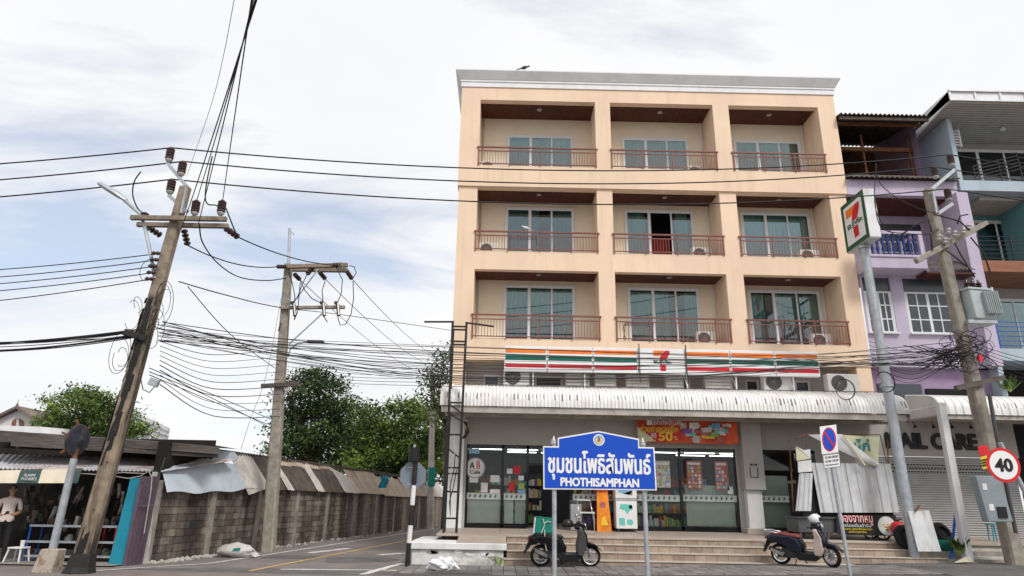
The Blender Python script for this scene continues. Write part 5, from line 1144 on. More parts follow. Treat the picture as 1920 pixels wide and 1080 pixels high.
for k in range(26):
    px = random.choice([random.uniform(50,138), random.uniform(168,204)]); Y = random.uniform(17.9,18.15); b = A(px,1050,Y); z = random.choice([.16,.49,.86]); r_ = random.uniform(.04,.09)
    tag(MB().lathe((b.x,Y,z+.003),(0,0,1),[(0,r_),(r_*.8,r_*1.05),(r_*1.6,r_*.8),(r_*1.9,r_*.5)],8).build('shelf_ware', random.choice(gm), smooth=40), 'small dark jar or part on the stall shelves', 'shelf ware', 'wares on the stall shelves')

# ================================================================ man in the stall
def skinned(name, verts, edges, root=0, sub=2):
    me = bpy.data.meshes.new(name); me.from_pydata([v[:3] for v in verts], edges, []); o = bpy.data.objects.new(name, me); C.objects.link(o)
    o.modifiers.new('skin','SKIN'); sv = me.skin_vertices[0].data
    for i, v in enumerate(verts): sv[i].radius = (v[3], v[4] if len(v) > 4 else v[3])
    sv[root].use_root = True; su = o.modifiers.new('sub','SUBSURF'); su.levels = su.render_levels = sub
    dg = bpy.context.evaluated_depsgraph_get(); m2 = bpy.data.meshes.new_from_object(o.evaluated_get(dg)); bpy.data.objects.remove(o); return m2
mp_ = A(3,1000,17.3)
man = thing('person', 'man in pale polo shirt and black trousers holding a phone', 'person', (mp_.x,17.35,.03), R(28))
vs = [(0,0,.95,.15,.11),(0,0,1.12,.145,.10),(0,0,1.30,.17,.115),(0,.0,1.42,.15,.09),(0,.0,1.49,.055,.055),(0,-.015,1.55,.052,.055),
      (.19,0,1.40,.058),(.25,-.01,1.14,.046),(.17,-.20,1.08,.036),(.10,-.29,1.10,.03,.022),
      (-.19,0,1.40,.058),(-.25,-.01,1.14,.046),(-.16,-.19,1.06,.036),(-.06,-.28,1.08,.03,.022),
      (.09,0,.86,.095),(.10,-.01,.48,.066),(.10,.01,.10,.045),(.11,-.13,.045,.045,.03),
      (-.09,0,.86,.095),(-.10,-.01,.48,.066),(-.10,.01,.10,.045),(-.11,-.13,.045,.045,.03)]
ed = [(0,1),(1,2),(2,3),(3,4),(4,5),(3,6),(6,7),(7,8),(8,9),(3,10),(10,11),(11,12),(12,13),(0,14),(14,15),(15,16),(16,17),(0,18),(18,19),(19,20),(20,21)]
vs += [(0,-.02,1.62,.072,.085),(0,-.01,1.70,.068,.085),(0,0,1.745,.045,.055)]; ed += [(5,22),(22,23),(23,24)]
bm2 = skinned('body', vs, ed)
for q in (K['skin'], K['polo'], K['trousers'], K['rubber']): bm2.materials.append(q)
for p in bm2.polygons:
    c = p.center; arm_ = abs(c.x) > .20 or c.y < -.13
    p.use_smooth = True
    p.material_index = 3 if c.z < .075 else 2 if c.z < .93 else (1 if (c.z < 1.455 and not (arm_ and c.z < 1.19)) else 0)
link('body', bm2, man, local=True)
col = MB().lathe((0,0,1.435),(0,0,1),[(0,.105),(.03,.085),(.05,.078),(.055,.07)],16); col.build('collar', K['polo'], man, smooth=True, local=True)
# hair cap, face features, hands with fingers, phone
hp = []; mb = MB(); mb.grid(lambda u, v: (.080*math.cos(2*math.pi*u)*math.sin(v), .01+.098*math.sin(2*math.pi*u)*math.sin(v), 1.665+.105*math.cos(v)), [i/16 for i in range(17)], [.02,.3,.6,.9,1.2,1.45])
mb.build('hair', K['hair'], man, smooth=True, local=True)
for sx_ in (-1,1):
    MB().lathe((sx_*.03,-.098,1.655),(0,-1,0),[(0,.011),(.004,.009),(.006,.003)],8).build('eye', K['hair'], man, local=True); MB().obox((sx_*.03,-.103,1.68),(.018,0,0),(0,.004,0),(0,0,.004)).build('eyebrow', K['hair'], man, local=True)
    MB().lathe((sx_*.072,.0,1.645),(sx_,0,0),[(0,.028),(.012,.025),(.016,.012)],10).build('ear', K['skin'], man, smooth=True, local=True)
MB().prism([(-.014,-.098,1.612),(.014,-.098,1.612),(.006,-.098,1.655),(-.006,-.098,1.655)],(0,-.022,-.004)).build('nose', K['skin'], man, local=True); MB().obox((0,-.096,1.588),(.022,0,0),(0,.005,0),(0,0,.004)).build('mouth', mat('lips',(.30,.12,.10)), man, local=True)
for sx_, bx_, by_, bz_ in ((1,.09,-.30,1.10),(-1,-.05,-.29,1.08)):
    v = [(bx_,by_,bz_,.03,.016),(bx_-sx_*.03,by_-.05,bz_,.034,.015)]; e = [(0,1)]
    for f_ in range(4):
        ox = -.03+f_*.02; ln = (.058,.07,.075,.062)[f_]; b = len(v); v += [(bx_-sx_*.03+ox,by_-.075,bz_+.004,.009),(bx_-sx_*.03+ox,by_-.075-ln*.5,bz_+.008,.0085),(bx_-sx_*.03+ox,by_-.075-ln*.7,bz_-.012,.007)]; e += [(1,b),(b,b+1),(b+1,b+2)]
    b = len(v); v += [(bx_-sx_*.055,by_-.02,bz_+.015,.011),(bx_-sx_*.075,by_-.055,bz_+.025,.009)]; e += [(0,b),(b,b+1)]
    hm = skinned('hand', v, e, 0, 1); hm.materials.append(K['skin']); hm.polygons.foreach_set('use_smooth',[True]*len(hm.polygons)); link('hand', hm, man, local=True)
ph_ = tag(MB().obox((0,0,0),(.037,0,0),(0,.07,.03),(0,-.003,.006)).build('phone', K['plastic_black'], bevel=.004), 'dark phone held in both hands by the man in the stall', 'phone'); ph_.location = Vector(man.location)+Matrix.Rotation(R(28),3,'Z')@Vector((.03,-.37,1.125)); ph_.rotation_euler = (0,0,R(28))

# ================================================================ street signs at the left
rs = thing('street_sign', 'rusty round sign seen edge-on atop a galvanised post in a concrete footing', 'sign', (-9.83,15.75,0))
MB().cyl(A(96,1042,15.75),A(139,860,15.75),.085,.075,12).build('post', K['galv'], rs, smooth=40); MB().cyl(A(138,868,15.75),A(143,838,15.75),.06,.05,10).build('post_top', K['rust'], rs)
fb = A(85,1078,15.75); MB().add([(fb.x-.22,15.55,-.05),(fb.x+.22,15.55,-.05),(fb.x+.22,15.95,-.05),(fb.x-.22,15.95,-.05),(fb.x-.13,15.6,.46),(fb.x+.26,15.6,.46),(fb.x+.26,15.9,.46),(fb.x-.13,15.9,.46)],[(4,5,6,7),(0,1,5,4),(1,2,6,5),(2,3,7,6),(3,0,4,7)]).build('footing', K['footing'], rs, bevel=.02)
MB().lathe(A(94,1046,15.75),(.1,0,1),[(0,.17),(.03,.16),(.06,.10),(.1,.09)],10).build('flange', K['rust'], rs)
cdisc = A(147,825,15.7); nd_ = Vector((.99,-.14,-.08)).normalized()
MB().lathe(cdisc,nd_,[(-.03,.33),(-.03,.35),(.0,.35),(.005,.33),(.015,.10),(.04,.06),(.05,.02)],28).build('disc', mat('disc_dark',(.055,.06,.085),.35,metal=.3,var=.4,scale=5,dirt=(.14,.07,.04),damt=.6,dscale=5), rs, smooth=40)
MB().lathe(cdisc-nd_*.05,-nd_,[(0,.34),(.04,.30),(.10,.12),(.14,.08)],20).build('disc_back', K['rust'], rs, smooth=40)
for a in range(6): t = a*1.05; uu = nd_.orthogonal().normalized(); vv = nd_.cross(uu); MB().bar(cdisc-nd_*.05+(uu*math.cos(t)+vv*math.sin(t))*.3, cdisc-nd_*.08+(uu*math.cos(t)+vv*math.sin(t))*.46,.035).build('clip', K['rust'], rs)
ss = thing('stop_sign', 'grey back of an eight-sided sign on a black and white banded post', 'sign', (-2.38,18.45,0))
pz = [A(766,1062,18.4),A(767,1018,18.4),A(768,985,18.4),A(769,947,18.4),A(770,910,18.4),A(772,843,18.4)]
for k in range(5): MB().cyl((-2.40+.012*k,18.4,max(pz[k].z,-.05)),(-2.40+.012*(k+1),18.4,pz[k+1].z),.062,n=12,rot=0).build('post_band', K['black_paint' if k in (0,2,4) else 'white_paint'], ss, smooth=40)
co = A(774,891,18.4); MB().prism([(co.x+.37*math.cos(R(22.5+45*i)),18.47,co.z+.37*math.sin(R(22.5+45*i))) for i in range(8)],(0,.01,0)).build('octagon', K['stop_back'], ss)
for z in (.2,-.24): MB().box(co.x-.15,co.x+.15,18.455,18.469,co.z+z-.012,co.z+z+.012).build('clamp', K['galv'], ss)
cz_ = A(773,852,18.4); MB().cyl((co.x,18.4,cz_.z-.18),(co.x,18.4,cz_.z+.18),.14,n=14).build('hood', K['plastic_black'], ss, smooth=40); MB().cyl((co.x,18.4,cz_.z+.18),(co.x,18.4,cz_.z+.26),.03,n=8).build('hood_finial', K['galv'], ss)

# ================================================================ background houses
hs = thing('house', 'white gabled house with brown shutters far behind the stall', 'building', tuple(A(20,800,60)*1))
g0, g1, gp = A(-40,800,60), A(84,800,60), A(38,768,60); zb_ = 3.0
MB().prism([(g0.x,60,0),(g1.x,60,0),(g1.x,60,g1.z-.1),(gp.x,60,gp.z),(g0.x,60,g1.z-.3)],(0,9,0)).build('wall', K['house_white'], hs)
for a, b in ((gp,Vector((g1.x+.7,60,g1.z-.45))),(gp,Vector((g0.x-.7,60,g0.z-.7)))): MB().prism([Vector(a)+Vector((0,-.6,.05)),Vector(b)+Vector((0,-.6,.05)),Vector(b)+Vector((0,-.6,.28)),Vector(a)+Vector((0,-.6,.28))],(0,10,0)).build('roof', K['roof_brown'], hs)
MB().lathe(gp+Vector((0,-.5,.2)),(0,0,1),[(0,.12),(.2,.1),(.3,.03),(.6,.02)],8).build('finial', K['roof_brown'], hs)
for p in (((23,790),(30,784),(30,798),(22,798)),((36,784),(44,790),(45,798),(36,798))): MB().prism([A(x,y,59.95) for x,y in p],(0,-.04,0)).build('shutter', K['shutter_brown'], hs)
tr2 = MB().prism([A(-40,797,50),A(75,800,50),A(78,812,50),A(-40,812,50)],(0,4,.2)); tag(tr2.build('shed_roof', K['cornice_grey']), 'plain grey shed roof just below the white gabled house', 'roof')
ap = thing('apartment_building', 'white three-storey apartment block with parapet lines behind the leafy tree', 'building', tuple(A(290,830,75)))
a0, a1 = A(236,830,70), A(328,830,90); zt_ = A(250,770,70).z
q = [Vector((a0.x,70,0)),Vector((a1.x,88,0)),Vector((a1.x-9,92,0)),Vector((a0.x-9,74,0))]; e_ = (q[1]-q[0]).normalized(); en = Vector((e_.y,-e_.x,0))
MB().prism(q,(0,0,zt_)).build('wall', K['house_white'], ap)
for z in (zt_-.5,zt_-1.1): MB().prism([p+Vector((0,0,z)) for p in (q[0]-en*0+en*.12,q[1]+en*.12,q[1]+en*.004,q[0]+en*.004)],(0,0,.14)).build('parapet_band', K['cornice_grey'], ap)
ln_ = (q[1]-q[0]).length
for i in range(4):
    for j in range(2):
        c = q[0]+e_*(ln_*(.14+.24*i))+Vector((0,0,zt_-2.6-3.1*j)); w = MB().obox(c+en*.03,e_*ln_*.085,en*.03,(0,0,.85)).build('window', K['plastic_grey'], ap); MB().obox(c+en*.065,e_*ln_*.075,en*.004,(0,0,.75)).build('pane', K['window_dark'], w)
MB().obox(q[0]+e_*ln_*.42+en*.5+Vector((0,0,zt_-4.3)),e_*1.2,en*.45,(0,0,1.3)).build('bay', K['lavender'], ap)

# ================================================================ trees
def tree(label, base, blobs, mats, leaf=.3, n=5000, group=None, trunk_r=.25, name='tree'):
    """blobs: (centre, radii, weight) of leafy masses; limbs run from the trunk into every mass"""
    base = Vector(base); t = thing(name, label, 'tree', tuple(base), group=group)
    top = sum((Vector(b[0])*b[2] for b in blobs), Vector())/sum(b[2] for b in blobs); zf = min(b[0][2]-b[1][2]*.6 for b in blobs); fork = Vector((base.x*.6+top.x*.4, base.y, max(base.z+1, zf)))
    tk = MB(); tk.tube([base-Vector((0,0,.2)), base+(fork-base)*.5+Vector((.1,0,0)), fork],[trunk_r*1.25,trunk_r,trunk_r*.75],9)
    for c, r, w in blobs:
        c = Vector(c); m1 = fork+(c-fork)*.5+Vector((random.uniform(-.4,.4),0,random.uniform(-.1,.5))); tk.tube([fork,m1,c],[trunk_r*.55,trunk_r*.32,trunk_r*.12],6)
        for q in range(5):
            d = Vector((random.gauss(0,1),random.gauss(0,1),random.gauss(0,.8))).normalized(); tk.tube([c-(c-m1)*.3,c+Vector((d.x*r[0],d.y*r[1],d.z*r[2]))*.8],[trunk_r*.14,.012],4)
    tk.build('trunk', K['bark'], t, smooth=True)
    tot = sum(b[2] for b in blobs); cr_ = MB()
    for c, r, w in blobs:
        c = Vector(c); k = int(n*w/tot); nc = max(5, int(k/95))
        cl2 = []
        for q in range(nc):
            d = Vector((random.gauss(0,1),random.gauss(0,1),random.gauss(0,1))).normalized(); rr = random.uniform(.35,1.05)**.6; cl2.append((c+Vector((d.x*r[0],d.y*r[1],d.z*r[2]))*rr, random.randrange(len(mats))))
        for q in range(k):
            p0, mi = random.choice(cl2); s = leaf*1.9; p = p0+Vector((random.gauss(0,s*1.15),random.gauss(0,s),random.gauss(0,s*.55))); 
            nv = Vector((random.gauss(0,.7),random.gauss(0,.7)-.25,random.gauss(.55,.6))).normalized(); a = nv.orthogonal().normalized(); a = Matrix.Rotation(random.random()*6.28,3,nv)@a; b = nv.cross(a); l = leaf*random.uniform(.45,1.5); w_ = l*.42
            cr_.m = mi if random.random() < .8 else random.randrange(len(mats)); cr_.add([p-a*l*.5,p+b*w_*.5,p+a*l*.5-nv*l*.12,p-b*w_*.5],[(0,1,2,3)])
    cr_.build('crown', mats, t, fixn=False); return t
def bl3(lst, Y):   # survey ellipses -> masses at depth about Y
    out = []; lst = list(lst)
    for x, y, rx, ry, w in list(lst):
        a = random.uniform(2.6,6.8); lst.append((x+rx*1.15*math.cos(a), y+ry*1.2*math.sin(a), rx*.38, ry*.36, w*.16))
    for x, y, rx, ry, w in lst:
        dy = random.uniform(-1.2,1.2); c = A(x,y,Y+dy); k = (A(x+10,y,Y)-A(x,y,Y)).length/10; out.append((tuple(c),(rx*k,max(rx,ry)*k*.9,ry*k),w))
    return out
GM = [K['leaf'],K['leaf_bright'],K['leaf_dark']]
tree('tall spreading tree with layered crown rising behind the straight pole', tuple(A(575,880,48)*1+Vector((0,0,-A(575,880,48).z))), bl3([(600,725,48,26,2.2),(640,762,34,20,1.2),(560,765,36,24,1.4),(615,775,55,26,2.2),(550,815,38,26,1.6),(600,825,55,30,2.4),(650,800,30,18,.9),(530,850,35,22,1.2),(600,705,22,12,.6),(590,862,60,20,1.8)],48), [K['leaf'],K['leaf_dark'],K['leaf_dark']], .25, 17000)
tree('dense bright green tree beside the lane behind the octagonal sign', tuple(Vector((A(735,940,46).x,46,0))), bl3([(740,790,50,28,2),(700,830,45,30,1.8),(780,815,48,38,2.2),(735,850,60,28,2.2),(800,870,40,34,1.6),(690,870,42,24,1.4),(765,765,26,16,.6),(815,820,22,35,.8)],45), [K['leaf_bright'],K['leaf'],K['leaf_bright'],K['leaf_dark']], .25, 17000)
tree('dark low tree filling the gap between the two larger lane trees', tuple(Vector((A(670,930,55).x,55,0))), bl3([(660,830,34,36,1.5),(690,800,32,24,1.1),(650,870,48,26,1.5),(760,860,60,30,1.4),(840,860,26,60,1.2)],54), [K['leaf_dark'],K['leaf']], .30, 9000)
tree('thin pale-leaved tree reaching up beside the steel ladder frame', tuple(Vector((A(835,930,38).x,38,0))), bl3([(835,668,16,20,.8),(815,720,22,26,1.1),(832,705,18,26,.8),(805,745,16,16,.5),(825,775,26,30,1.3)],37), [K['leaf_pale'],K['leaf_pale'],K['leaf']], .19, 2300, trunk_r=.14)
tree('round-topped dense green tree behind the leaning pole', tuple(Vector((A(170,900,55).x,55,0))), bl3([(165,760,48,22,2),(130,790,48,24,1.7),(210,785,46,26,1.8),(170,812,76,22,2.2),(105,806,30,14,.8),(160,742,26,12,.8),(235,812,28,18,.9)],55), [K['leaf'],K['leaf_bright'],K['leaf_dark'],K['leaf']], .27, 14000)

# ================================================================ litter by the wall
sk = thing('sack', 'bulging white woven sack with faded print lying at the foot of the wall', 'sack', tuple(Vector((A(440,1045,20.2).x,20.2,0))))
mb = MB(); mb.grid(lambda u, v: ((.46*math.cos(v)*(1+.12*math.sin(3*v)))+.05*math.sin(5*u), .22*math.sin(v)*math.cos(u)*(1+.1*math.sin(4*u+v)), max(0,.17+.19*math.sin(v)*math.sin(u)*(1+.18*math.sin(3*u+2*v))+.02*math.sin(9*v+4*u))), [2*math.pi*i/18 for i in range(19)], [math.pi*i/12 for i in range(13)]); mb.build('body', K['sack'], sk, smooth=True, local=True)
MB().prism([(.4,-.05,.12),(.62,-.12,.02),(.66,.06,.05),(.42,.1,.22)],(0,.02,.02)).build('neck', K['sack'], sk, local=True)
MB().prism([(-.02,-.235,.16),(.2,-.235,.20),(.22,-.22,.27),(.02,-.22,.25)],(0,-.006,0)).build('faded_print', K['green_box'], sk, local=True)
bg_ = thing('plastic_bag', 'crumpled white plastic bag lying on the drain cover', 'bag', (-1.38,17.0,.052))
bmb = bmesh.new(); bmesh.ops.create_icosphere(bmb, subdivisions=4, radius=.24)
from mathutils import noise as mn
for v in bmb.verts:
    k = 1+.45*mn.noise(v.co*7)+.2*mn.noise(v.co*17); v.co = Vector((v.co.x*1.25*k, v.co.y*.8*k, max(0,.13+v.co.z*.62*k)))
me = bpy.data.meshes.new('body'); bmb.to_mesh(me); bmb.free(); me.materials.append(K['bag_white']); link('body', me, bg_, local=True)
for s in (-1,1): MB().prism([(s*.2,0,.18),(s*.36,-.06,.05),(s*.40,.02,.03),(s*.24,.06,.2)],(0,.01,.015)).build('handle', K['bag_white'], bg_, local=True)
rb = MB()
for k in range(240):
    s = random.uniform(-.2,2.8) if k < 120 else random.uniform(6,22); p = wl_(s,random.uniform(.15,.6),0); r_ = random.uniform(.015,.06); rb.lathe(p,(random.uniform(-.4,.4),random.uniform(-.4,.4),1),[(0,r_),(r_*.6,r_*.9),(r_*1.1,r_*.4)],5)
o = rb.build('rubble', K['concrete_light']); o['kind'] = 'stuff'; o['label'] = 'pale broken rubble and grit along the foot of the block wall'; o['category'] = 'rubble'

# ================================================================ blue community sign
cs = thing('street_sign', 'blue community name board with white Thai lettering on two grey posts', 'sign', (2.15,15.5,0))
YC = 15.5
out = [(.90,1.89),(3.43,1.91),(3.42,2.85),(3.08,2.85),(3.08,3.03),(2.155,3.19),(1.225,3.02),(1.225,2.83),(.89,2.83)]
def poly_off(pts, d):
    n = len(pts); r = []
    for i in range(n):
        p0, p1, p2 = [Vector(pts[j % n]) for j in (i-1, i, i+1)]; e1 = (p1-p0).normalized(); e2 = (p2-p1).normalized(); n1 = Vector((-e1.y,e1.x)); n2 = Vector((-e2.y,e2.x)); k = d/(1+n1.dot(n2)); r.append(tuple(p1+(n1+n2)*k))
    return r
MB().prism([(x,YC,z) for x,z in out],(0,.03,0)).build('board_border', K['sign_white'], cs, bevel=.004)
bd = MB().prism([(x,YC-.001,z) for x,z in poly_off(out,.03)],(0,-.006,0)).build('board_face', K['sign_blue'], cs)
text('lettering','ชุมชนโพธิสัมพันธ์',(2.16,YC-.008,2.42),2.30,.62,K['sign_white'],bd,bold=0,depth=.002,fat=.013)
text('lettering','PHOTHISAMPHAN',(2.16,YC-.008,2.06),1.74,.175,K['sign_white'],bd,bold=0,depth=.002,fat=.011)
em = MB().lathe((2.16,YC-.008,2.99),(0,-1,0),[(0,.13),(.006,.13)],28).build('emblem', K['sign_white'], bd)
MB().lathe((2.16,YC-.015,2.99),(0,-1,0),[(0,.105),(.002,.105)],24).build('emblem_ring', K['sky_p'], em); MB().lathe((2.16,YC-.018,2.98),(0,-1,0),[(0,.075),(.002,.075)],20).build('emblem_centre', K['letter_yellow'], em)
MB().prism([(2.12,YC-.021,2.94),(2.20,YC-.021,2.95),(2.19,YC-.021,3.04),(2.15,YC-.021,3.07),(2.13,YC-.021,3.02)],(0,-.002,0)).build('emblem_figure', K['purple_p'], em)
for x in (1.15,3.17):
    MB().cyl((x,YC+.09,-.05 if x < 2 else .02),(x,YC+.09,2.86),.052,n=14).build('post', K['galv'], cs, smooth=40)
    MB().lathe((x-.01 if x < 2 else x+.01,YC+.09,2.86),(0,0,1),[(0,.06),(.02,.07),(.05,.075),(.08,.06),(.10,.065),(.13,.045),(.16,.02),(.21,.008)],14).build('finial', K['alu'], cs, smooth=40)
for x, z in ((1.06,2.75),(3.3,2.77),(1.4,2.0),(2.9,2.0),(2.85,2.8),(2.16,1.97)): MB().lathe((x,YC-.008,z),(0,-1,0),[(0,.014),(.004,.012),(.006,.004)],8).build('bolt', K['sign_blue'], bd)

# ================================================================ no-parking sign
npk = thing('street_sign', 'white no-parking sign with blue and red disc on a slim grey post', 'sign', (7.95,16.45,.14))
YN = 16.3
MB().cyl((7.94,YN+.05,.1),(7.80,YN+.05,3.35),.042,n=12).build('post', K['galv'], npk, smooth=40)
pts = [A(1537,800,YN),A(1568,796,YN),A(1572,848,YN),A(1541,852,YN)]; ct = sum(pts,Vector())/4; MB().prism(pts,(0,.012,0)).build('plate', K['sign_white'], npk, bevel=.003)
ux = (pts[1]-pts[0]).normalized(); uz = (pts[0]-pts[3]).normalized(); nY = Vector((0,-1,0))
def ell(mb, c, rx, rz, k, t): mb.prism([c+ux*rx*math.cos(a)+uz*rz*math.sin(a)+nY*k for a in [2*math.pi*i/32 for i in range(32)]], nY*t); return mb
ell(MB(),ct,.175,.285,.001,.003).build('disc_rim', K['sign_red'], npk); ell(MB(),ct,.148,.255,.0045,.003).build('disc', K['sign_blue'], npk)
MB().bar(ct-ux*.10+uz*.18+nY*.0105,ct+ux*.10-uz*.18+nY*.0105,.045,.004,up=(0,1,0)).build('slash', K['sign_red'], npk)
pts = [A(1542,853,YN),A(1574,849,YN),A(1577,875,YN),A(1545,879,YN)]; c2_ = sum(pts,Vector())/4; MB().prism(pts,(0,.012,0)).build('plate', K['sign_white'], npk, bevel=.003)
for a, b in ((0,1),(1,2),(2,3),(3,0)):
    p0 = pts[a]*.95+c2_*.05; p1 = pts[b]*.95+c2_*.05; MB().bar(p0+nY*.003,p1+nY*.003,.008,.008).build('plate_border', K['blackletter'], npk)
for k, s in enumerate(('02.00-08.00','10.00-18.00','เว้นวันหยุดราชการ')): text('lettering',s,c2_+uz*(.09-.09*k)+nY*.003,.32,.055,K['blackletter'],npk,xdir=ux,up=uz,depth=.003,bold=.01)

# ================================================================ speed-limit sign
sp4 = thing('street_sign', 'round speed-limit sign reading 40 beside the right utility pole', 'sign', (13.2,16.6,.3))
c4 = A(1881,872,16.4); MB().cyl((13.05,16.5,.2),(12.1,16.5,3.2),.055,n=12).build('post', K['galv'], sp4, smooth=40)
def disc4(r, k, t, m, nm): MB().lathe(c4+Vector((0,-k,0)),(0,-1,0),[(0,r),(t,r)],36).build(nm, K[m], sp4)
disc4(.405,0,.012,'sign_red','disc_rim'); disc4(.335,.013,.003,'sign_white','disc_face'); text('numerals','40',c4+Vector((0,-.018,0)),.42,.30,K['blackletter'],sp4,bold=.015,depth=.004,fat=.012)

# ================================================================ red sale banner
bn = thing('banner', 'red sale banner reading 50 percent hung under the awning', 'banner', (6.05,22.2,3.55))
p = [A(1193,782,22.2),A(1380,784,22.2),A(1385,833,22.2),A(1197,829,22.2)]
def B(u, v, k=0): return (p[3]*(1-u)+p[2]*u)*(1-v)+(p[0]*(1-u)+p[1]*u)*v+Vector((0,-k,0))
MB().grid(lambda u, v: B(u,v)+Vector((0,.012*math.sin(9*u+2*v),0)), [i/24 for i in range(25)], [i/6 for i in range(7)]).build('cloth', K['banner_red'], bn, smooth=True)
def shp(pts, m, nm, k=.016): MB().prism([B(u,v,k) for u,v in pts],(0,-.003,0)).build(nm, K[m], bn)
shp([(.0,.62),(.18,.05),(.0,.0)],'banner_yellow','printed_shape'); shp([(.03,.62),(.16,.08),(.44,.10),(.42,.60)],'seven_red','printed_shape',.018)
shp([(.10,.68),(.155,.70),(.155,.92),(.10,.90)],'sign_white','printed_logo',.02)
text('lettering','ยกทัพสินค้า',B(.31,.81,.022),.95,.19,K['sign_white'],bn,bold=.015); text('lettering','ช่วยค่าครองชีพ',B(.22,.55,.022),1.25,.26,K['letter_yellow'],bn,bold=.015,up=(.0,0,1)); text('lettering','ลด',B(.155,.27,.022),.17,.16,K['sign_white'],bn,bold=.012); text('lettering','50',B(.275,.25,.024),.46,.31,K['letter_yellow'],bn,bold=.03); text('lettering','%',B(.375,.18,.024),.13,.13,K['letter_yellow'],bn,bold=.01)
for k in range(30):   # printed heap of products
    u, v = random.uniform(.46,.94), random.uniform(.12,.72); w_, h_ = random.uniform(.018,.05), random.uniform(.10,.24); t = random.uniform(-.03,.03)
    shp([(u-w_,v-h_/2),(u+w_,v-h_/2+t),(u+w_+t*.3,v+h_/2+t),(u-w_+t*.3,v+h_/2)], random.choice(['mint','lime','paper','sky_p','letter_yellow','poster_pink','purple_p','frost','poster_pale','mint']),'printed_product',.017+.0006*k)

# ================================================================ things in front of the shop
od = thing('display_stand', 'tall orange cardboard display stand by the shop door', 'display stand', (A(1133,995,22.1).x,22.1,.79))
MB().add([(-.22,0,0),(.24,0,0),(.22,.28,0),(-.2,.28,0),(-.2,.06,1.2),(.14,.06,1.2),(.13,.28,1.2),(-.19,.28,1.2)],[(4,5,6,7),(0,1,5,4),(1,2,6,5),(2,3,7,6),(3,0,4,7),(0,3,2,1)]).build('body', K['orange_card'], od, local=True)
MB().box(-.2,.12,.02,.3,1.201,1.55).build('header', K['seven_red'], od, local=True)
MB().lathe((-.02,.035,.78),(0,-1,-.05),[(0,.10),(.004,.10)],18).build('printed_oval', K['poster_pink'], od, local=True); MB().prism([(-.10,.012,.18),(.13,.012,.18),(.03,.03,.46),(-.06,.03,.40)],(0,-.01,0)).build('printed_shape', K['letter_yellow'], od, local=True)
kc = thing('ice_cabinet', 'white cabinet with mint green pictures on castors', 'cabinet', (A(1176,995,22.0).x,22.0,.78))
MB().box(-.33,.33,0,.5,.10,1.0).build('body', K['sign_white'], kc, local=True, bevel=.015); MB().box(-.34,.34,-.01,.51,1.005,1.6).build('upper_case', K['paper'], kc, local=True, bevel=.015)
MB().box(-.34,.34,-.02,-.0,.95,1.0).build('trim', K['alu'], kc, local=True)
for x in (-.26,.26):
    for y in (.06,.44): MB().cyl((x-.02,y,.05),(x+.02,y,.05),.05,n=10).build('castor', K['plastic_grey'], kc, local=True)
for pts, m in ((((-.22,.70),(-.05,.64),(.02,.52),(.10,.64),(.20,.68),(.18,.82),(-.18,.84)),'mint'),(((-.24,.20),(-.06,.20),(-.06,.42),(-.24,.42)),'mint'),(((0,.24),(.12,.20),(.2,.26),(.17,.38),(.01,.38)),'mint'),(((.08,.70),(.18,.70),(.18,.80),(.08,.80)),'plastic_black'),(((-.25,1.2),(.1,1.1),(.25,1.3),(.0,1.5),(-.2,1.45)),'sky_p'),(((-.1,1.15),(.2,1.1),(.2,1.25)),'poster_pink')):
    MB().prism([(x,-.002 if z < 1 else -.012,z) for x,z in pts],(0,-.003,0)).build('picture', K[m], kc, local=True)
tl2 = thing('trolley', 'folding chrome hand trolley standing on the steps', 'trolley', (A(1102,1005,20.9).x,20.9,.75))
for s in (-.2,.2): MB().tube([(s,0,0),(s,0,.55),(s*.95,-.02,.6)],.018,6).tube([(s,0,.3),(s*1.0-.1,.1,.95)],.015,6).build('upright', K['chrome'], tl2, local=True, smooth=True)
MB().box(-.22,.22,-.02,.3,.58,.62).build('shelf', K['paper'], tl2, local=True); MB().tube([(-.3,.1,.95),(.1,.1,.95)],.02,6).tube([(-.2,0,.05),(.2,0,.05)],.015,6).build('handle', K['chrome'], tl2, local=True)
bn2 = thing('waste_bin', 'dull steel waste bin beside the shop door', 'bin', (A(1080,995,22.2).x,22.25,.8)); MB().box(-.18,.18,-.15,.15,0,.8).build('body', K['alu'], bn2, local=True, bevel=.02); MB().box(-.19,.19,-.16,.16,.8,.9).build('lid', K['plastic_grey'], bn2, local=True, bevel=.02)

# ================================================================ scooters
def panel(name, prof, y0, y1, m, par, bev=.02, taper=1.0):
    """side profile (x, z) given a width; edges rounded"""
    n = len(prof); cx_ = sum(p[0] for p in prof)/n; cz2 = sum(p[1] for p in prof)/n
    vs = [(x,y0,z) for x,z in prof]+[(x,y1,z) for x,z in prof]
    if taper != 1: 
        ym = (y0+y1)/2; h = (y1-y0)/2
        ins = [(cx_+(x-cx_)*taper, cz2+(z-cz2)*taper) for x,z in prof]
        vs = [(x,y0,z) for x,z in ins]+[(x,ym-h*.55,z) for x,z in prof]+[(x,ym+h*.55,z) for x,z in prof]+[(x,y1,z) for x,z in ins]
        mb = MB().add(vs,[tuple(range(n))[::-1],tuple(range(3*n,4*n))]+[(k*n+i,k*n+(i+1) % n,(k+1)*n+(i+1) % n,(k+1)*n+i) for k in range(3) for i in range(n)])
    else: mb = MB().add(vs,[tuple(range(n))[::-1],tuple(range(n,2*n))]+[(i,(i+1) % n,(i+1) % n+n,i+n) for i in range(n)])
    return mb.build(name, m, par, smooth=50, local=True, bevel=bev, seg=2)
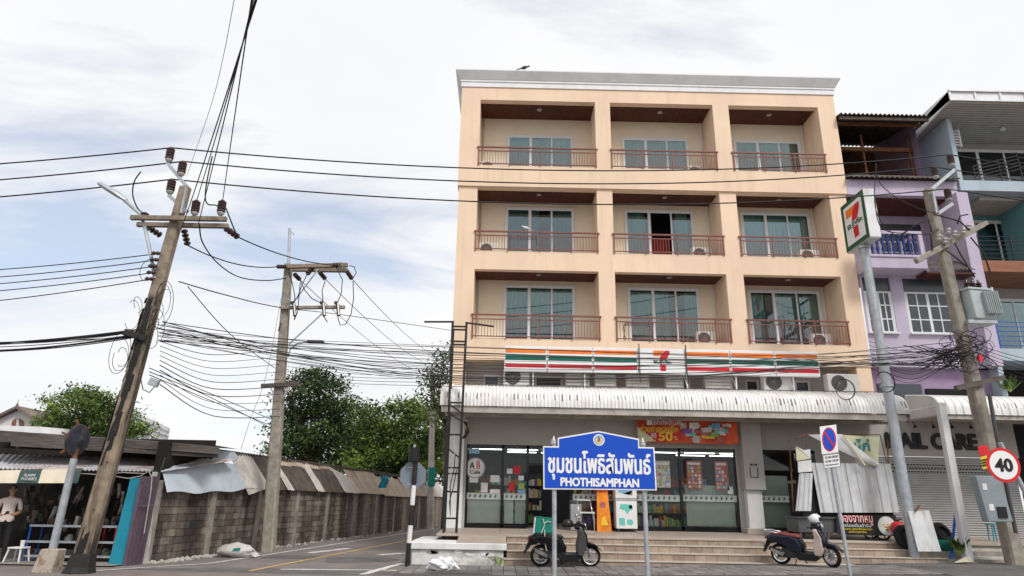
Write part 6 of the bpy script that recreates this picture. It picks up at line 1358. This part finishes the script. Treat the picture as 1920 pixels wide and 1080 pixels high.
def wheel(par, x, r, rim='alu', y=0, steer=0):
    w = MB(); ca, sa = math.cos(steer), math.sin(steer); ax = Vector((-sa,ca,0)); c = Vector((x,y,r))
    ty = MB().lathe(c-ax*.05, ax, [(0,r*.72),(0,r*.80),(.015,r*.94),(.05,r),(.085,r*.94),(.10,r*.80),(.10,r*.72),(0,r*.72)],30,caps=False).build('wheel', K['rubber'], par, smooth=40, local=True)
    MB().lathe(c-ax*.035, ax, [(0,r*.64),(-.012,r*.745),(.082,r*.745),(.07,r*.64),(0,r*.64)],30,caps=False).build('rim', K[rim], ty, smooth=40, local=True)
    sp5 = MB(); u = ax.orthogonal().normalized(); v = ax.cross(u)
    for k in range(10): a = 2*math.pi*k/10; sp5.bar(c+(u*math.cos(a)+v*math.sin(a))*.03,c+(u*math.cos(a+.25)+v*math.sin(a+.25))*r*.70,.022,.03,up=ax)
    sp5.lathe(c-ax*.05,ax,[(0,.05),(.10,.05)],14).build('spokes', K[rim], ty, local=True); MB().lathe(c-ax*.045,ax,[(0,.085),(.004,.085)],18).build('brake_disc', K['steel'], ty, local=True)
def scooter(label, loc, rz, style, lean=0):
    t = thing('scooter', label, 'scooter', loc, rz); t.rotation_euler.x = lean
    P_ = K['paint_black'] if style == 1 else K['paint_navy']; xr, xf, r = -.66, .70, .285
    st_ = 0 if style == 1 else -.35
    wheel(t, xr, r, 'alu' if style == 1 else 'chrome'); wheel(t, xf, r, 'alu', steer=st_)
    panel('tail_body', [(-1.02,.76),(-.80,.83),(-.30,.82),(-.08,.74),(.04,.52),(.02,.36),(-.30,.36),(-.52,.54),(-.70,.60),(-.92,.66)], -.20,.20, P_, t, .02, .86)
    panel('engine', [(-.72,.22),(-.25,.20),(-.08,.34),(-.12,.44),(-.5,.46),(-.72,.36)], -.12,.12, K['plastic_grey'], t, .02)
    panel('seat', [(-.86,.82),(-.82,.86),(-.50,.875),(-.38,.83),(-.12,.825),(-.02,.77),(-.06,.74),(-.40,.785),(-.84,.79)], -.14,.14, K['seat_vinyl' if style == 1 else 'seat_red'], t, .025, .9)
    panel('floorboard', [(-.16,.46),(.04,.36),(.36,.36),(.46,.42),(.48,.30),(.34,.17),(-.12,.17),(-.24,.30)], -.19,.19, K['plastic_black'], t, .015)
    panel('leg_shield', [(.32,.32),(.46,.28),(.58,.50),(.57,.80),(.46,1.02),(.35,1.02),(.37,.80),(.31,.58)], -.24,.24, K['plastic_grey'] if style == 1 else K['rose_plastic'], t, .02, .92)
    panel('front_cowl', [(.47,.34),(.58,.50),(.63,.66),(.60,.86),(.50,1.04),(.43,1.02),(.54,.80),(.56,.52)], -.22,.22, P_, t, .02, .8)
    panel('front_fender', [(.42,.46),(.50,.60),(.66,.66),(.84,.60),(1.0,.44),(1.02,.40),(.94,.48),(.80,.56),(.64,.58),(.52,.50)], -.11,.11, P_, t, .015, .95)
    panel('handlebar_cover', [(.27,.97),(.53,.99),(.59,1.07),(.50,1.17),(.37,1.19),(.25,1.06)], -.18,.18, P_, t, .02, .8)
    MB().lathe((.545,0,1.06),(1,0,.15),[(0,.09),(.03,.085),(.05,.05),(.055,.01)],16).build('headlight', K['alu'] if style == 1 else K['chrome'], t, smooth=40, local=True)
    for s in (-1,1):
        MB().tube([(.40,s*.10,1.07),(.36,s*.22,1.08),(.28,s*.36,1.06)],[.016,.016,.02],8).build('handlebar', K['plastic_black'], t, smooth=True, local=True)
        MB().tube([(.38,s*.26,1.07),(.44,s*.36,1.03)],.008,5).build('brake_lever', K['chrome'], t, local=True)
        MB().tube([(.37,s*.20,1.09),(.36,s*.24,1.22),(.34,s*.30,1.29)],.008,5).build('mirror_stalk', K['plastic_black'], t, local=True)
        MB().lathe((.35,s*.33,1.31),(-1,0,.05),[(-.015,.03),(-.01,.06),(.0,.062),(.012,.055)],14).build('mirror', K['chrome'], t, smooth=40, local=True)
        MB().tube([(xf-.20,s*.07,.72),(xf-.02,s*.07,r)],.024,8).build('fork', K['alu'], t, smooth=True, local=True)
        MB().lathe((.575,s*.10,.72),(1,s*.3,.1),[(0,.04),(.03,.035),(.04,.01)],10).build('turn_signal', K['orange_card'], t, smooth=True, local=True)
        MB().tube([(-1.02,s*.06,.55),(-.92,s*.07,.66)],.02,6).build('fender_stay', K['plastic_black'], t, local=True)
    panel('rear_fender', [(-.98,.70),(-.80,.62),(-.70,.60),(-.92,.55),(-1.10,.32),(-1.14,.34),(-1.04,.56)], -.06,.06, K['plastic_black'], t, .01)
    panel('tail_light', [(-1.06,.70),(-.98,.76),(-.90,.74),(-.94,.68)], -.11,.11, K['tail_red'], t, .015)
    MB().tube([(-.62,-.13,.86),(-.90,-.13,.90),(-1.08,-.08,.90),(-1.10,0,.90),(-1.08,.08,.90),(-.90,.13,.90),(-.62,.13,.86)],.016,7).build('grab_rail', K['alu'], t, smooth=True, local=True)
    ex = MB().tube([(-.30,-.15,.24),(-.42,-.17,.25),(-.50,-.18,.30)],.025,8).lathe((-.46,-.185,.30),(-.9,0,.36),[(0,.03),(.03,.06),(.12,.068),(.40,.068),(.46,.055),(.47,.03)],14).build('exhaust', K['plastic_black'], t, smooth=40, local=True)
    MB().obox((-.66,-.262,.375),(-.17,0,.068),(0,.006,0),(.015,0,.035)).build('heat_shield', K['chrome'], ex, local=True)
    MB().tube([(-.15,.10,.24),(-.05,.24,.02)],.014,6).tube([(-.2,-.1,.2),(-.25,-.14,.03),(-.34,-.14,.02)],.014,6).build('kickstand', K['plastic_black'], t, local=True)
    MB().obox((-1.115,0,.50),(.004,0,.0),(0,.085,0),(-.03,0,.075)).build('number_plate', K['paper'], t, local=True)
    for k_ in range(3): MB().tube([(.40,(-.1+.1*k_),1.04),(.52,(-.12+.1*k_),.98),(.56,(-.08+.06*k_),.84)],.006,4).build('control_cable', K['rubber'], t, local=True)
    panel('side_stripe', [(-.42,.66),(-.10,.58),(-.02,.50),(-.06,.49),(-.16,.545),(-.44,.62)], -.176,.176, K['alu'], t, .004)
    return t
s1 = scooter('black scooter with a green delivery bag parked behind the blue sign', (1.64,18.62,.036), 0, 1, R(4)); s1.scale = (.95,1.05,.95)
s2 = scooter('navy scooter with rose leg shield and red seat parked at the steps', (7.88,18.5,gh(7.9)+.034), R(-40), 2, R(6)); s2.scale = (.93,1.05,.93)
gb = thing('delivery_bag', 'square green insulated delivery bag strapped behind the seat of the black scooter', 'delivery bag', (1.08,18.60,.845))
b_ = MB().add([(-.24,-.20,0),(.26,-.20,0),(.26,.20,0),(-.24,.20,0),(-.20,-.19,.40),(.30,-.19,.36),(.30,.19,.36),(-.20,.19,.40)],[(4,5,6,7),(0,1,5,4),(1,2,6,5),(2,3,7,6),(3,0,4,7),(0,3,2,1)]); b_.build('body', K['green_box'], gb, local=True, bevel=.03, seg=2)
MB().obox((.05,0,.385),(.25,0,-.02),(0,.195,0),(0,0,.012)).build('lid', K['green_box'], gb, local=True, bevel=.008); MB().obox((-.235,0,.2),(.012,0,.0),(0,.19,0),(.02,0,.19)).build('reflective_panel', K['paper'], gb, local=True)
for pts in (((-.02,-.21,.36),(.02,-.215,.2),(-.06,-.22,.02)),((.02,-.215,.25),(.10,-.22,.30),(.18,-.215,.28)),((.02,-.21,.1),(.04,-.22,-.25),(.08,-.2,-.42))): MB().tube([Vector(q) for q in pts],.012,5).build('ribbon', K['ribbon'], gb, local=True)
def helmet(label, loc, m, rz=0):
    t = thing('helmet', label, 'helmet', loc, rz); mb = MB(); mb.grid(lambda u, v: (.155*math.sin(v)*math.cos(u), .125*math.sin(v)*math.sin(u), .14*math.cos(v)+.10), [2*math.pi*i/20 for i in range(21)], [.01,.3,.6,.9,1.2,1.5,1.8,2.05]); mb.build('shell', m, t, smooth=True, local=True)
    mb = MB(); mb.grid(lambda u, v: (.162*math.sin(v)*math.cos(u), .132*math.sin(v)*math.sin(u), .145*math.cos(v)+.10), [-1.0+2.0*i/12 for i in range(13)], [1.15,1.4,1.65,1.85]); mb.build('visor', K['plastic_black'], t, smooth=True, local=True)
helmet('white helmet resting on the handlebars of the navy scooter', (8.13,18.25,gh(7.9)+1.08), K['helmet_white'], R(-20)); helmet('black helmet hanging from the mirror of the black scooter', (1.72,18.5,.98), K['plastic_black'], R(200))

# ================================================================ food cart
fc = thing('food_cart', 'shuttered street-food cart clad in grey corrugated sheets', 'food cart', (10.2,20.6,.72))
YK = 20.45
def KP(x, y, k=0): return A(x,y,YK-k)
q_ = [KP(1520,868),KP(1668,870),KP(1685,961),KP(1537,961)]
def ribbed(nm, q, n, amp, m, par, k=.0):
    mb = MB(); us_ = []
    for i in range(n): us_ += [(i/n,0),((i+.3)/n,0),((i+.4)/n,1),((i+.6)/n,1),((i+.7)/n,0)]
    us_.append((1,0)); mb.grid(lambda a, v: (q[3]*(1-us_[a][0])+q[2]*us_[a][0])*(1-v)+(q[0]*(1-us_[a][0])+q[1]*us_[a][0])*v+Vector((0,-amp*us_[a][1]-k,0)), list(range(len(us_))), [0,.5,1]); o = mb.build(nm, K[m], par); sd = o.modifiers.new('s','SOLIDIFY'); sd.thickness = .008; return o
ribbed('shutter_panel', q_, 8, .035, 'cart_panel', fc, .04)
ribbed('side_panel', [KP(1497,887,.1),KP(1522,887,.1),KP(1519,958,.1),KP(1490,958,.1)], 3, .03, 'cart_panel', fc, .06)
MB().prism([KP(1496,865,.2),KP(1521,862,.2),KP(1523,884,.2),KP(1497,886,.2)],(0,.02,0)).build('poster', K['paper'], fc); MB().prism([KP(1492,838,.22),KP(1494,864,.22),KP(1520,860,.22)],(0,.015,0)).build('poster', K['banner_yellow'], fc); MB().prism([KP(1492,836,.23),KP(1507,844,.23),KP(1519,842,.23),KP(1520,860,.23)],(0,.01,0)).build('poster', K['paper'], fc)
pa, pb2 = KP(1493,958), KP(1690,962)
MB().box(pa.x,pb2.x,YK+.0,YK+1.0,1.30,1.36).build('counter', K['cart_steel'], fc, bevel=.01); MB().box(pa.x+.05,pb2.x-.05,YK+.06,YK+.95,.92,1.298).build('cabinet', K['cart_steel'], fc, bevel=.01)
MB().box(pa.x+.2,pb2.x-.2,YK+.06,YK+.9,1.362,2.3).build('inner_case', K['dark'], fc)
fr_ = MB()
for x in (1488,1668): a, b = KP(x,960), KP(x+(-8 if x < 1500 else -4),824); fr_.tube([a,b],.018,6)
for (x0,y0,x1,y1) in ((1489,823,1512,814),(1512,814,1650,815),(1650,815,1662,866),(1512,814,1514,862)): fr_.tube([KP(x0,y0),KP(x1,y1)],.014,5)
fr_.build('canopy_frame', K['rust'], fc)
for x in (pa.x+.35, pb2.x-.55):
    for y in (YK+.15, YK+.85):
        w = MB().lathe((x,y-.03,.97),(0,1,0),[(0,.20),(0,.24),(.06,.24),(.06,.20),(0,.20)],22,caps=False).build('wheel', K['rubber'], fc, smooth=40); sp5 = MB()
        for k in range(5): a = 2*math.pi*k/5; sp5.bar((x,y,.97),(x+.2*math.cos(a),y,.97+.2*math.sin(a)),.025)
        sp5.build('spokes', K['rust'], w)
for x in (pa.x+.1, pa.x+.9): MB().bar((x,YK+.1,.74),(x,YK+.1,1.3),.05).build('leg', K['cart_steel'], fc)
bq = [KP(1568,966,.05),KP(1680,966,.05),KP(1680,1005,.05),KP(1570,1003,.05)]
def BQ(u, v, k=0): return (bq[3]*(1-u)+bq[2]*u)*(1-v)+(bq[0]*(1-u)+bq[1]*u)*v+Vector((0,-k,0))
cbn = thing('banner', 'dark food banner with a noodle dish photo on the cart front', 'banner', tuple(BQ(.5,0)))
MB().grid(lambda u, v: BQ(u,v)+Vector((0,.01*math.sin(8*u),0)), [i/12 for i in range(13)], [0,.5,1]).build('cloth', K['banner_dark'], cbn, smooth=True)
text('lettering','ของจากหมู',BQ(.33,.74,.02),.95,.28,K['pink_text'],cbn,bold=.03); text('lettering','ของจากหมู',BQ(.33,.74,.026),.93,.26,K['paper'],cbn,bold=-.01); text('lettering','อร่อยต้นตำรับ',BQ(.34,.50,.02),.8,.10,K['paper'],cbn); text('lettering','สะอาด ถูกหลักอนามัย',BQ(.34,.30,.02),.85,.08,K['letter_yellow'],cbn); text('lettering','เปิดทุกวัน',BQ(.34,.16,.02),.5,.07,K['letter_yellow'],cbn)
pc = BQ(.84,.48,.02); pl_ = MB().lathe(pc,(0,-1,0),[(0,.26),(.004,.26)],26).build('printed_plate', K['paper'], cbn)
for k in range(26):
    a = random.random()*6.28; rr = random.uniform(0,.15); c = pc+Vector((.04+rr*math.cos(a),-.006-.0004*k,-.02+rr*.8*math.sin(a))); s = random.uniform(.02,.05); MB().prism([c+Vector((s*math.cos(t),0,s*.6*math.sin(t))) for t in (0,1.2,2.4,3.6,5.0)],(0,-.002,0)).build('printed_food', K[random.choice(['lime','pink_text','canvas_cream','wood_red','frost','letter_yellow'])], pl_)
yb_ = thing('banner', 'faded yellow banner with teal Thai letters folded over the cart frame', 'banner', tuple(KP(1600,860,.1)))
def YP(x, y, k=.12): return A(x,y,YK-k)
MB().prism([YP(1573,815),YP(1649,820),YP(1646,874),YP(1622,872),YP(1600,850)],(0,.015,0)).build('cloth', K['banner_yellow'], yb_)
MB().grid(lambda u, v: (YP(1515,815,.17)*(1-u)+YP(1645,876,.17)*u)*(1-v)+(YP(1578,814,.17)*(1-u)+YP(1648,868,.17)*u)*v+Vector((0,-.05*math.sin(math.pi*v),.10*math.sin(math.pi*u)*(-.3))), [i/12 for i in range(13)], [i/5 for i in range(6)]).build('folded_flap', K['paper'], yb_, smooth=True)
MB().bar(YP(1580,816,.26),YP(1622,872,.26),.05,.02,up=(0,1,0)).build('hem', K['ribbon'], yb_)
text('lettering','นไก่',YP(1608,834,.15)+Vector((.05,0,0)),.62,.36,K['teal_text'],yb_,bold=.02)
lb = thing('leaning_board', 'scratched grey board leaning beside the food cart', 'board', (A(1735,1032,19.9).x,19.9,.45))
MB().prism([A(1703,958,19.42),A(1742,957,19.42),A(1765,1034,19.2),A(1722,1034,19.2)],(0,.03,0)).build('panel', K['cart_panel'], lb); MB().bar(A(1716,958,19.38),A(1724,948,19.4),.06,.03).build('clip', K['rust'], lb)
# bits beside the cart
tag(MB().lathe(A(1684,990,20.2),(0,-.1,1),[(-.17,.10),(-.12,.18),(0,.20),(.12,.17),(.17,.09)],16).build('bucket', K['red_plastic'], smooth=True), 'round red plastic bucket at the right end of the cart', 'bucket')
def ty_(label, c, nrm, r=.3): tag(MB().lathe(c,nrm,[(0,r*.6),(0,r*.8),(.03,r*.97),(.09,r),(.15,r*.97),(.18,r*.8),(.18,r*.6),(.10,r*.58),(.09,.02)],24,caps=True).build('tyre', K['rubber'], smooth=40), label, 'tyre')
ty_('worn black tyre standing below the red bucket', A(1694,1010,20.0)+Vector((0,0,.02)), (.2,-1,.3), .34); ty_('black tyre behind the leaning board', A(1762,1003,20.3), (.3,-1,.5), .32)
tag(MB().lathe(A(1768,1022,20.0),(0,0,1),[(-.15,.16),(.0,.24),(.12,.26),(.14,.22)],16).build('basin', K['green_box'], smooth=True), 'green plastic basin tucked below the black tyre', 'basin')
tag(MB().bar(A(1783,1052,19.5),A(1791,965,19.7),.05).bar(A(1787,1000,19.6),A(1795,966,19.7),.03).build('blue_stand', K['blue_pipe']), 'thin blue metal stand leaning by the white column', 'stand')
br = thing('broom', 'old broom with pale bristles leaning on the white column', 'broom', tuple(A(1815,1054,19.0))); MB().cyl(A(1806,1000,19.1),A(1817,1050,19.0),.016,n=6).build('handle', K['paper'], br); MB().prism([A(1791,1055,19.0),A(1822,1053,19.0),A(1820,1045,19.02),A(1814,1043,19.02)],(0,.05,0)).build('bristles', K['canvas_cream'], br)
def plant(label, c, n, s, m='leaf_bright'):
    t = thing('plant', label, 'plant', tuple(c)); mb = MB(); lm = MB()
    for k in range(n):
        a = random.random()*6.28; d = Vector((math.cos(a)*.6,math.sin(a)*.6,random.uniform(.4,1.3))).normalized(); ln = s*random.uniform(.4,1); mb.tube([c,Vector(c)+d*ln*.6,Vector(c)+d*ln],.005,4); p0 = Vector(c)+d*ln; w = Vector((-d.y,d.x,0)).normalized()*s*.14
        for j in range(3): b = Vector(c)+d*ln*(.5+.25*j); lm.add([b,b+d*.1*s+w,b+d*.35*s,b+d*.1*s-w],[(0,1,2,3)])
    mb.build('stem', K['lime'], t); lm.build('leaves', K[m], t, fixn=False)
plant('leafy weed growing at the foot of the white column', A(1798,1040,19.4), 26, .45, 'leaf'); plant('small weed at the corner of the peeling plinth', Vector((-.05,18.7,.02)), 12, .22, 'leaf_bright'); plant('trailing green plant on the ledge above the short awning', A(1895,735,22.2), 30, .5, 'leaf')
cn = tag(MB().box(12.9,15.9,19.6,20.1,.22,.40).box(12.9,15.9,20.1,20.8,.22,.58).build('salon_step', K['concrete_light'], bevel=.01), 'pale concrete steps in front of the nail salon shutter', 'steps')
bs_ = thing('bar_stool', 'slim teal stool in front of the roller shutter', 'stool', tuple(A(1872,1018,20.9)))
for dx in (-.12,.12): MB().bar((dx,0,0),(dx*.8,0,.5),.025).bar((dx,.2,0),(dx*.8,.2,.5),.025).build('leg', K['teal_panel'], bs_, local=True)
MB().box(-.15,.15,-.05,.25,.5,.53).build('seat', K['teal_panel'], bs_, local=True)
